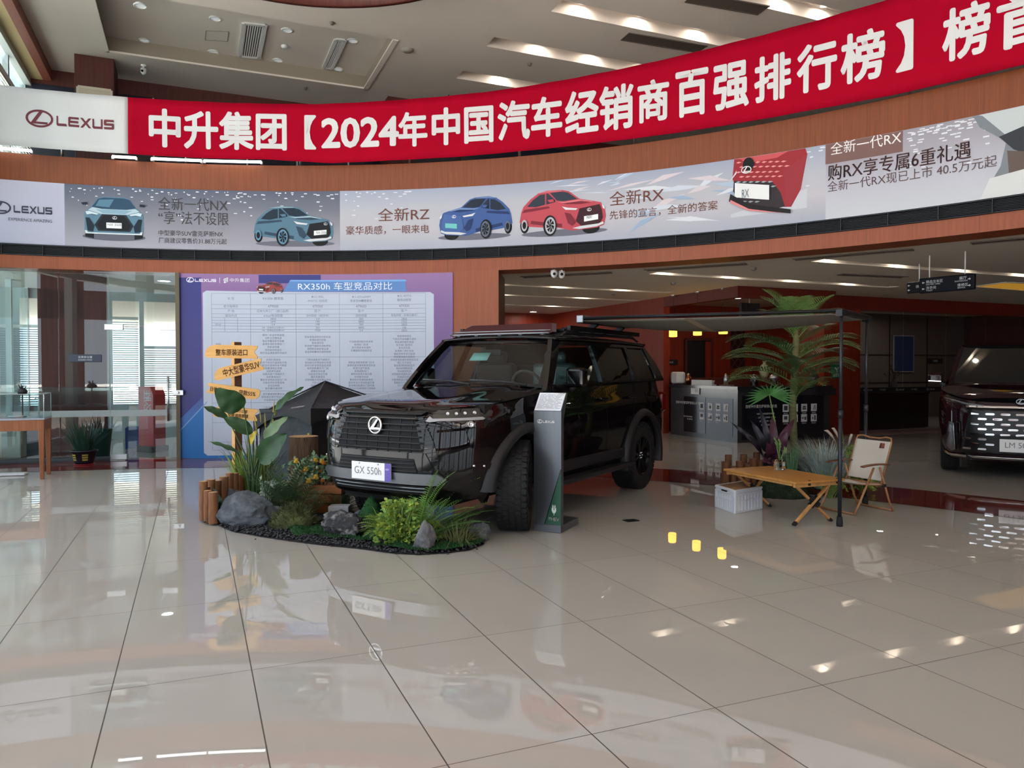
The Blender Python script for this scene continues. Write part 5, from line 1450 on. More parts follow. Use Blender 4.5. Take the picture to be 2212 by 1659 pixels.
# number plate
pp = front(0, .58); PXF = pp[0] + .06; PY = -.015
mb = MB(); mb.box((PXF, PY, .583), (.008, .44, .15)); PL_ = mb.build('licence_plate', mat('plate_white', S(236, 238, 240), .35), SUV, bevel=.003)
mb = MB(); mb.box((PXF + .005, PY + .187, .583), (.003, .066, .15)); mb.text('HEV', lambda a, b: (PXF + .0075, PY + .185 + a, .60 + b), None, .016, ax='c', mi=1); mb.build('plate_band', [mat('plate_violet', S(98, 84, 176), .35), flat((220, 220, 240))], PL_)
mb = MB(); mb.text('GX 550h', lambda a, b: (PXF + .0055, PY - .035 + a, .555 + b), .30, .062, ax='c'); mb.build('lettering', flat((128, 132, 138)), PL_, fix=False, smooth=False)
mb = MB()
for y in (-.13, .08): mb.lathe([(0, 0), (.007, 0), (.007, .004), (0, .005)], n=8, M=Matrix.Translation((PXF + .003, PY + y, .645)) @ Matrix.Rotation(pi / 2, 4, 'Y'))
mb.build('screws', STEEL, PL_)
# round badge on the grille
p = front(0, .972); MB_ = Matrix.Translation((p[0] + .035, 0, .972)) @ Matrix.Rotation(pi / 2, 4, 'Y')
mb = MB(); mb.lathe([(.074, 0), (.078, .012), (.072, .02), (.064, .02), (.06, .012), (.06, 0)], n=36, M=MB_); mb.lathe([(0, .004), (.062, .004)], n=36, mi=1, M=MB_)
BDG = mb.build('badge', [CHROME, mat('badge_black', (.01, .01, .012), .05)], SUV)
mb = MB(); bx = p[0] + .048
for pts in ([(.022, .05), (.04, .05), (-.012, -.02), (.055, -.02), (.05, -.036), (-.055, -.036), (-.05, -.028)],): mb.prism([(a, b) for a, b in pts], lambda a, b, k: (bx + k * .008, a, .972 + b))
mb.build('badge_stroke', CHROME, BDG)

# head lamps, traced where the photo shows the near one and mirrored for the other
N_ = lambda *ps: [nose(*p) for p in ps]
for o in skin(N_((934, 893), (952, 884), (1000, 882), (1050, 880), (1064, 888), (1058, 908), (1046, 925), (1000, 922), (940, 912)), .010, mat('lamp_cover', (.006, .006, .008), .03, coat=1), 'headlight', SUV, mirror=True, th=.03):
    sg_ = 1 if o.data.vertices[0].co.y > 0 else -1
    for (px, py, r) in ((968, 893, .013), (986, 893, .013), (1004, 892, .013), (1024, 891, .014), (1016, 916, .026)):
        t_, z_ = nose(px, py); q_ = Vector(front(t_ * sg_, z_)); e = Vector(front((t_ + 1) * sg_, z_)) - Vector(front((t_ - 1) * sg_, z_)); nrm = (e.cross(Z) * sg_).normalized()
        if nrm.x < 0: nrm = -nrm
        mb = MB(); mb.lathe([(r, .0), (r, .012), (r * .8, .012), (r * .7, .004), (0, .014)], n=16, M=Matrix.Translation(q_ + nrm * .008) @ nrm.to_track_quat('Z', 'Y').to_matrix().to_4x4())
        mb.build('projector', CHROME, o)
LAMPW = mat('day_lamp', S(158, 156, 160), .2)
skin(N_((921, 910), (930, 899), (936, 904), (1040, 900), (1046, 903), (1042, 906), (952, 909), (930, 912)), .02, LAMPW, 'day_lamp', SUV, mirror=True, th=.008)
for o in skin(N_((1004, 922), (1034, 922), (1038, 950), (1030, 968), (1018, 968)), .012, GLOSSB, 'side_vent', SUV, mirror=True, th=.012):
    sg_ = 1 if o.data.vertices[0].co.y > 0 else -1; mb = MB()
    for k in range(5):
        a, b = nose(1007 + k * 2.6, 929 + k * 8), nose(1036, 928 + k * 8); A_, B_ = Vector(front(a[0] * sg_, a[1])), Vector(front(b[0] * sg_, b[1])); mb.bar(A_ * 1.001, B_ * 1.001, .012, .008)
    mb.build('vent_slats', SATIN, o)
for o in skin(N_((1010, 1003), (1032, 1001), (1060, 1000), (1058, 1012), (1030, 1013)), .012, GLOSSB, 'fog_lamp', SUV, mirror=True, th=.012):
    sg_ = 1 if o.data.vertices[0].co.y > 0 else -1
    for px in (1024, 1046):
        t_, z_ = nose(px, 1006); q_ = Vector(front(t_ * sg_, z_)); mb = MB(); mb.lathe([(0, -.012), (.014, -.006), (.014, .006), (0, .012)], c=q_ + Vector((.012, sg_ * .008, 0)), n=10); mb.build('fog_bulb', CHROME, o)

# flares over the wheels
for xa in (AX, -AX):
    for sy in (1, -1):
        yb = lambda x: .95 if x < XC else .95 * max(.0, 1 - (min(x - XC, 1.1) / 1.13) ** NF) ** (1 / NF)
        mb = MB(); k = 26; vs = []
        for i in range(k + 1):
            a = radians((2 if xa > 0 else -12) + (190 if xa > 0 else 204) * i / k); cx, cz = cos(a), sin(a)
            sq = 1 / max(abs(cx), abs(cz), .82) if False else 1
            for r, dy in ((.485, -.13), (.49, .015), (.505, .05), (.56, .045), (.585, .005), (.585, -.07)):
                z = .40 + r * cz * .98; vs.append((xa + r * cx, sy * (yb(xa + r * cx) + dy), z))
        mb.add(vs, [(i * 6 + j, (i + 1) * 6 + j, (i + 1) * 6 + j + 1, i * 6 + j + 1) for i in range(k) for j in range(5)], 0, True)
        mb.build('wheel_flare', TRIM, SUV)
# wheels
def wheel(parent, x, y, sy, r, w, steer=0, spokes=6, rimm=BLACKM, blocks=True):
    hub = bpy.data.objects.new('wheel', None); COL.objects.link(hub); hub.parent = parent; hub.location = (x, y, r); hub.rotation_euler = (0, 0, steer)
    R_ = Matrix.Rotation(pi / 2 * -sy, 4, 'X')
    mb = MB(); rr_ = r * .60
    mb.lathe([(rr_, -w * .46), (rr_ * 1.1, -w * .5), (r * .9, -w * .5), (r * .965, -w * .44), (r * .985, -w * .36), (r * .985, w * .36), (r * .965, w * .44), (r * .9, w * .5), (rr_ * 1.1, w * .5), (rr_, w * .46), (rr_, -w * .46)], n=64, M=R_)
    if blocks:
        nb = 44; random.seed(11)
        for i in range(nb):
            a = 2 * pi * i / nb
            for j, yy in enumerate((-.40, -.21, 0, .21, .40)):
                aa = a + (j % 2) * pi / nb; ww = w * (.17 if abs(yy) < .3 else .16); ll = r * 2 * pi / nb * .72
                m_ = Matrix.Rotation(aa, 4, 'Y') @ Matrix.Translation((0, yy * w, r * .985)) @ Matrix.Rotation(random.uniform(-.35, .35), 4, 'Z')
                mb.box((0, 0, 0), (ll, ww, r * .032), M=m_)
                if abs(yy) > .3: mb.box((0, 0, 0), (ll * .8, w * .02, r * .12), M=Matrix.Rotation(aa, 4, 'Y') @ Matrix.Translation((0, sgn(yy) * w * .5, r * .9)))
    mb.build('tyre', RUBBER, hub)
    mb = MB(); mb.lathe([(rr_ * .98, -w * .45), (rr_, w * .4), (rr_ * .99, w * .47), (rr_ * .93, w * .47), (rr_ * .9, w * .3), (rr_ * .86, -w * .3)], n=40, M=R_)
    mb.lathe([(0, w * .34), (rr_ * .2, w * .36), (rr_ * .24, w * .28), (rr_ * .24, -w * .1)], n=20, M=R_)
    for i in range(spokes):
        a = 2 * pi * i / spokes
        for d in (-.13, .13):
            mb.bar(R_ @ Vector((rr_ * .18 * cos(a + d), rr_ * .18 * sin(a + d), w * .3)), R_ @ Vector((rr_ * .95 * cos(a + d * 1.3), rr_ * .95 * sin(a + d * 1.3), w * .4)), rr_ * .13, w * .14, up=(0, 1, 0))
    mb.build('rim', rimm, hub)
    mb = MB()
    for i in range(6): a = 2 * pi * i / 6; mb.lathe([(0, .0), (.011, 0), (.011, .02), (0, .022)], n=6, M=R_ @ Matrix.Translation((rr_ * .14 * cos(a), rr_ * .14 * sin(a), w * .34)))
    mb.build('lug_nuts', CHROME, hub)
    return hub
for xa, st in ((AX, .46), (-AX, 0)):
    for sy in (1, -1): wheel(SUV, xa, sy * .82, sy, .405, .265, st)

# cabin: pillars, glass, roof
belt = lambda x: ztop(x) + .0
RTZ = 1.745
def cab(x, t):                                # left cabin side: t 0 at the belt, 1 at the roof edge
    return Vector((x, .885 - .185 * max(0, t) ** 1.15, belt(x) + (RTZ - belt(x)) * t))
def slab(name, pts, m, parent=SUV, both=True, th=.05, off=0, cut=.25):
    for sg_ in ((1, -1) if both else (1,)):
        mb = MB()
        def f(x, t, k):
            p = cab(x, t); return Vector((p.x, sg_ * (p.y + off - (1 - k) * th), p.z))
        n_ = 8
        # outline densified along t so that the curve of the side is kept
        q_ = []
        for i in range(len(pts)):
            a, b = pts[i], pts[(i + 1) % len(pts)]
            s_ = max(1, int(abs(b[1] - a[1]) * n_)); q_ += [(a[0] + (b[0] - a[0]) * j / s_, a[1] + (b[1] - a[1]) * j / s_) for j in range(s_)]
        mb.prism(q_, f); mb.build(name, m, parent)
WSB, WST = .83, .40
wx = lambda t: WSB + (WST - WSB) * t
tail = lambda t: -2.28 + .26 * max(0, t) ** 1.6
slab('front_pillar', [(wx(0) + .12, -.05), (wx(0) - .02, 0), (wx(1) - .10, 1), (wx(1) + .06, 1.02)], PAINT)
slab('middle_pillar', [(-.36, 0), (-.46, 0), (-.48, 1), (-.40, 1)], GLOSSB)
slab('rear_pillar', [(-1.30, 0), (-1.42, 0), (-1.42, 1), (-1.33, 1)], GLOSSB)
slab('tail_pillar', [(-2.02, 0), (tail(0), 0), (tail(.5), .5), (tail(1), 1), (-1.95, 1)], PAINT)
slab('window_rail', [(.74, -.02), (tail(0), -.02), (tail(0), .05), (.66, .05)], GLOSSB, th=.06)
slab('roof_rail_side', [(wx(.9), .92), (tail(.92), .92), (tail(1), 1.03), (wx(1), 1.03)], PAINT, th=.08)
TINT = pane_glass('tinted_car_glass', (.05, .06, .06))
slab('side_window', [(.70, .04), (-.36, .04), (-.40, .94), (wx(.94) - .08, .94)], PANE_CAR, th=.006, off=-.02)
slab('side_window', [(-.46, .04), (-1.31, .04), (-1.34, .94), (-.48, .94)], TINT, th=.006, off=-.02)
slab('side_window', [(-1.41, .04), (-2.05, .04), (-1.98, .94), (-1.41, .94)], TINT, th=.006, off=-.02)
def wsp(u, v):                                # windscreen: u across -1..1, v up 0..1
    hw = .775 - .115 * v; bow = .10 * (1 - u * u)
    return Vector((WSB - .02 + bow * (1 - .3 * v) - (WSB - WST) * v, u * hw, 1.285 + (1.738 - 1.285) * v))
mb = MB(); mb.grid(lambda a, b: wsp(a * 2 - 1, b), 20, 8); mb.build('windscreen', PANE_CAR, SUV, fix=False)
mb = MB()
for v0, v1 in ((0, .035), (.955, 1.03)): mb.grid(lambda a, b: wsp(a * 2.04 - 1.02, v0 + (v1 - v0) * b) + Vector((.004, 0, .002)), 20, 1)
for s_ in (-1, 1): mb.grid(lambda a, b: wsp(s_ * (.95 + .08 * a), b) + Vector((.004, 0, .002)), 1, 8)
mb.build('windscreen_frame', GLOSSB, SUV, fix=False)
mb = MB(); mb.grid(lambda a, b: Vector((tail(b) + .03 * (2 * a - 1) ** 2, (a * 2 - 1) * (.86 - .17 * b), 1.31 + (RTZ - 1.31) * b)), 10, 8); mb.build('rear_window', TINT, SUV, fix=False)
def roof(a, b):
    x = wx(1) + .03 + (tail(1) - .06 - wx(1)) * a; y = (b * 2 - 1); e = 1 - max(0, min(1, min(a, 1 - a) * 9)) ** .6
    return (x, y * .715, RTZ + .012 + .05 * (1 - min(1, abs(y)) ** 3) * (1 - .45 * e) + .018 * sin(pi * a))
mb = MB(); mb.grid(roof, 30, 24); ROOF = mb.build('roof', PAINT, SUV, fix=False, solid=.03)
for sy in (1, -1):
    mb = MB(); mb.tube([(.25, sy * .68, 1.785), (.15, sy * .68, 1.83), (-1.7, sy * .68, 1.84), (-1.85, sy * .68, 1.80)], .016); mb.build('roof_rail', BLACKM, SUV)
# interior
CABM = mat('cabin_black', (.012, .012, .013), .6); PLAST = mat('seat_film', S(66, 84, 86), .15, spec=.8, bump=.5, bscale=14)
mb = MB(); mb.box((.62, 0, 1.19), (.36, 1.5, .12)); mb.build('dashboard', CABM, SUV, bevel=.04, seg=3)
for sy in (.38, -.38):
    mb = MB(); mb.box((-.18, sy, 1.24), (.16, .5, .56)); mb.box((-.2, sy, 1.58), (.1, .26, .15)); mb.build('seat', PLAST if sy > 0 else CABM, SUV, bevel=.05, seg=3)
mb = MB(); mb.box((-1.1, 0, 1.28), (.16, 1.3, .44)); mb.build('rear_bench', CABM, SUV, bevel=.05)
mb = MB(); Ms_ = Matrix.Translation((.40, .38, 1.27)) @ Matrix.Rotation(-1.1, 4, 'Y'); mb.tube([Ms_ @ Vector((.18 * cos(2 * pi * i / 28), .18 * sin(2 * pi * i / 28), 0)) for i in range(28)], .016, 8, closed=True)
for a in (0, pi, -pi / 2): mb.bar(Ms_ @ Vector((0, 0, 0)), Ms_ @ Vector((.17 * sin(a), .17 * cos(a), 0)), .03, .015)
mb.build('steering_wheel', mat('wheel_leather', (.06, .055, .05), .4), SUV)
mb = MB(); mb.box((.52, 0, 1.62), (.03, .24, .07)); mb.build('rear_mirror', CABM, SUV, bevel=.01)
def on_ws(u0, u1, v0, v1, d=.012): return [wsp(u0, v0) + Vector((-d, 0, 0)), wsp(u1, v0) + Vector((-d, 0, 0)), wsp(u1, v1) + Vector((-d, 0, 0)), wsp(u0, v1) + Vector((-d, 0, 0))]
mb = MB(); mb.add(on_ws(-.29, .03, .56, .74), [(0, 1, 2, 3)]); o = mb.build('price_card', mat('mint_paper', S(150, 210, 206), .6), SUV, solid=.002); o['label'] = 'mint green paper behind the windscreen'
mb = MB(); mb.add([(.62, .50, 1.262), (.80, .36, 1.255), (.84, .52, 1.262), (.68, .64, 1.27)], [(0, 1, 2, 3)]); o = mb.build('dash_paper', mat('blue_paper', S(176, 214, 232), .6), SUV, solid=.002); o['label'] = 'pale blue papers on the dashboard'
for y0, y1 in ((-.66, .02), (.0, .64)):
    mb = MB(); a = wsp(y1 / .77, .02) + Vector((.05, 0, .0)); b = wsp(y0 / .77, .07) + Vector((.03, 0, .012)); mb.tube([a, a + (b - a) * .4 + Vector((.02, 0, .02)), b], [.014, .011, .007], 6)
    mb.bar(a + (b - a) * .2 + Vector((0, 0, .018)), b + Vector((.0, 0, .012)), .02, .014); mb.build('wiper', SATIN, SUV)
# mirrors
for sy in (1, -1):
    mb = MB(); mb.box((.42, sy * .955, 1.365), (.13, .20, .20)); MRR = mb.build('side_mirror', GLOSSB, SUV, bevel=.035, seg=4)
    mb = MB(); mb.box((.352, sy * .955, 1.365), (.004, .165, .165)); mb.build('mirror_glass', CHROME, MRR)
    mb = MB(); mb.tube([(.42, sy * .88, 1.235), (.42, sy * .93, 1.28)], .028, 8); mb.build('mirror_arm', TRIM, MRR)
# sills, boards, handles, door lines
for sy in (1, -1):
    mb = MB(); mb.box((0, sy * .955, .365), (1.86, .19, .05)); mb.build('running_board', TRIM, SUV, bevel=.015)
    mb = MB(); mb.box((0, sy * .93, .50), (1.80, .05, .12)); mb.build('sill_cladding', TRIM, SUV, bevel=.02)
    for x in (-.24, -1.02):
        mb = MB(); mb.box((x, sy * .955, 1.13), (.2, .035, .03)); mb.build('door_handle', GLOSSB, SUV, bevel=.01)
    mb = MB()
    for x in (.80, -.33, -1.05):
        zz = [arch_z(x, .58) + .02 + (1.27 - arch_z(x, .58)) * i / 10 for i in range(11)]; mb.tube([(x - .02 * i * (x == -1.05), sy * (terp(WZ, z) + .001), z) for i, z in enumerate(zz)], .0035, 4)
    mb.build('door_gaps', mat('gap_black', (.001, .001, .001), .9), SUV)
    mb = MB(); mb.box((-2.27, sy * .80, 1.02), (.14, .2, .26)); mb.build('tail_lamp', mat('lamp_red', S(120, 14, 16), .1), SUV, bevel=.03)
mb = MB(); mb.box((-2.33, 0, .5), (.16, 1.6, .22)); mb.build('rear_bumper', TRIM, SUV, bevel=.04)
# roof rack, fairing
mb = MB(); RZ_ = 1.885
for y in (-.62, -.37, -.12, .12, .37, .62): mb.bar((.05, y, RZ_), (-1.85, y, RZ_), .05, .02)
for x in (.10, -.25, -.6, -.95, -1.3, -1.65): mb.bar((x, -.66, RZ_ - .02), (x, .66, RZ_ - .02), .05, .02)
for y in (-.69, .69): mb.bar((.08, y, RZ_), (-1.86, y, RZ_), .04, .05)
for x in (-.1, -.85, -1.6):
    for y in (-.66, .66): mb.bar((x, y, 1.84), (x, y, RZ_), .06, .05, up=(1, 0, 0))
RACK = mb.build('roof_rack', BLACKM, SUV)
MAROON = mat('gloss_maroon', S(58, 12, 22), .35)
mb = MB(); mb.prism([(-.62, 0), (-.52, .105), (.52, .105), (.62, 0), (.60, -.02), (-.60, -.02)], lambda y, z, k: (.36 - z * 1.9 - (.10 if k == 0 else 0) - .12 * abs(y) ** 2, y, 1.835 + z))
FAIR = mb.build('roof_fairing', MAROON, SUV, bevel=.006)
mb = MB(); wordmark(mb, lambda a, b: (.292 - .05 - b * 1.9, -.02 + a, 1.866 + b + .006), .2, .024); mb.build('lettering', flat((206, 190, 196)), FAIR, fix=False, smooth=False)
mb = MB()
pts = [(.44 - .12 * y * y, y, 1.822) for y in (-.62, -.55, -.3, -.2, 0, .2, .3, .55, .62)]
mb.tube([Vector(p) for p in pts], .011, 6); mb.tube([Vector(p) + Vector((-.04, 0, .03)) for p in pts], .008, 6)
for y in (-.5, -.25, .05, .3, .55): mb.bar((.44 - .12 * y * y, y, 1.815), (.38 - .12 * y * y, y, 1.785), .04, .02)
mb.build('light_bar', SILVER, SUV)

# awning fixed to the left side of the rack, with two poles
AW = thing('car_awning', 'grey pull-out awning beside the black SUV roof, held by two dark poles', 'awning', toW((-.33, .72, 1.98))); Ma = Matrix.Translation(-Vector(AW.location))
x0, x1, yc, yo = -.30, -1.62, .64, 3.36
zc = 2.0; tip = W(1817, 675, 0); zt_ = 1.975
FO = Vector((3.02, 6.93, zt_)); RO = Vector((3.78, 8.05, zt_ + .02))
mb = MB(); a, b = toW((x0, yc, zc)), toW((x1, yc, zc)); mb.bar(a, b, .085, .085); mb.build('case', SATIN, AW, M=Ma, bevel=.015)
for p_, d in ((a, HD), (b, -HD)): mb = MB(); mb.bar(p_, p_ + d * .02, .08, .085); mb.build('case_end', SILVER, AW, M=Ma, bevel=.008)
for x in (-.6, -1.35):
    mb = MB(); mb.bar(toW((x, .60, 1.90)), toW((x, .70, 1.96)), .05, .05); mb.build('bracket', BLACKM, AW, M=Ma)
mb = MB()
def canopy(u, v):
    p = (a * (1 - u) + FO * u) * (1 - v) + (b * (1 - u) + RO * u) * v
    return p - Z * (.02 + .085 * sin(pi * v) * sin(pi * min(1, u * .9 + .05)) + .05 * v * sin(pi * u))
mb.grid(canopy, 30, 14); mb.build('canopy', mat('grey_canvas', S(112, 108, 100), .8, bump=.1), AW, M=Ma, fix=False, solid=.003)
mb = MB(); mb.grid(lambda u, v: canopy(.44 + .03 * u + .02 * sin(pi * v), v) - Z * .004, 1, 14); mb.build('strap', mat('tan_strap', S(150, 136, 118), .7), AW, M=Ma, fix=False)
for p_, q_, nm in ((a, FO, 'front_arm'), (b, RO, 'front_arm')):
    mb = MB(); mb.tube([p_ + Z * .01, q_ + Z * .01], .017, 8); mb.build('side_arm', BLACKM, AW, M=Ma)
mb = MB(); mb.bar(FO, RO, .06, .05); mb.build('front_rail', BLACKM, AW, M=Ma, bevel=.01)
for q_ in (FO, RO):
    mb = MB(); mb.tube([(q_.x, q_.y, .03), (q_.x, q_.y, 1.05)], .019, 10); mb.tube([(q_.x, q_.y, 1.03), (q_.x, q_.y, q_.z)], .015, 10); mb.tube([(q_.x, q_.y, 1.0), (q_.x, q_.y, 1.07)], .024, 10); o = mb.build('pole', mat('pole_grey', (.03, .033, .04), .3, metal=.5), AW, M=Ma)
    mb = MB(); mb.lathe([(0, 0), (.028, 0), (.03, .03), (.024, .09), (0, .09)], c=(q_.x, q_.y, 0), n=12); mb.build('rubber_foot', RUBBER, o)
    mb = MB(); mb.box((q_.x, q_.y, q_.z - .01), (.07, .07, .06), .5); mb.build('joint', SATIN, o)

# ================================================================ dark minivan at the right edge
VF = G(2052, 1014) + LT * .80
VX = 1.48; VANC = VF - HD * VX
VAN = thing('minivan', 'dark maroon minivan at the right edge with a chrome dash grille', 'car', VANC, atan2(HD.y, HD.x))
VP = mat('aubergine_paint', (.020, .006, .010), .04)
vW = [(.24, .86), (.40, .93), (.7, .945), (.95, .945), (1.15, .93), (1.3, .90)]
vA = [(.24, 1.02), (.34, 1.10), (.6, 1.12), (.9, 1.09), (1.05, 1.02), (1.15, .92), (1.3, .8)]
def vfront(th, z):
    t = radians(th); return (1.30 + terp(vA, z) * max(0, cos(t)) ** (2 / 3.2), terp(vW, z) * sp(sin(t), 2 / 3.2), z)
vtop = lambda x: terp([(-2.7, 1.2), (.9, 1.2), (1.5, 1.19), (2.1, 1.10), (2.45, 1.0)], x)
def varch(x):
    z = .24
    for xa in (VX, -VX):
        d = abs(x - xa)
        if d < .40: z = max(z, .34 + sqrt(.16 - d * d))
    return z
def vcol(kind, v, side=1):
    x0 = vfront(v, .6)[0] if kind == 'f' else (v if kind == 's' else -2.5)
    zb = varch(x0) if kind == 's' or (kind == 'f' and abs(v) > 60) else .24; zt = vtop(x0); out = []
    for i in range(15):
        z = zb + (zt - zb) * i / 14
        if kind == 'f': out.append(vfront(v, z))
        elif kind == 's': out.append((v, side * terp(vW, z), z))
        else: t = radians(v); out.append((-1.7 - .92 * max(0, cos(t)) ** .4, terp(vW, z) * sp(sin(t), .4), z))
    return out
vs_x = [1.30 - 3.0 * i / 48 for i in range(1, 48)]
lp = [vcol('f', k * 4.5) for k in range(-20, 21)] + [vcol('s', x, 1) for x in vs_x] + [vcol('r', 90 - 9 * k) for k in range(21)] + [vcol('s', x, -1) for x in reversed(vs_x)]
n = len(lp); mb = MB(); mb.add([p for c_ in lp for p in c_], [(i * 15 + j, ((i + 1) % n) * 15 + j, ((i + 1) % n) * 15 + j + 1, i * 15 + j + 1) for i in range(n) for j in range(14)], 0, True); mb.build('body', VP, VAN)
mb = MB(); mb.box((0, 0, .6), (4.6, 1.2, .7)); mb.box((-.2, 0, 1.05), (4.0, 1.7, .16)); mb.build('underbody', MATS['underbody_black'], VAN)
def vhood(u, v):
    x = .95 + (2.30 - .95) * u; w_ = terp(vW, vtop(x)) * (1 if x < 1.3 else (1 - min(.999, ((x - 1.3) / (terp(vA, vtop(x) - .02) + .03)) ** 3.2)) ** (1 / 3.2)); y = (v * 2 - 1) * w_
    return (x, y, vtop(x) + .005 + .06 * (1 - (v * 2 - 1) ** 4) * (1 - .6 * u))
mb = MB(); mb.grid(vhood, 24, 30); mb.build('hood', VP, VAN)
def vws(u, v): return Vector((1.02 + .12 * (1 - u * u) * (1 - .4 * v) - 1.02 * v, u * (.82 - .14 * v), 1.20 + .62 * v ** .9))
def vroof(a, b): y = b * 2 - 1; return Vector((.02 + .07 * (1 - y * y) - 2.5 * a, y * .69, 1.82 + .075 * (1 - y ** 4) * (1 - .3 * abs(a - .4)) + .02 * sin(pi * a)))
mb = MB(); mb.grid(lambda a, b: vws(a * 2 - 1, b), 20, 8); mb.build('windscreen', mat('dark_screen', (.012, .012, .013), .04, coat=1), VAN, fix=False)
mb = MB(); mb.grid(vroof, 20, 20); mb.build('roof', VP, VAN, fix=False)
for s_ in (1, -1):
    mb = MB(); mb.grid(lambda a, b: vws(s_ * (.96 + .08 * a), b) + Vector((.006, 0, .004)), 2, 10); mb.build('front_pillar', VP, VAN)
    mb = MB(); mb.grid(lambda a, b: Vector(((1.0 - .98 * b) - (3.3 - .75 * b) * a, s_ * (.885 - .19 * b), 1.19 + .64 * b)), 16, 6); mb.build('side_window', MATS['dark_screen'], VAN)
    mb = MB(); mb.box((.80, s_ * 1.02, 1.31), (.14, .2, .15)); o = mb.build('side_mirror', VP, VAN, bevel=.04, seg=4)
    mb = MB(); mb.bar((.875, s_ * .94, 1.262), (.875, s_ * 1.11, 1.27), .02, .015); mb.build('mirror_trim', CHROME, o)
    mb = MB(); mb.bar((.80, s_ * .86, 1.17), (.80, s_ * .97, 1.26), .05, .04); mb.build('mirror_arm', BLACK, o)
def vskin(pts, off, m, name, par=None, cut=.05, mirror=True):
    def pl(y, z):
        lo, hi = 0, 90
        for _ in range(36):
            q_ = (lo + hi) / 2
            if vfront(q_, z)[1] < abs(y): lo = q_
            else: hi = q_
        p = vfront(lo * sgn(y) if y else 0, z); return Vector((p[0] + off * cos(radians(lo * .7)), p[1] + sgn(y) * off * sin(radians(lo * .7)), z))
    obs = []
    for s_ in ((1, -1) if mirror else (1,)):
        mb = MB(); mb.poly([(s_ * y, z) for y, z in pts], 0, pl, cut=cut); obs.append(mb.build(name, m, par or VAN, solid=.012))
    return obs, pl
o, vpl = vskin([(-.56, .93), (.56, .93), (.62, .60), (.66, .34), (-.66, .34), (-.62, .60)], .012, mat('grille_black', (.008, .008, .009), .3), 'grille', mirror=False)
GV = o[0]; mb = MB()
for r in range(8):
    z = .86 - r * .066; hw = terp([(.34, .65), (.6, .61), (.93, .55)], z)
    for c_ in range(-5, 6):
        y = c_ * .168 + (r % 2) * .084
        if abs(y) > hw - .03 or (abs(y) < .3 and .35 < z < .56): continue
        w_ = .06 - .02 * abs(y)
        mb.add([vpl(y + a, z + b) + Vector((d, 0, 0)) for d in (.006, .02) for a, b in ((-w_, 0), (-w_ * .8, -.013), (w_ * .8, -.013), (w_, 0), (w_ * .8, .013), (-w_ * .8, .013))], [(0, 1, 2, 3, 4, 5), (6, 7, 8, 9, 10, 11)] + [(i, (i + 1) % 6, 6 + (i + 1) % 6, 6 + i) for i in range(6)], 0, False)
mb.build('grille_dashes', CHROME, GV)
vskin([(-.60, .965), (.60, .965), (.60, .94), (-.60, .94)], .02, CHROME, 'grille_trim', mirror=False)
for o in vskin([(.56, 1.0), (.60, .96), (.88, 1.03), (.92, 1.08), (.80, 1.09), (.62, 1.03)], .012, MATS['lamp_cover'], 'headlight')[0]: pass
vskin([(.40, .975), (.60, 1.0), (.86, 1.065), (.86, 1.05), (.60, .975), (.40, .955)], .022, SILVER, 'lamp_trim')
vskin([(.74, .72), (.80, .74), (.83, .40), (.76, .34), (.72, .36)], .012, SILVER, 'corner_trim')
vskin([(.67, .75), (.71, .75), (.70, .36), (.66, .34)], .010, GLOSSB, 'corner_vent')
vskin([(-.80, .30), (.80, .30), (.86, .33), (.86, .27), (-.86, .27), (-.86, .33)], .02, CHROME, 'lower_trim', mirror=False)
pz = vfront(0, .46); mb = MB(); mb.box((pz[0] + .045, 0, .462), (.008, .46, .165)); o = mb.build('licence_plate', MATS['plate_white'], VAN, bevel=.003)
mb = MB(); mb.text('LM 500H', lambda a, b: (pz[0] + .0505, a, .435 + b), .34, .07, ax='c'); mb.build('lettering', flat((128, 132, 138)), o, fix=False, smooth=False)
mb = MB(); e0 = vpl(0, 1.02); emblem(mb, lambda a, b: (vpl(a - .055, 1.0)[0] + .02 - b * .15, a - .055, .99 + b), .11, .075); mb.build('badge', SILVER, VAN, solid=.006, fix=False, smooth=False)
for xa in (VX, -VX):
    for sy in (1, -1): wheel(VAN, xa, sy * .80, sy, .34, .225, 0, 10, SILVER, False)

# ================================================================ plants and stones
def rock(name, label, loc, dims, seed, m, cuts=14, rz=0, amp=.09, cat='rock', taper=0):
    bm = bmesh.new(); bmesh.ops.create_icosphere(bm, subdivisions=5, radius=1); random.seed(seed)
    pl = []
    for _ in range(cuts):
        n_ = Vector((random.gauss(0, 1), random.gauss(0, 1), random.gauss(0, .8))).normalized(); pl.append((n_, random.uniform(.62, .9)))
    for v in bm.verts:
        p = v.co.copy()
        for n_, d in pl:
            k = p.dot(n_)
            if k > d: p -= n_ * (k - d) * .92
        o_ = Vector((seed * 3.1, seed * 1.7, 0))
        p += v.co * (noise.fractal(p * 2.2 + o_, 1.0, 2.0, 6) * amp + .5 * amp * noise.noise(p * 7 + o_) * .5)
        p.z = max(p.z, -.72); v.co = p
    lo = [min(v.co[i] for v in bm.verts) for i in range(3)]; hi_ = [max(v.co[i] for v in bm.verts) for i in range(3)]
    for v in bm.verts: v.co = Vector([((v.co[i] - lo[i]) / (hi_[i] - lo[i]) * 2 - 1) * dims[i] if i < 2 else (v.co.z - lo[2]) / (hi_[2] - lo[2]) * dims[2] for i in range(3)])
    for v in bm.verts: k = 1 - taper * (v.co.z / dims[2]) ** 1.2; v.co.x *= k; v.co.y *= k
    me = bpy.data.meshes.new(name); bm.to_mesh(me); bm.free(); me.materials.append(m)
    for f in me.polygons: f.use_smooth = True
    o = bpy.data.objects.new(name, me); COL.objects.link(o); o.location = loc; o.rotation_euler.z = rz
    return tag(o, label, cat)


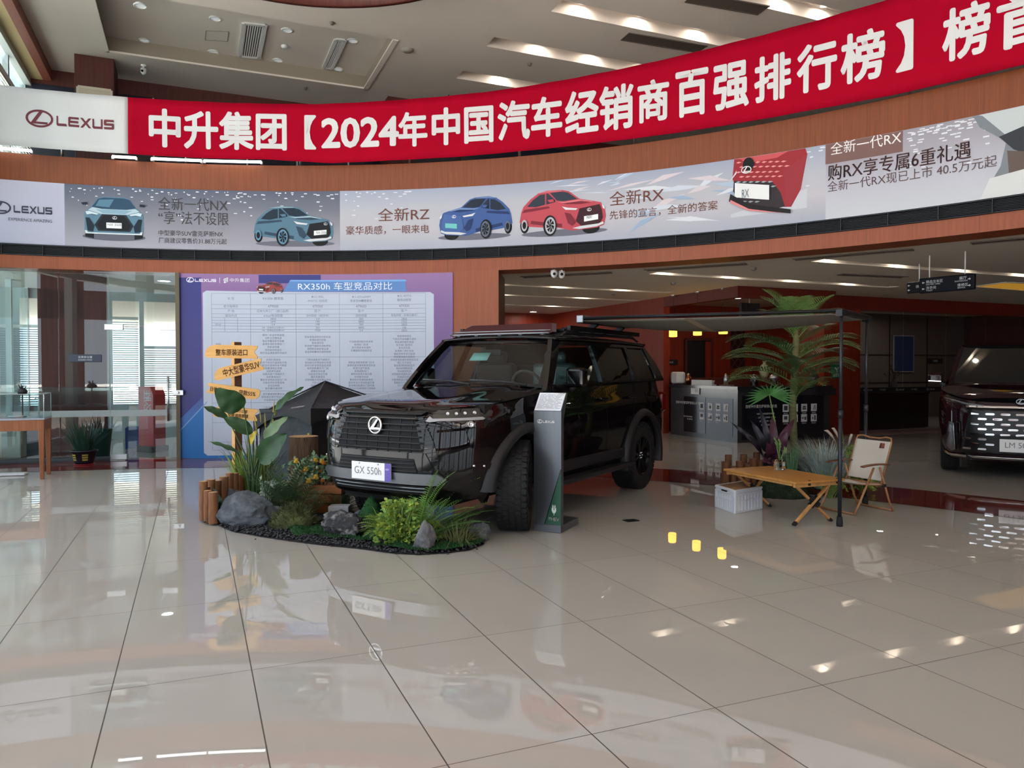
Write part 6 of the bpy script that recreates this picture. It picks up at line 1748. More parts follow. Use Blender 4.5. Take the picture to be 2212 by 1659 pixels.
def blade(mb, b, az, l, lean, w, droop=.5, seg=6, mi=0, fold=.25):
    b = Vector(b); d = Vector((cos(az), sin(az), 0)); s_ = Vector((-sin(az), cos(az), 0)); p = b.copy(); a = lean; vs = []; st = l / seg
    for i in range(seg + 1):
        t = i / seg; ww = w * (1 - t) ** .7 * (.55 + .9 * min(1, t * 3)) * .8
        up = (d * -sin(a) * -1 * 0 + Z * 0); nrm = (Z * cos(pi / 2 - a) - d * sin(pi / 2 - a))
        vs += [p - s_ * ww / 2 + nrm * ww * fold * 0, p - (d * cos(pi / 2 - a) * 0) - nrm * ww * fold, p + s_ * ww / 2]
        p = p + (d * sin(a) + Z * cos(a)) * st; a += droop * 2 * t / seg * 1.6
    fs = []
    for i in range(seg): q_ = i * 3; fs += [(q_, q_ + 1, q_ + 4, q_ + 3), (q_ + 1, q_ + 2, q_ + 5, q_ + 4)]
    mb.add(vs, fs, mi, True)


def tuft(mb, c, n, l, w, spread=.6, droop=.6, r=.03, mi=0, seed=0, var=.4):
    random.seed(seed)
    for _ in range(n):
        a = random.uniform(0, 2 * pi); rr_ = r * sqrt(random.random())
        blade(mb, (c[0] + rr_ * cos(a), c[1] + rr_ * sin(a), c[2]), a + random.uniform(-.5, .5), l * random.uniform(1 - var, 1), random.uniform(.05, spread), w * random.uniform(.7, 1.2), droop * random.uniform(.4, 1.3), mi=mi)


def frond(mb, b, az, l, lean, droop, nl=16, lw=.018, ll=.10, mi=0, rach=.004, vee=.35, ang=1.1, tipk=.35):
    lw = min(lw, l / nl * (.62 if ll > .2 else .42)); b = Vector(b); d = Vector((cos(az), sin(az), 0)); s_ = Vector((-sin(az), cos(az), 0)); p = b.copy(); a = lean; st = l / nl; pts = [p.copy()]
    for i in range(nl):
        t = (i + 1) / nl; f_ = d * sin(a) + Z * cos(a); p = p + f_ * st; a += droop / nl * (.4 + 1.2 * t); pts.append(p.copy())
        if t < .12: continue
        L_ = ll * (sin(pi * min(1, t * .86 + .12)) ** .6) * (1 if t < .9 else .75) + ll * tipk * 0
        nrm = (d * -cos(a) + Z * sin(a))
        for sg_ in (1, -1):
            e = (s_ * sg_ * sin(ang) + f_ * cos(ang) + nrm * vee).normalized(); q_ = p + e * L_ * .55 + nrm * .0; r_ = p + e * L_ - Z * L_ * .18
            wv = f_ * lw
            mb.add([p - wv * .3, p + wv * .4, q_ + wv * .5, r_, q_ - wv * .5], [(0, 1, 2, 4), (4, 2, 3)], mi, True)
    mb.tube(pts, [rach * (1 - .7 * i / nl) for i in range(nl + 1)], 5, False, mi)


def leafP(mb, b, t, w, curl=.1, mi=0, n=10, twist=0, nrm=None):
    """a broad leaf from b to t"""
    b, t = Vector(b), Vector(t); ax = (t - b); l = ax.length; ax.normalize(); v = nrm or Vector((0, -1, .25)); s_ = ax.cross(Vector(v)).normalized(); up = s_.cross(ax).normalized()
    vs = []
    for i in range(n + 1):
        q_ = i / n; ww = w / 2 * (sin(pi * q_ ** .75) ** .75 if 0 < q_ < 1 else 0); c_ = b + ax * l * q_ + up * curl * l * sin(pi * q_) - up * 0
        for k in (-1, -.5, 0, .5, 1): vs.append(c_ + s_ * ww * k + up * (abs(k) * ww * .35 + .01 * sin(q_ * 17 + k * 2) * abs(k)))
    mb.add(vs, [(i * 5 + j, i * 5 + j + 1, (i + 1) * 5 + j + 1, (i + 1) * 5 + j) for i in range(n) for j in range(4)], mi, True)


GR = lambda nm, r, g, b, r_=.5, v=.25: mat(nm, S(r, g, b), r_, var=v, vscale=9)
G_DK = GR('deep_green', 36, 66, 42, .4); G_MID = GR('fern_green', 66, 94, 58); G_LT = GR('fresh_green', 126, 160, 72); G_YL = GR('yellow_green', 158, 178, 66); G_OL = GR('olive_grass', 104, 112, 66)
G_TURF = GR('turf_green', 30, 74, 34, .9); G_MOSS = GR('moss_green', 72, 78, 44, .95, .4); G_BL = GR('blue_grass', 140, 160, 158); G_BRN = GR('bronze_fern', 96, 92, 58)
BARK = mat('rough_bark', S(96, 76, 60), .95, var=.4, vscale=10, vstretch=(3, 3, .6), bump=1.0, bscale=26)
LOGM = mat('peeled_log', S(126, 84, 54), .7, var=.35, vscale=9, vstretch=(4, 4, .6)); LOGE = mat('log_end', S(176, 138, 96), .7, var=.25, vscale=30); BARKD = mat('dark_log', S(104, 66, 42), .8, var=.35, vscale=9, vstretch=(4, 4, .6))
STONEG = mat('grey_stone', S(88, 93, 100), .9, var=.45, vscale=8, bump=1.0, bscale=16); STONEM = mat('veined_stone', S(176, 174, 172), .85, var=.55, vscale=11, bump=1.0, bscale=16, col2=S(50, 49, 52), pos=(.50, .80)); STONEL = mat('pale_stone', S(112, 113, 116), .9, var=.35, vscale=9, bump=.7, bscale=24)

# gravel bed and turf under the display
edge = [G(*p) for p in ((452, 1128), (500, 1149), (560, 1160), (640, 1172), (705, 1180), (770, 1186), (850, 1197), (905, 1200), (965, 1196), (1015, 1190), (1046, 1177), (1052, 1150), (1005, 1138), (900, 1134), (810, 1122), (748, 1104), (700, 1074), (620, 1052), (540, 1048), (480, 1056), (446, 1090))]
CB = sum(edge, Vector()) / len(edge)
mb = MB(); mb.poly([(p.x, p.y) for p in edge], 0, lambda x, y: (x, y, .008)); o = mb.build('gravel_base', mat('gravel_soil', (.012, .012, .014), .9)); tag(o, 'black mat spread under the rock garden and its gravel', 'mat')
def inside(p, poly): return sum(((poly[i].y > p[1]) != (poly[i - 1].y > p[1])) and (p[0] < (poly[i - 1].x - poly[i].x) * (p[1] - poly[i].y) / (poly[i - 1].y - poly[i].y) + poly[i].x) for i in range(len(poly))) % 2
ico = bmesh.new(); bmesh.ops.create_icosphere(ico, subdivisions=1, radius=1); IV = [v.co.copy() for v in ico.verts]; IF = [tuple(v.index for v in f.verts) for f in ico.faces]; ico.free()
random.seed(21); mb = MB(); cnt = 0
while cnt < 3600:
    x, y = random.uniform(-3.2, -.1), random.uniform(5.7, 8.2)
    dd = min((Vector((x, y, 0)) - e).length for e in edge[:10]) if False else 0
    if not inside((x, y), edge): 
        if random.random() > .012 or min((Vector((x, y)) - (edge[i].xy * (1 - k / 6) + edge[i + 1].xy * k / 6)).length for i in range(9) for k in range(6)) > .12: continue
    if y > 7.3 and random.random() < .8: continue
    r = random.uniform(.007, .015); M = Matrix.Translation((x, y, .008 + r * .5 + random.random() * .012)) @ Matrix.Rotation(random.uniform(0, 6), 4, 'Z') @ Matrix.Diagonal((r * random.uniform(.8, 1.5), r, r * random.uniform(.5, .9), 1))
    mb.add(IV, IF, 0, True, M); cnt += 1
o = mb.build('gravel', mat('black_pebble', (.022, .024, .028), .55, var=.5, vscale=30), fix=False); tag(o, 'loose black gravel spread around the rocks', 'gravel', kind='stuff')
def turf(name, label, pts, seed, bump_=.03, n=700):
    p3 = [Vector(p) for p in pts]; mb = MB(); ax = p3[0]
    def ins(x, y): return inside((x, y), p3)
    mb.poly([(p.x, p.y) for p in p3], 0, lambda x, y: (x, y, .024 + bump_ * max(0, noise.noise(Vector((x * 6, y * 6, seed))) + .25)), cut=.06)
    random.seed(seed); c_ = 0; xs = [p.x for p in p3]; ys = [p.y for p in p3]
    while c_ < n:
        x, y = random.uniform(min(xs), max(xs)), random.uniform(min(ys), max(ys))
        if not ins(x, y): continue
        c_ += 1; z = .024 + bump_ * max(0, noise.noise(Vector((x * 6, y * 6, seed))) + .25); a = random.uniform(0, 6.28); h = random.uniform(.012, .025)
        mb.add([(x - .004 * cos(a), y - .004 * sin(a), z), (x + .004 * cos(a), y + .004 * sin(a), z), (x + random.uniform(-.012, .012), y + random.uniform(-.012, .012), z + h)], [(0, 1, 2)], 0, False)
    o = mb.build(name, G_TURF, fix=False); return tag(o, label, 'turf')
turf('turf_mat', 'long piece of green artificial turf along the front edge of the gravel', [G(*p) for p in ((800, 1182), (870, 1193), (930, 1198), (1000, 1191), (1044, 1178), (1036, 1164), (985, 1176), (920, 1184), (860, 1181))], 3, .03, 1300)
turf('turf_mat', 'strip of green artificial turf running in front of the veined rock', [G(*p) for p in ((668, 1160), (720, 1168), (790, 1174), (850, 1168), (880, 1158), (840, 1160), (780, 1166), (720, 1161), (690, 1154))], 5, .02, 700)
def fold(name, label, c, w_, d_, h_, rz, seed):
    mb = MB(); f = lambda u, v: Vector(((u - .5) * w_, (v - .5) * d_, .012 + h_ * (sin(pi * v) ** .8) * (.65 + .35 * sin(u * 5 + seed)) * (.4 + .6 * sin(pi * min(1, u * 1.05)))))
    mb.grid(f, 20, 14); random.seed(seed)
    for _ in range(900):
        p = f(random.random(), random.random()); e = Vector((random.uniform(-.012, .012), random.uniform(-.014, .006), random.uniform(.0, .018))); mb.add([p - Vector((.004, 0, 0)), p + Vector((.004, 0, 0)), p + e], [(0, 1, 2)], 0, False)
    o = mb.build(name, G_TURF, fix=False); o.location = c; o.rotation_euler.z = rz; return tag(o, label, 'turf')
fold('turf_piece', 'humped piece of green turf between the mossy mound and the veined rock', G(668, 1152), .34, .24, .12, .5, 2)
fold('turf_piece', 'tall folded piece of bright green turf right behind the veined rock', G(790, 1150), .34, .18, .36, -.15, 4)
fold('turf_piece', 'low green turf piece between the veined rock and the yellow green plants', G(828, 1164), .30, .24, .10, -.3, 6)

# rocks
def at(px, py, dy=0): p = G(px, py); return Vector((p.x, p.y + dy, 0))
rock('rock', 'largest grey boulder, at the left front of the rock garden', at(521, 1141, .2), (.285, .19, .305), 36, STONEG, 18, -.1, .10, taper=.2)
rock('rock', 'white-veined dark rock lying flat at the front middle of the rock garden', at(738, 1164, .10), (.215, .10, .225), 12, STONEM, 20, -.42, .17)
rock('rock', 'pointed grey rock standing at the front edge beside the grass tuft', at(917, 1196, .1), (.118, .10, .245), 45, STONEL, 13, .3, .10, taper=.62)
rock('rock', 'small dark rock at the right end of the rock garden behind the grass tuft', at(1034, 1173, .1), (.10, .09, .15), 27, STONEG, 14, 0, .1)
rock('rock', 'flat grey rock half hidden behind the bright folded turf', at(790, 1140, .12), (.18, .12, .16), 29, STONEG, 14, .1, .1)
rock('rock', 'dark grey rock low behind the leaves beside the log edging', at(495, 1105, .15), (.14, .12, .22), 8, STONEG, 12, .4, .1)
mb = MB(); mb.box((0, 0, .05), (.20, .14, .10)); o = mb.build('foam_block', mat('foam_grey', S(178, 178, 180), .8), bevel=.008); o.location = at(724, 1124, .2); o.location.z = .01; tag(o, 'white block behind the veined rock', 'block')
mb = MB(); mb.box((0, 0, .06), (.10, .10, .12)); o = mb.build('foam_block', mat('grey_block', S(130, 130, 132), .8), bevel=.008); o.location = at(590, 1130, .12); o.location.z = .012; tag(o, 'small grey block between the big boulder and the mossy mound', 'block')
def moss(label, c, dims, seed, m=G_MOSS, nm='moss_mound', n=1600, hl=.035):
    mb = MB(); random.seed(seed)
    def f(u, v):
        a = u * 2 * pi; e = v * pi / 2; d = Vector((cos(a) * cos(e), sin(a) * cos(e), sin(e))); k = 1 + .25 * noise.fractal(d * 2 + Vector((seed, 0, 0)), 1, 2, 4); return Vector((d.x * dims[0] * k, d.y * dims[1] * k, d.z * dims[2] * k))
    mb.grid(f, 36, 12)
    for _ in range(n):
        u, v = random.random(), random.random() ** 1.4; p = f(u, v); d = p.normalized(); e = d * hl * random.uniform(.5, 1.3) + Vector((random.uniform(-1, 1), random.uniform(-1, 1), random.uniform(-.5, 1))) * hl * .7; s_ = Vector((random.uniform(-1, 1), random.uniform(-1, 1), random.uniform(-1, 1))).normalized() * .004
        mb.add([p - s_, p + s_, p + e], [(0, 1, 2)], 0, False)
    o = mb.build(nm, m, fix=False); o.location = c; return tag(o, label, 'moss')
moss('brownish green mossy mound between the big boulder and the veined rock', at(622, 1148, .14), (.21, .17, .19), 3)

# split-log edging at the left of the garden
def edging(nm, label, spots, seed, mats_, end=None):
    o0 = Vector(spots[0][0]); t = thing(nm, label, 'edging', (o0.x, o0.y, 0)); random.seed(seed)
    for p, h, r in spots:
        q_ = Vector(p) - t.location; mb = MB(); tilt = random.uniform(-.01, .01)
        mb.lathe([(r * .98, 0), (r * 1.04, h * .3), (r * .97, h * .7), (r, h - .008), (r * .93, h)], c=(q_.x, q_.y, .012), n=14); mb.lathe([(r * .93, h), (0, h + .003)], c=(q_.x, q_.y, .012), n=14, mi=1, smooth=False)
        mb.build('log', [random.choice(mats_), end or LOGE], t)
    return t
edging('log_edging', 'edging of short peeled logs at the left end of the rock garden', [(G(461, 1134), .295, .043), (G(449, 1131), .30, .036), (G(440, 1126), .37, .040), (G(446, 1118), .29, .038), (G(456, 1112), .34, .042), (G(470, 1106), .31, .042), (G(484, 1101), .33, .046), (G(497, 1096), .35, .04), (G(508, 1091), .33, .04), (G(520, 1087), .30, .04)], 4, [LOGM, LOGM, BARKD])
edging('log_edging', 'edging of dark short logs behind the white crate', [(G(1567, 1076), .40, .045), (G(1582, 1074), .34, .045), (G(1597, 1072), .39, .042), (G(1612, 1070), .35, .045), (G(1626, 1067), .40, .045), (G(1640, 1063), .36, .045), (G(1573, 1066), .44, .04), (G(1606, 1062), .43, .04), (G(1634, 1056), .43, .04)], 9, [BARKD, BARKD, BARKD], mat('dark_log_end', S(120, 84, 58), .8, var=.25, vscale=30))

# stump and flower box
s_ = at(655, 1093); t = thing('tree_stump', 'tall brown tree stump with rough bark behind the flowers', 'stump', s_); mb = MB()
def bark(u, v):
    a = u * 2 * pi; r = .150 * (1 + .05 * sin(3 * a + 1) + .035 * noise.noise(Vector((cos(a) * 5, sin(a) * 5, v * 2))) + .02 * noise.noise(Vector((cos(a) * 16, sin(a) * 16, v * 4)))) * (1.06 - .06 * v); return Vector((r * cos(a), r * sin(a), .012 + .728 * v))
mb.grid(bark, 72, 24); mb.build('bark', BARK, t); mb = MB(); k = 72; mb.add([bark(i / k, 1) for i in range(k)] + [(0, 0, .742)], [(i, (i + 1) % k, k) for i in range(k)], 0, False); mb.build('cut_top', LOGE, t)
b_ = at(700, 1104); t = thing('flower_box', 'orange wooden planter box of yellow and orange flowers in front of the stump', 'planter', b_, -.12)
BOXW = wood('box_wood', S(160, 98, 48), S(128, 72, 34), (1, 1, 12)); mb = MB()
for z in (.05, .145, .24): 
    for y in (-.12, .12): mb.box((0, y, z), (.46, .018, .085))
    for x in (-.222, .222): mb.box((x, 0, z), (.018, .24, .085))
mb.box((0, 0, .02), (.44, .22, .02)); mb.box((0, 0, .27), (.43, .22, .02)); mb.build('box', BOXW, t, bevel=.003)
random.seed(14); mb = MB(); st = MB(); kinds = [[], [], []]
for _ in range(160):
    a = random.uniform(0, 6.28); r = random.uniform(0, .27); z = .29 + random.uniform(.02, .27) * (1 - r * .9); leafP(mb, (r * cos(a) * 1.3 - .10, r * sin(a) * .7, z), (r * cos(a) * 1.3 - .10 + random.uniform(-.06, .06), r * sin(a) * .7 + random.uniform(-.06, .06), z + random.uniform(-.02, .06)), random.uniform(.02, .04), .1, 0, 4)
for _ in range(26):
    a = random.uniform(0, 6.28); r = random.uniform(.02, .28); e = Vector((r * cos(a) * 1.2 - .08, r * sin(a) * .7 - .03, .31 + random.uniform(.0, .24))); st.tube([(e.x * .5, e.y * .5, .28), (e.x * .8, e.y * .8, (e.z + .28) / 2), e], .0035, 4); kinds[random.choice((0, 0, 1, 2, 2))].append(e)
mb.build('leaves', GR('flower_leaf', 92, 122, 88), t); st.build('stems', G_MID, t)
for pts, m, nm, r in ((kinds[0], mat('rose_yellow', S(226, 190, 84), .6), 'yellow_bloom', .034), (kinds[1], mat('bloom_orange', S(222, 134, 52), .6), 'orange_bloom', .028), (kinds[2], mat('bloom_white', S(214, 214, 204), .7), 'white_bloom', .016)):
    for e in pts[:9]:
        mb = MB()
        for k in range(3):
            for j in range(5): a = 2 * pi * (j + k * .4) / 5; d = Vector((cos(a), sin(a), 0)); b0 = e + Z * (.004 * k); mb.add([b0, b0 + d * r * (1 - .25 * k) * .8 + Vector((-d.y, d.x, 0)) * r * .5 + Z * r * (.35 + .4 * k), b0 + d * r * (1 - .3 * k) + Z * r * (.6 + .35 * k), b0 + d * r * (1 - .25 * k) * .8 - Vector((-d.y, d.x, 0)) * r * .5 + Z * r * (.35 + .4 * k)], [(0, 1, 2, 3)], 0, True)
        mb.build(nm, m, t)

# the tall plants by the sign post
PB_ = at(548, 1098); t = thing('bird_of_paradise', 'tall plant with broad dark leaves on long stems, in front of the sign post', 'plant', PB_); Mp = Matrix.Translation(-PB_)
LG_ = GR('broad_leaf', 44, 78, 44, .35, .2); LG2 = GR('pale_leaf', 104, 128, 92, .45, .2)
Yp = PB_.y
for (bx_, by_, tx_, ty_, w_, dY, dT, m, nv) in ((527, 880, 464, 840, .25, -.30, -.45, LG_, (.1, -1, -.2)), (492, 903, 438, 878, .09, .05, -.05, LG_, (.3, -1, .6)), (546, 936, 482, 902, .15, 0, -.1, LG_, (.2, -1, .5)), (518, 979, 449, 953, .05, -.1, -.2, LG_, (.4, -1, .8)),
                                               (594, 888, 656, 836, .10, .1, .25, LG_, (-.6, -1, .3)), (570, 952, 622, 900, .13, .05, .05, LG2, (-.3, -1, .4)), (562, 1000, 620, 936, .24, -.1, -.15, LG_, (-.2, -1, .15)), (538, 962, 554, 928, .06, -.05, -.05, mat('yellow_leaf', S(190, 170, 60), .5), (0, -1, .2))):
    b, e = P(bx_, by_, Yp + dY), P(tx_, ty_, Yp + dT); mb = MB(); leafP(mb, b, e, w_, .06, 0, 14, nrm=Vector(nv)); o = mb.build('leaf', m, t, M=Mp, fix=False)
    mb = MB(); root = PB_ + Vector((random.uniform(-.04, .04), random.uniform(-.04, .04), .02)); mid = (root + b) / 2 + Vector(((b.x - root.x) * -.15, 0, .05)); mb.tube([root, mid * .6 + root * .4, mid, b * .6 + mid * .4, b, b * .7 + e * .3, b * .1 + e * .9], [.012, .011, .009, .007, .006, .004, .001], 6); mb.build('stem', G_MID, t, M=Mp)
t = tag(MB().build('x', G_LT), None) if False else None
mb = MB(); tuft(mb, (0, 0, 0), 90, .66, .036, .5, .5, .11, 0, 5); tuft(mb, (0, 0, 0), 50, .80, .020, .4, .5, .10, 1, 6); o = mb.build('grass_clump', [G_LT, G_OL], fix=False); o.location = at(545, 1080); o.location.z = .01; tag(o, 'clump of tall light green blades at the foot of the sign post', 'grass')
mb = MB(); random.seed(9)
for k in range(26):
    a = random.uniform(0, 6.28); blade(mb, (0, 0, .02), a, random.uniform(.5, 1.0), random.uniform(.05, .35), .006, .5); 
for k in range(9):
    a = random.uniform(-.6, 3.6); e = Vector((cos(a) * .12, sin(a) * .1, random.uniform(.7, .98))); mb.tube([e, e + Vector((cos(a) * .03, 0, .14))], [.011, .003], 5, mi=1)
o = mb.build('reed_clump', [G_OL, mat('seed_head', S(176, 166, 90), .8)], fix=False); o.location = at(575, 1085); tag(o, 'thin reeds with pale seed heads between the broad leaves and the tent', 'grass')
mb = MB(); random.seed(19)
for k in range(26):
    a = random.uniform(0, 6.28); r = random.uniform(.02, .09); b = Vector((r * cos(a), r * sin(a), random.uniform(.22, .36))); leafP(mb, b, b + Vector((random.uniform(-.07, .09), random.uniform(-.06, .02), random.uniform(-.05, .08))), .022, .1, 0, 5); mb.tube([(0, 0, 0), b * .6, b], .003, 4)
o = mb.build('white_leaf_plant', mat('frosted_leaf', S(176, 190, 176), .6)); o.location = at(575, 1118, .05); tag(o, 'small whitish green plant on top of the big boulder', 'plant')
mb = MB(); random.seed(29)
for k in range(10):
    a = random.uniform(0, 6.28); b = Vector((.06 * cos(a), .06 * sin(a), .02)); leafP(mb, b, b + Vector((cos(a) * .16, sin(a) * .12, random.uniform(.10, .26))), .09, .1, 0, 6)
o = mb.build('arrow_leaf_plant', G_DK); o.location = at(496, 1118, .0); tag(o, 'dark arrow shaped leaves behind the log edging and the boulder', 'plant')

def fern(label, c, n, l, m, seed, nl=16, ll=.1, lean=(.2, 1.0), droop=1.2, az=(0, 6.28), z=0, lw=.018, nm='fern'):
    mb = MB(); random.seed(seed)
    for k in range(n): frond(mb, (random.uniform(-.03, .03), random.uniform(-.03, .03), 0), random.uniform(*az), l * random.uniform(.6, 1), random.uniform(*lean), droop * random.uniform(.5, 1.2), nl, lw, ll)
    o = mb.build(nm, m, fix=False); o.location = Vector(c) + Z * z; return tag(o, label, 'fern')
fern('dark feathery fern between the boulder and the flower box', at(618, 1118), 30, .66, GR('dark_fern', 72, 98, 64), 2, 22, .12, (.05, .75), .8, lw=.012)
fern('bronze green fern spilling over the mossy mound', at(660, 1122), 22, .42, G_BRN, 8, 20, .085, (.4, 1.3), 1.0, lw=.010)
fern('low dark green fern beside the flower box and below the number plate', at(735, 1108), 28, .36, GR('dark_fern2', 58, 88, 62), 12, 18, .075, (.2, 1.2), 1.0, lw=.010)
fern('tall bright green sword fern arching in front of the SUV bumper', at(900, 1176), 24, .74, GR('sword_fern', 108, 150, 66), 5, 34, .058, (.15, .75), .75, (-.9, 2.4), .03, .016)
fern('spreading sword fern reaching right along the bumper corner', at(928, 1178), 9, .60, GR('sword_fern2', 74, 112, 52), 15, 30, .05, (.9, 1.2), .5, (-.5, .5), .08, .015)
fern('pale green fern with drooping fronds at the left of the yellow plants', at(846, 1172), 14, .34, GR('pale_fern', 130, 150, 72), 25, 20, .06, (.5, 1.3), 1.1, (1.8, 4.4), .08, .014)
def leafy(label, c, n, r, h, m, seed, lw=.04, ll=.06, nm='leafy_plant', m2=None):
    mb = MB(); random.seed(seed)
    for _ in range(n):
        a = random.uniform(0, 6.28); e = random.uniform(0, 1) ** .5; zz = random.random(); b = Vector((cos(a) * r * e * (1.1 - .4 * zz), sin(a) * r * e * .8 * (1.1 - .4 * zz), .03 + h * zz)); d = Vector((cos(a), sin(a), random.uniform(-.2, .9))).normalized(); leafP(mb, b, b + d * ll * random.uniform(.6, 1.2), lw * random.uniform(.7, 1.2), .12, random.choice((0, 0, 1)) if m2 else 0, 5, nrm=Vector((random.uniform(-.5, .5), -1, random.uniform(.2, 1.2))))
    for _ in range(int(n / 12)): a = random.uniform(0, 6.28); mb.tube([(0, 0, 0), (cos(a) * r * .5, sin(a) * r * .4, h * .6), (cos(a) * r * .8, sin(a) * r * .6, h)], .004, 4)
    o = mb.build(nm, [m, m2] if m2 else m, fix=False); o.location = c; return tag(o, label, 'plant')
leafy('bushy yellow green variegated plant at the front of the SUV', at(862, 1178), 520, .18, .33, G_LT, 4, .028, .045, m2=G_YL)
leafy('low yellow flowering ground plant behind the pointed rock', at(918, 1172), 200, .17, .16, G_YL, 6, .028, .035, m2=G_LT)
mb = MB(); tuft(mb, (0, 0, 0), 240, .34, .007, 1.2, 1.3, .10, 0, 15, .6); o = mb.build('grass_clump', GR('dry_grass', 128, 132, 86), fix=False); o.location = at(988, 1176); tag(o, 'fine arching olive grass tuft between the pointed rock and the right end rock', 'grass')
mb = MB(); tuft(mb, (0, 0, 0), 70, .26, .014, 1.2, 1.3, .05, 0, 16); o = mb.build('grass_clump', G_YL, fix=False); o.location = at(832, 1168); o.location.z = .06; tag(o, 'pale yellow green arching blades left of the bushy variegated plant', 'grass')

# tent
TF, TL, TR, TB = Vector((-2.46, 9.25, 0)), Vector((-3.43, 10.1, 0)), Vector((-1.5, 10.2, 0)), Vector((-2.47, 11.05, 0)); TA = Vector((-2.50, 10.1, 1.285))
TENT = thing('tent', 'black camping tent with a pointed roof behind the SUV and the stump', 'tent', (TF + TB) / 2); Mt = Matrix.Translation(-(TF + TB) / 2)
TC = mat('black_tent_cloth', S(30, 32, 36), .55, bump=.5, bscale=7); TC2 = mat('grey_tent_wall', S(44, 50, 58), .6, bump=.9, bscale=9)
cs = [TF, TR, TB, TL]; cen = (TF + TB) / 2; ev = lambda c_: cen + (c_ - cen) * 1.0 + Z * (.965 if c_ is TF else .82 if c_ is TL else .92); mb = MB()
for a, b in zip(cs, cs[1:] + cs[:1]):
    mb.grid(lambda u, v: (lambda A_, B_: ((A_ * (1 - u) + B_ * u) * (1 - v) + TA * v) - Z * (.10 * sin(pi * u) * (1 - v) ** 2 * -.0 + .05 * sin(pi * v) * (.4 + .6 * sin(pi * u))))(ev(a) + (ev(a) - cen - Z * .9) * .04, ev(b) + (ev(b) - cen - Z * .9) * .04), 12, 10)
    mb.grid(lambda u, v: (lambda A_, B_: (A_ * (1 - u) + B_ * u) - Z * v * (.05 + .16 * (abs(2 * u - 1) ** 2)))(ev(a) + (ev(a) - cen - Z * .9) * .04, ev(b) + (ev(b) - cen - Z * .9) * .04), 14, 3)
mb.build('roof', TC, TENT, M=Mt, fix=False)
for a, b in ((TF, TL), (TF, TR), (TR, TB), (TL, TB)):
    mb = MB(); mb.grid(lambda u, v: (a + (cen - a) * .05) * (1 - u) + (b + (cen - b) * .05) * u + Z * (.015 + .90 * v) + (cen - (a + b) / 2) * (.05 * sin(pi * u) + .012 * sin(u * 23 + v * 5) + .012 * sin(v * 17 + u * 9)), 22, 14); mb.build('wall', TC2 if b is TL else TC, TENT, M=Mt, fix=False)
for c_ in cs:
    mb = MB(); mb.tube([c_ + Z * .01, (c_ * .99 + cen * .01) + Z * .5, ev(c_), ev(c_) * .5 + TA * .5 + Z * .01, TA], .011, 6); mb.build('pole', mat('tent_pole', S(20, 21, 24), .4), TENT, M=Mt)
a, b = ev(TL), ev(TF); n_ = ((b - a).cross(TA - a)).normalized(); n_ = n_ if n_.y < 0 else -n_; e_ = (b - a).normalized(); up_ = n_.cross(e_); up_ = up_ if up_.z > 0 else -up_
mb = MB(); mb.text('NATUREHIKE', lambda x, y: a + e_ * ((b - a).length * .62 + x) + up_ * (.035 + y) + n_ * .02, None, .034); mb.build('lettering', flat((200, 202, 204)), TENT, M=Mt, fix=False, smooth=False)
mb = MB(); mb.bar(ev(TF) - Z * .30 + Vector((-.03, -.04, 0)), ev(TF) - Z * .52 + Vector((-.03, -.05, 0)), .022, .004, up=(0, 1, 0)); mb.build('yellow_tag', mat('tag_yellow', S(206, 176, 50), .6), TENT, M=Mt)

# sign post with four boards
SPB = at(513, 1073); SPB.z = 0; sY = SPB.y
POSTM = wood('pine_post', S(222, 172, 104), S(196, 142, 78), (8, 8, .7), .6); BRD = wood('pine_board', S(234, 188, 122), S(218, 164, 92), (.8, 8, 8), .6); BRE = mat('board_edge', S(116, 74, 44), .7)
t = thing('signpost', 'wooden sign post with four arrow boards of Chinese writing', 'sign post', SPB); mb = MB(); ph = EYE + (797 - 739) * sY / FPX; mb.box((0, 0, ph / 2), (.085, .085, ph), .75); mb.m[2] = 1; mb.build('post', [POSTM, mat('post_dark_face', S(92, 58, 40), .7)], t, bevel=.003)  # right front face of the post in a darker brown
mpx = sY / FPX
def board(x0, y0, x1, y1, rot, shape, texts, label):
    o = P((x0 + x1) / 2, (y0 + y1) / 2, sY - .075); w_, h_ = (x1 - x0) * mpx, (y1 - y0) * mpx
    if shape == 'r': pts = [(-.5, -.1), (-.47, .2), (-.40, .42), (-.3, .5), (.5, .44), (.49, .25), (.43, .0), (.5, -.36), (.49, -.5), (-.46, -.42), (-.5, -.3)]
    else: pts = [(.5, .1), (.49, -.2), (.44, -.42), (.35, -.5), (-.48, -.36), (-.5, -.2), (-.43, .06), (-.49, .36), (-.47, .5), (.46, .42), (.5, .3)]
    M = Matrix.Translation(o - SPB) @ Matrix.Rotation(.18, 4, 'Z') @ Matrix.Rotation(rot, 4, 'Y')
    mb = MB(); q_ = [(a * w_, b * h_) for a, b in pts]; n_ = len(q_); mb.poly(q_, 0, lambda x, z: (x, -.012, z)); mb.poly(q_, 1, lambda x, z: (x, .012, z)); mb.add([(x, -.012, z) for x, z in q_] + [(x, .012, z) for x, z in q_], [(i, (i + 1) % n_, n_ + (i + 1) % n_, n_ + i) for i in range(n_)], 1, False)
    bo = mb.build('board', [BRD, BRE], t, M=M); bo['label'] = label
    mb = MB()
    for s_, cx, cy, hh, ww in texts: mb.text(s_, lambda x, z: (cx * w_ + x, -.0145, cy * h_ + z), ww * w_, hh * h_, ax='c', bold=.015)
    mb.build('lettering', flat((104, 66, 36)), bo, fix=False, smooth=False)
board(447, 745, 554, 775, 0, 'r', [('整车原装进口', 0, -.27, .46, .60)], 'topmost board pointing left')
board(464, 785, 567, 812, -.26, 'r', [('中大型豪华SUV', .06, -.28, .62, .74)], 'second board, tilted up to the right')
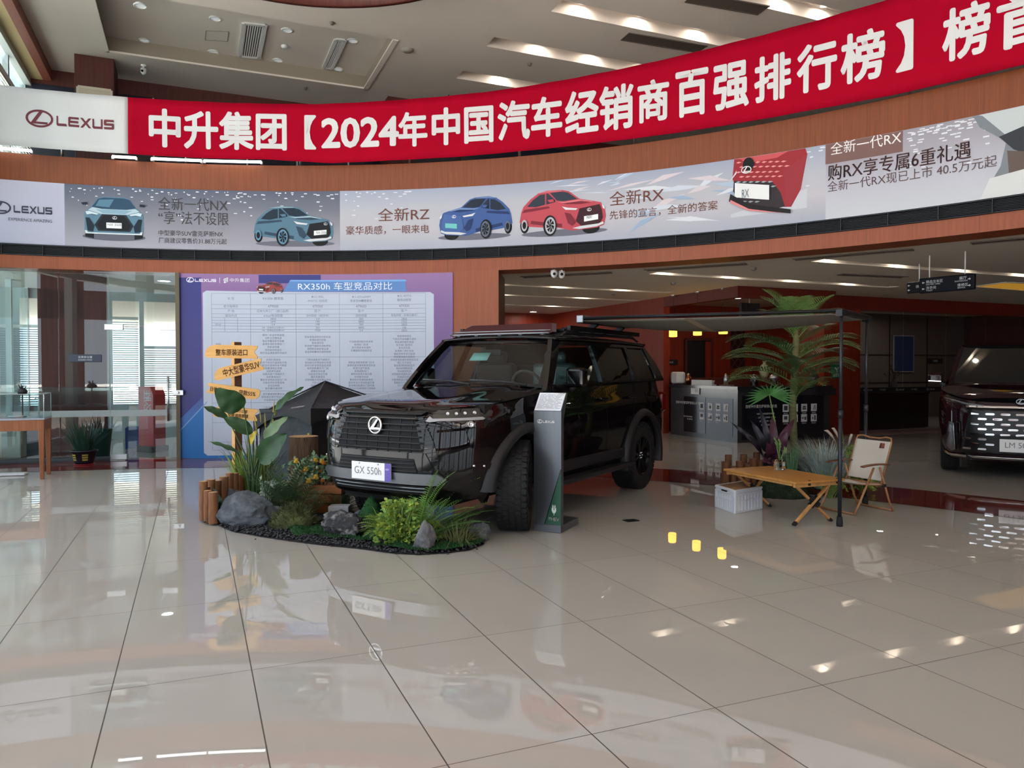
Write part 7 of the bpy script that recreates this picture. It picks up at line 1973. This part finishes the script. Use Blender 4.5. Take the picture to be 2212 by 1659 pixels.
board(450, 833, 559, 858, .12, 'l', [('日供低', -.33, -.2, .42, .2), ('贷款55%', .26, -.24, .44, .32)], 'third board with the rounded end to the right')
board(464, 879, 555, 906, .10, 'r', [('享10万公里', .08, .06, .26, .36), ('免费道路救援', .06, -.32, .30, .46)], 'lowest board pointing left behind the broad leaf')

# ================================================================ information stand
IA, IB, IC = G(1153, 1146), G(1212, 1152), G(1248, 1131)
IC = IB + (IC - IB)
t = thing('information_stand', 'slim grey information stand with a white text plate, beside the SUV front wheel', 'information stand', (IA + IB) / 2); Mi = Matrix.Translation(-(IA + IB) / 2)
ex = (IB - IA); iw = ex.length; ex.normalize(); ey = Vector((-ex.y, ex.x, 0)); ey = ey if ey.y > 0 else -ey
BRS = mat('brushed_grey', S(102, 107, 113), .32, metal=.7, var=.08, vscale=30, vstretch=(1, 1, .06)); I = lambda x, y, z: IA + ex * x + ey * y + Z * z
mb = MB()                                        # side outline of the blade: upright face, sloping reading plate
prof = [(0, .02), (0, 1.075), (.13, 1.235), (.155, 1.235), (.06, 1.0), (.05, .02)]
mb.add([I(0, y, z) for y, z in prof] + [I(iw, y, z) for y, z in prof], [tuple(range(6)), tuple(range(11, 5, -1))] + [(i, 6 + i, 6 + (i + 1) % 6, (i + 1) % 6) for i in range(6)], 0, False); mb.build('blade', BRS, t, M=Mi)
mb = MB(); mb.add([I(x, y, z) for z in (0, .065) for x, y in ((0, -.005), (iw, -.005), (iw, .42), (0, .42))], [(3, 2, 1, 0), (4, 5, 6, 7), (0, 1, 5, 4), (1, 2, 6, 5), (2, 3, 7, 6), (3, 0, 4, 7)], 0, False); mb.build('base', mat('grey_base', S(104, 108, 114), .35, metal=.6), t, M=Mi, bevel=.003)
mb = MB(); pl = lambda a, b, d=.004: I(a, .13 * b - d * .75, 1.075 + .16 * b + d * .6); mb.add([pl(.006, .02), pl(iw - .006, .02), pl(iw - .006, .98), pl(.006, .98)], [(0, 1, 2, 3)]); o = mb.build('text_plate', mat('plate_paper', S(226, 230, 238), .3), t, M=Mi)
mb = MB(); random.seed(17)
for k in range(12):
    z = .86 - k * .066; x = .02
    while x < iw - .05: w_ = random.uniform(.02, .09); w_ = min(w_, iw - .02 - x); mb.add([pl(x, z, .006), pl(x + w_, z, .006), pl(x + w_, z + .022, .006), pl(x, z + .022, .006)], [(0, 1, 2, 3)]); x += w_ + .012
mb.build('text_rows', flat((150, 152, 158)), o, fix=False, smooth=False)
mb = MB(); wordmark(mb, lambda a, b: pl(iw - .075 + a, .93 + b * 6, .0065), .06, .006); mb.build('wordmark', flat((120, 120, 126)), o, fix=False, smooth=False)
mb = MB(); logo(mb, lambda a, b: I(a, -.004, b), .035, .965, .165, .036); mb.build('logo', flat((226, 228, 230), .3), t, M=Mi, fix=False, smooth=False)
mb = MB(); gp = [(.012 + iw * .36, .068), (iw - .001, .068), (iw - .001, .56)]; mb.poly(gp, 0, lambda x, z: I(x, -.0035, z)); mb.poly(gp, 0, lambda x, z: I(x, -.0005, z)); mb.build('green_field', mat('deep_green_print', S(34, 84, 64), .2), t, M=Mi, fix=False)
mb = MB(); mb.bar(I(.012 + iw * .36, -.004, .068), I(iw - .001, -.004, .565), .006, .003, up=ey); mb.build('field_edge', GLOSSB, t, M=Mi)
mb = MB(); mb.text('PHEV', lambda a, b: I(iw * .75 + a, -.006, .105 + b), None, .030, ax='c', bold=.01)
for s_ in (-1, 1):
    leaf = [(0, .17), (s_ * .012, .175), (s_ * .022, .195), (s_ * .02, .225), (s_ * .006, .215), (s_ * .002, .2)]; mb.poly(leaf, 0, lambda a, b: I(iw * .75 + a, -.006, b)); mb.poly([(s_ * .002, .21), (s_ * .016, .23), (s_ * .012, .25), (s_ * .004, .24)], 0, lambda a, b: I(iw * .75 + a, -.006, b))
mb.bar(I(iw * .75, -.006, .155), I(iw * .75, -.006, .2), .005, .002, up=ey); mb.build('lettering', flat((222, 232, 226), .3), t, M=Mi, fix=False, smooth=False)
# floor socket
mb = MB(); c_ = G(1363, 1125); mb.box((0, 0, .003), (.13, .10, .006)); o = mb.build('floor_socket', mat('socket_black', (.01, .01, .01), .5)); o.location = c_; o.rotation_euler.z = .39; tag(o, 'small black square floor socket on the tiles right of the information stand', 'floor socket')

# ================================================================ camp table, crate, chair
TCN = Vector((2.66, 7.43, 0)); RT = atan2(V.y, V.x)
t = thing('camp_table', 'low wooden roll-top camp table with crossed legs', 'table', TCN, RT); BAM = wood('bamboo_top', S(204, 148, 78), S(176, 118, 56), (12, .6, 6), .3); BEECH = wood('beech_leg', S(206, 156, 96), S(182, 130, 72), (6, 6, 1), .45)
mb = MB(); TH = .42
for k in range(26): y = -.49 + k * .0392; mb.box((0, y, TH - .011), (.60, .0375, .02))
mb.build('tabletop', BAM, t, bevel=.002)
mb = MB()
for x in (-.27, .27): mb.box((x, 0, TH - .035), (.03, .9, .024))
for y in (-.47, .47): mb.box((0, y, TH - .04), (.56, .03, .035))
mb.build('apron', BEECH, t, bevel=.002)
for y in (-.41, .41):
    for s_ in (1, -1):
        mb = MB(); yy = y + s_ * .014; mb.bar((s_ * .235, yy, .012), (-s_ * .20, yy, TH - .05), .022, .03, up=(0, 1, 0)); lg = mb.build('leg', BEECH, t, bevel=.003)
        mb = MB(); d = Vector((-s_ * .435, 0, TH - .062)).normalized(); p0 = Vector((s_ * .235, yy, .012)); mb.bar(p0 - d * .012, p0 + d * .03, .025, .033, up=(0, 1, 0)); mb.build('leg_cap', BLACK, lg)
    mb = MB(); c0 = Vector((.02, y, .205)); mb.bar(c0 - Vector((.05, 0, -.04)), c0 + Vector((.05, 0, -.04)), .05, .04, up=(0, 1, 0)); mb.bar(c0 - Vector((.05, 0, .04)), c0 + Vector((.05, 0, .04)), .05, .04, up=(0, 1, 0)); mb.build('cross_joint', BLACK, t, bevel=.004)
for x in (-.12, .22): mb = MB(); mb.box((x, -.492, TH - .02), (.02, .012, .05)); mb.build('strap', BLACK, t)
j = P(1684, 1016, 7.67); j.z = TH
t = thing('glass_jar', 'small square glass jar of water holding a green cutting on the camp table', 'jar', j, .3); mb = MB(); mb.box((0, 0, .045), (.085, .085, .085)); mb.box((0, 0, .097), (.075, .075, .02)); mb.build('glass', mat('jar_glass', (.86, .94, .80), .03, trans=1, ior=1.3), t, bevel=.018, seg=3)
mb = MB(); random.seed(33)
for k in range(6): a = random.uniform(0, 6.28); e = Vector((cos(a) * .05, sin(a) * .04, random.uniform(.16, .30))); mb.tube([(0, 0, .08), e * .6 + Z * .03, e], .004, 5); leafP(mb, e * .7 + Z * .03, e + Vector((cos(a) * .03, 0, .05)), .03, .1, 0, 5)
mb.build('cutting', GR('cutting_green', 110, 140, 84), t)
CK = G(1587, 1110); cl, cr_ = G(1546, 1095), G(1645, 1099); e1, e2 = (cl - CK), (cr_ - CK)
t = thing('folding_crate', 'white folding crate under the camp table', 'crate', CK); h_ = .235; CRW = mat('crate_white', S(216, 220, 226), .4); nm1 = Vector((e1.y, -e1.x, 0)).normalized(); nm2 = Vector((-e2.y, e2.x, 0)).normalized()
nm1 = nm1 if nm1.dot(e2) < 0 else -nm1; nm2 = nm2 if nm2.dot(e1) < 0 else -nm2
f = lambda a, b, z: e1 * a + e2 * b + Z * z; mb = MB(); tk = .03
def wallp(p0, p1, nn): 
    q_ = [p0, p1, p1 - nn * .016, p0 - nn * .016]; mb.add([Vector(p) + Z * z for z in (.004, h_) for p in q_], [(3, 2, 1, 0), (4, 5, 6, 7), (0, 1, 5, 4), (1, 2, 6, 5), (2, 3, 7, 6), (3, 0, 4, 7)], 0, False)
wallp(f(0, 0, 0), f(1, 0, 0), nm1); wallp(f(0, 0, 0), f(0, 1, 0), nm2); wallp(f(0, 1, 0), f(1, 1, 0), -nm1); wallp(f(1, 0, 0), f(1, 1, 0), -nm2)
mb.add([f(0, 0, .01), f(1, 0, .01), f(1, 1, .01), f(0, 1, .01)], [(0, 1, 2, 3)]); mb.build('crate_shell', CRW, t)
mb = MB()
for (o_, d_, nn) in ((f(0, 0, 0), e1, nm1), (f(0, 0, 0), e2, nm2)):
    for z in (.012, h_ - .012, h_ - .05): mb.bar(o_ + nn * .004 + Z * z, o_ + d_ + nn * .004 + Z * z, .012, .02, up=Z)
    for k in range(9): p = o_ + d_ * (k / 8 * .94 + .03) + nn * .004; mb.bar(p + Z * .012, p + Z * (h_ - .05), .012 if k not in (0, 8) else .03, .010, up=nn)
    for k in (.12,): mb.bar(o_ + nn * .004 + Z * k, o_ + d_ + nn * .004 + Z * k, .008, .012, up=Z)
mb.build('ribs', CRW, t)
mb = MB(); mb.bar(f(.38, 0, h_ - .031) + nm1 * .006, f(.66, 0, h_ - .031) + nm1 * .006, .006, .018, up=Z); mb.build('hand_slot', BLACK, t)
mb = MB(); mb.add([f(.04, .03, h_ - .008), f(.96, .03, h_ - .008), f(.96, .97, h_ - .008), f(.04, .97, h_ - .008)], [(0, 1, 2, 3)]); mb.build('lid', wood('crate_lid', S(150, 112, 78), S(124, 88, 58), (2, 9, 2)), t, solid=.01)

CHX = Vector((3.38, 7.43, 0)); t = thing('camp_chair', 'folding wooden camp chair with pale canvas behind the awning pole', 'chair', CHX, RT)
ALU = wood('brown_tube', S(176, 128, 88), S(146, 100, 64), (5, 5, 1), .35); CAN = mat('cream_canvas', S(206, 198, 186), .85, bump=.2, bscale=60)
# local x = V (backwards), y = U (away from the viewer)
cw = .44
def rod(pts, r=.011, nm='frame_tube', m=ALU): mb = MB(); mb.tube(pts, r, 8); return mb.build(nm, m, t)
for y in (0, cw):
    rod([(.0, y, .012), (.06, y, .10), (.26, y, .46)], nm='leg'); rod([(.53, y, .012), (.48, y, .10), (.34, y, .46)], nm='leg')
    mb = MB(); mb.grid(lambda a, b: Vector((.10 + .36 * a, y + (b - .5) * .045, .485 + .012 * sin(pi * a) - .008 * (1 - a))), 10, 2); mb.build('armrest', wood('walnut_arm', S(120, 78, 54), S(92, 58, 40), (1, 9, 4), .35), t, solid=.016, bevel=.004)
rod([(0, 0, .012), (0, cw, .012)], nm='floor_bar'); rod([(.53, 0, .012), (.53, cw, .012)], nm='floor_bar')
rod([(.06, .02, .31), (.44, .02, .27)], nm='seat_rail'); rod([(.06, cw - .02, .31), (.44, cw - .02, .27)], nm='seat_rail'); rod([(.38, 0, .285), (.38, cw, .285)], .012, 'back_bar')
rod([(.36, .0, .29), (.50, .0, .70), (.512, .012, .745), (.518, cw * .18, .752), (.522, cw * .34, .735), (.522, cw * .66, .735), (.518, cw * .82, .752), (.512, cw - .012, .745), (.50, cw, .70), (.36, cw, .29)], .009, 'back_frame')
mb = MB(); mb.grid(lambda a, b: Vector((.05 + .39 * b, .01 + (cw - .02) * a, .315 - .035 * b - .03 * sin(pi * a) * sin(pi * b))), 12, 12); mb.build('seat', CAN, t, solid=.006)
mb = MB(); mb.grid(lambda a, b: Vector((.372 + .128 * b + .025 * sin(pi * a) * sin(pi * b), .0 + cw * a, .32 + .39 * b)), 14, 12); BK = mb.build('backrest', CAN, t, solid=.006)
mb = MB(); mb.add([(.476, .07, .64), (.476, .125, .64), (.492, .125, .69), (.492, .07, .69)], [(0, 1, 2, 3)]); mb.build('leather_tag', mat('tag_brown', S(128, 66, 44), .6), BK, solid=.006)
for y in (0, cw): mb = MB(); mb.box((.40, y, .275), (.04, .03, .035)); mb.build('joint', BLACK, t, bevel=.006)

# ================================================================ plants of the camp corner
pm_ = Vector((3.60, 9.65, 0)); t = thing('palm', 'tall palm with feathery fronds behind the camp table and under the awning', 'palm', pm_)
PF_ = GR('palm_green', 96, 126, 66, .45); PF2 = GR('palm_dark', 62, 94, 54, .45)
mb = MB(); mb.tube([(0, 0, 0), (.01, 0, .5), (-.01, 0, 1.0), (.02, 0, 1.45), (.03, 0, 1.75), (.03, 0, 1.95)], [.055, .048, .044, .048, .046, .025], 12); mb.build('trunk', mat('palm_trunk', S(110, 108, 70), .8, var=.3, vscale=3, vstretch=(1, 1, 9)), t)
random.seed(41)
for (az, z, l, ln, dr) in ((2.9, 1.85, .75, .25, .8), (.35, 1.85, .80, .45, .9), (1.9, 1.85, .55, .12, .5), (4.4, 1.85, .5, .2, .8), (.05, 1.62, .85, .95, .9), (3.2, 1.62, .95, .95, 1.1), (3.5, 1.55, .85, .8, 1.5), (5.6, 1.55, .85, .9, 1.3), (.5, 1.45, .95, 1.0, .9), (2.6, 1.4, .9, 1.05, .8), (6.0, 1.35, .8, .9, 1.3), (4.6, 1.4, .6, .8, 1.5), (3.9, 1.3, .75, .8, 1.4), (1.2, 1.5, .8, .8, 1.2), (3.1, 1.05, .95, .85, 1.2), (5.2, 1.2, .7, .8, 1.3), (2.4, 1.86, .7, .35, .9), (1.1, 1.86, .7, .3, .9), (5.9, 1.8, .7, .6, 1.0), (3.7, 1.8, .7, .6, 1.0), (.2, 1.3, .9, .95, 1.2), (3.3, 1.25, .95, 1.0, 1.3), (2.9, 1.5, .95, 1.05, 1.1), (4.9, 1.05, .7, .7, 1.4), (.7, 1.7, .9, .85, 1.0)):
    mb = MB(); frond(mb, (.02, 0, z), az, l, ln, dr, 26, .030, .33, 0, .009, .25, .95); mb.build('frond', random.choice((PF_, PF_, PF2)), t, fix=False)
mb = MB(); mb.lathe([(0, 0), (.20, 0), (.24, .30), (.22, .30), (.2, .27), (0, .27)], n=24); mb.build('pot', mat('pot_black', (.02, .02, .022), .5), t)
fb = Vector((3.30, 9.35, 0)); t = thing('fan_palm', 'single bright green fan palm leaf on a thin stem in front of the bar counter', 'palm', fb); c_ = P(1662, 853, 9.15) - fb
mb = MB(); mb.tube([(0, 0, 0), (c_ * .5) + Vector((.05, 0, .05)), c_], [.012, .010, .006], 6); mb.build('stem', G_LT, t); mb = MB()
for k in range(19): a = radians(-25 + 230 * k / 18); d = Vector((cos(a), -.25, sin(a) * .62 - .12)); s_ = d.cross(Vector((0, -1, .3))).normalized() * .014; e = c_ + d * .33; mb.add([c_, c_ + d * .14 + s_, e - Z * .02, c_ + d * .14 - s_], [(0, 1, 2, 3)], 0, True)
mb.build('fan_leaf', GR('fan_green', 70, 128, 62, .4), t, fix=False)
pb = Vector((3.12, 9.1, 0)); t = thing('cordyline', 'dark purple broad-leaved plant behind the camp table', 'plant', pb); MPU = GR('purple_leaf', 84, 44, 62, .4); MPD = GR('dark_purple', 42, 38, 46, .35)
for (x1, y1, w_, m, dY) in ((1578, 912, .07, MPD, -.1), (1600, 930, .06, MPD, -.2), (1622, 908, .09, MPD, .0), (1640, 880, .07, MPD, .1), (1648, 1000, .17, MPU, -.3), (1700, 930, .17, MPU, -.25), (1716, 905, .10, MPU, .1), (1668, 900, .10, MPU, .1), (1655, 955, .13, MPU, -.3), (1690, 960, .13, MPU, -.2)):
    e = P(x1, y1, 9.1 + dY) - pb; b = Vector((random.uniform(-.03, .03), random.uniform(-.03, .03), .28)); mid = b * .45 + e * .55 + Z * .10; mb = MB(); leafP(mb, b * .6 + mid * .4, e, w_, .14, 0, 12, nrm=Vector((-.2, -1, .4))); mb.tube([(b.x, b.y, .2), b, b * .6 + mid * .4], .008, 5); mb.build('leaf', m, t, fix=False)
mb = MB(); mb.lathe([(0, 0), (.15, 0), (.20, .26), (.18, .26), (0, .24)], n=20); mb.build('pot', MATS['pot_black'], t)
gb = Vector((3.70, 8.85, 0)); mb = MB(); tuft(mb, (0, 0, .05), 560, .68, .014, .8, .7, .15, 0, 51, .5); tuft(mb, (0, 0, .05), 60, .72, .012, .6, 1.1, .14, 1, 52, .4); o = mb.build('grass_clump', [GR('blue_blades', 172, 190, 186), GR('grey_grass', 180, 174, 160)], fix=False); o.location = gb; tag(o, 'big clump of blue grey grass between the table and the chair', 'grass')
t = thing('pampas_grass', 'pale feathery plumes rising above the blue grey grass', 'grass', (3.98, 8.9, 0)); mb = MB(); pl_ = MB()
for (px, py, dx) in ((1810, 893, 0), (1842, 938, .05), (1796, 925, 0), (1780, 930, 0)):
    e = P(px, py, 8.8) - Vector((3.98, 8.9, 0)); m_ = Vector((e.x * .45 - .05, e.y, e.z - .13)); mb.tube([(0, 0, .05), m_ * .6, m_], .004, 4); pl_.tube([m_, m_ * .6 + e * .4 + Z * .03, m_ * .25 + e * .75 + Z * .03, e], [.004, .016, .016, .003], 7)
mb.build('stems', G_OL, t); pl_.build('plumes', mat('plume_beige', S(190, 178, 158), .9), t)
leafy('yellow green leafy shrub behind the camp chair', Vector((4.06, 8.75, 0)), 260, .22, .52, GR('lime_leaf', 124, 146, 58), 61, .045, .06, 'leafy_shrub')
fern('bright green feathery fern at the foot of the blue grey grass', Vector((3.58, 8.45, 0)), 20, .42, GR('lime_fern', 128, 152, 78), 62, 18, .06, (.1, .8), .7, lw=.012)
fern('dark drooping fern between the palm trunk and the blue grey grass', Vector((3.66, 9.2, 0)), 14, .78, PF2, 63, 22, .12, (.2, .8), 1.2, lw=.014)
moss('dark mossy mound under the camp table', Vector((3.08, 8.55, 0)), (.26, .2, .24), 64, GR('dark_moss', 40, 54, 36, .95), n=1400)
rock('rock', 'black rock behind the log edging and the camp table', Vector((2.95, 9.05, 0)), (.2, .16, .36), 66, mat('black_rock', S(44, 44, 52), .8, var=.4, vscale=8, bump=.6, bscale=20), 14, .3, .1)
mb = MB(); tuft(mb, (0, 0, .02), 36, .66, .022, .25, .35, .05, 0, 71, .3); o = mb.build('grass_clump', GR('iris_green', 84, 120, 84), fix=False); o.location = (3.25, 8.75, 0); tag(o, 'upright green blades right behind the glass jar', 'grass')

# ================================================================ display case and potted plant at the left
LEGP = G(96, 1035); t = thing('display_case', 'glass display case on wooden legs at the left edge', 'display case', LEGP, RT); DW = wood('case_wood', S(150, 92, 56), S(122, 70, 40), (8, 8, .6), .4)
# local x runs along V to the right; the case reaches to the left of the near right leg
za, zb_ = EYE - (907 - 797) * LEGP.y / FPX, EYE - (930 - 797) * LEGP.y / FPX; zt = EYE - (851 - 797) * LEGP.y / FPX; cwid, cdep = 1.25, .55
for x, y in ((-.03, .03), (-.03, cdep - .03), (-cwid + .03, .03), (-cwid + .03, cdep - .03)):
    mb = MB(); k = [(-.036, -.036), (.036, -.036), (.036, .036), (-.036, .036)]; mb.add([(x + a * .62, y + b * .62, 0) for a, b in k] + [(x + a, y + b, za) for a, b in k], [(3, 2, 1, 0), (4, 5, 6, 7), (0, 1, 5, 4), (1, 2, 6, 5), (2, 3, 7, 6), (3, 0, 4, 7)], 0, False); mb.build('leg', DW, t, bevel=.006)
mb = MB()
mb.box((-cwid / 2, .012, (za + zb_) / 2), (cwid, .03, za - zb_)); mb.box((-cwid / 2, cdep - .012, (za + zb_) / 2), (cwid, .03, za - zb_)); mb.box((-.012, cdep / 2, (za + zb_) / 2), (.03, cdep, za - zb_)); mb.box((-cwid + .012, cdep / 2, (za + zb_) / 2), (.03, cdep, za - zb_)); mb.build('apron', DW, t, bevel=.004)
mb = MB(); mb.box((-cwid / 2, cdep / 2, za + .012), (cwid + .02, cdep + .02, .024)); mb.build('shelf', mat('grey_shelf', S(150, 154, 166), .3), t, bevel=.004)
mb = MB(); zz = za + .025
for q_ in ([(0, 0, zz), (-cwid, 0, zz), (-cwid, 0, zt), (0, 0, zt)], [(0, 0, zz), (0, cdep, zz), (0, cdep, zt), (0, 0, zt)], [(0, cdep, zz), (-cwid, cdep, zz), (-cwid, cdep, zt), (0, cdep, zt)], [(0, 0, zt), (-cwid, 0, zt), (-cwid, cdep, zt), (0, cdep, zt)]): mb.add(q_, [(0, 1, 2, 3)])
mb.build('glass_cover', PANE, t)
mb = MB()
for p, q_ in (((0, 0, zt), (-cwid, 0, zt)), ((0, 0, zt), (0, cdep, zt)), ((0, 0, zz), (0, 0, zt)), ((0, cdep, zz), (0, cdep, zt)), ((0, cdep, zt), (-cwid, cdep, zt))): mb.tube([p, q_], .004, 5)
mb.build('glass_edges', mat('edge_glint', S(190, 206, 206), .2), t)
CS = lambda x, y, z: LEGP + V * x + U * y + Z * z
def in_case(nm, lab, cat, x, y): return thing(nm, lab, cat, CS(x, y, za + .024))
o = in_case('white_plate', 'shallow white dish in the display case, nearer its right end', 'dish', -.34, .2); mb = MB(); mb.lathe([(0, .004), (.06, .004), (.10, .022), (.098, .026), (.055, .01), (0, .01)], n=24); mb.build('dish', WHITE, o)
o = in_case('white_plate', 'shallow white dish in the display case, at the very left edge', 'dish', -.62, .2); mb = MB(); mb.lathe([(0, .004), (.06, .004), (.10, .022), (.098, .026), (.055, .01), (0, .01)], n=24); mb.build('dish', WHITE, o)
o = in_case('hook_stand', 'small bent steel stand at the right end of the display case', 'stand', -.08, .16); mb = MB(); mb.tube([(0, 0, 0), (0, 0, .24), (-.015, 0, .262), (-.05, 0, .25)], .008, 8); mb.build('rod', STEEL, o); mb = MB(); mb.lathe([(0, 0), (.03, 0), (.03, .008), (0, .008)], n=14); mb.build('base', STEEL, o)
o = in_case('lamp_figure', 'dark ornament on a slim stand inside the display case', 'ornament', -.30, .36); mb = MB(); mb.tube([(0, 0, 0), (0, 0, .30)], .009, 8); mb.lathe([(0, 0), (.05, 0), (.05, .01), (0, .012)], n=16); mb.build('stand', BLACK, o)
mb = MB(); mb.lathe([(0, .30), (.05, .31), (.065, .34), (.05, .37), (.02, .385), (0, .39)], n=14); 
for k in range(6): a = k; mb.tube([(0, 0, .35), (.05 * cos(a), .05 * sin(a), .40 + .01 * k)], [.014, .003], 5)
mb.build('ornament_top', BLACK, o)
pp_ = G(182, 1004); t = thing('potted_orchid', 'potted grassy orchid on the red floor strip before the glass wall', 'plant', pp_); mb = MB(); mb.lathe([(0, .012), (.12, .012), (.135, .06), (.165, .20), (.19, .205), (.19, .225), (.16, .225), (.14, .18), (0, .18)], n=28); PO = mb.build('pot', mat('pot_navy', S(30, 28, 40), .25), t)
mb = MB(); mb.lathe([(0, 0), (.13, 0), (.145, .02), (.14, .02), (0, .014)], n=24); mb.build('saucer', mat('saucer_red', S(150, 30, 40), .4), t)
mb = MB(); fp = lambda a, z: (lambda r: (r * sin(a), -r * cos(a), z))(.137 + (z - .06) * .21 + .004)
for a0 in (-.75, .35):
    for k in range(6):
        for r in range(3): a = a0 + k * .085; z = .075 + r * .036; mb.add([fp(a, z), fp(a + .06, z), fp(a + .06, z + .025), fp(a, z + .025)], [(0, 1, 2, 3)])
mb.build('gold_pattern', mat('gold_paint', S(196, 180, 84), .4), PO, fix=False)
mb = MB(); tuft(mb, (0, 0, .18), 120, .64, .024, .75, .35, .09, 0, 81, .5); mb.build('foliage', GR('orchid_green', 40, 70, 58, .45), t, fix=False)
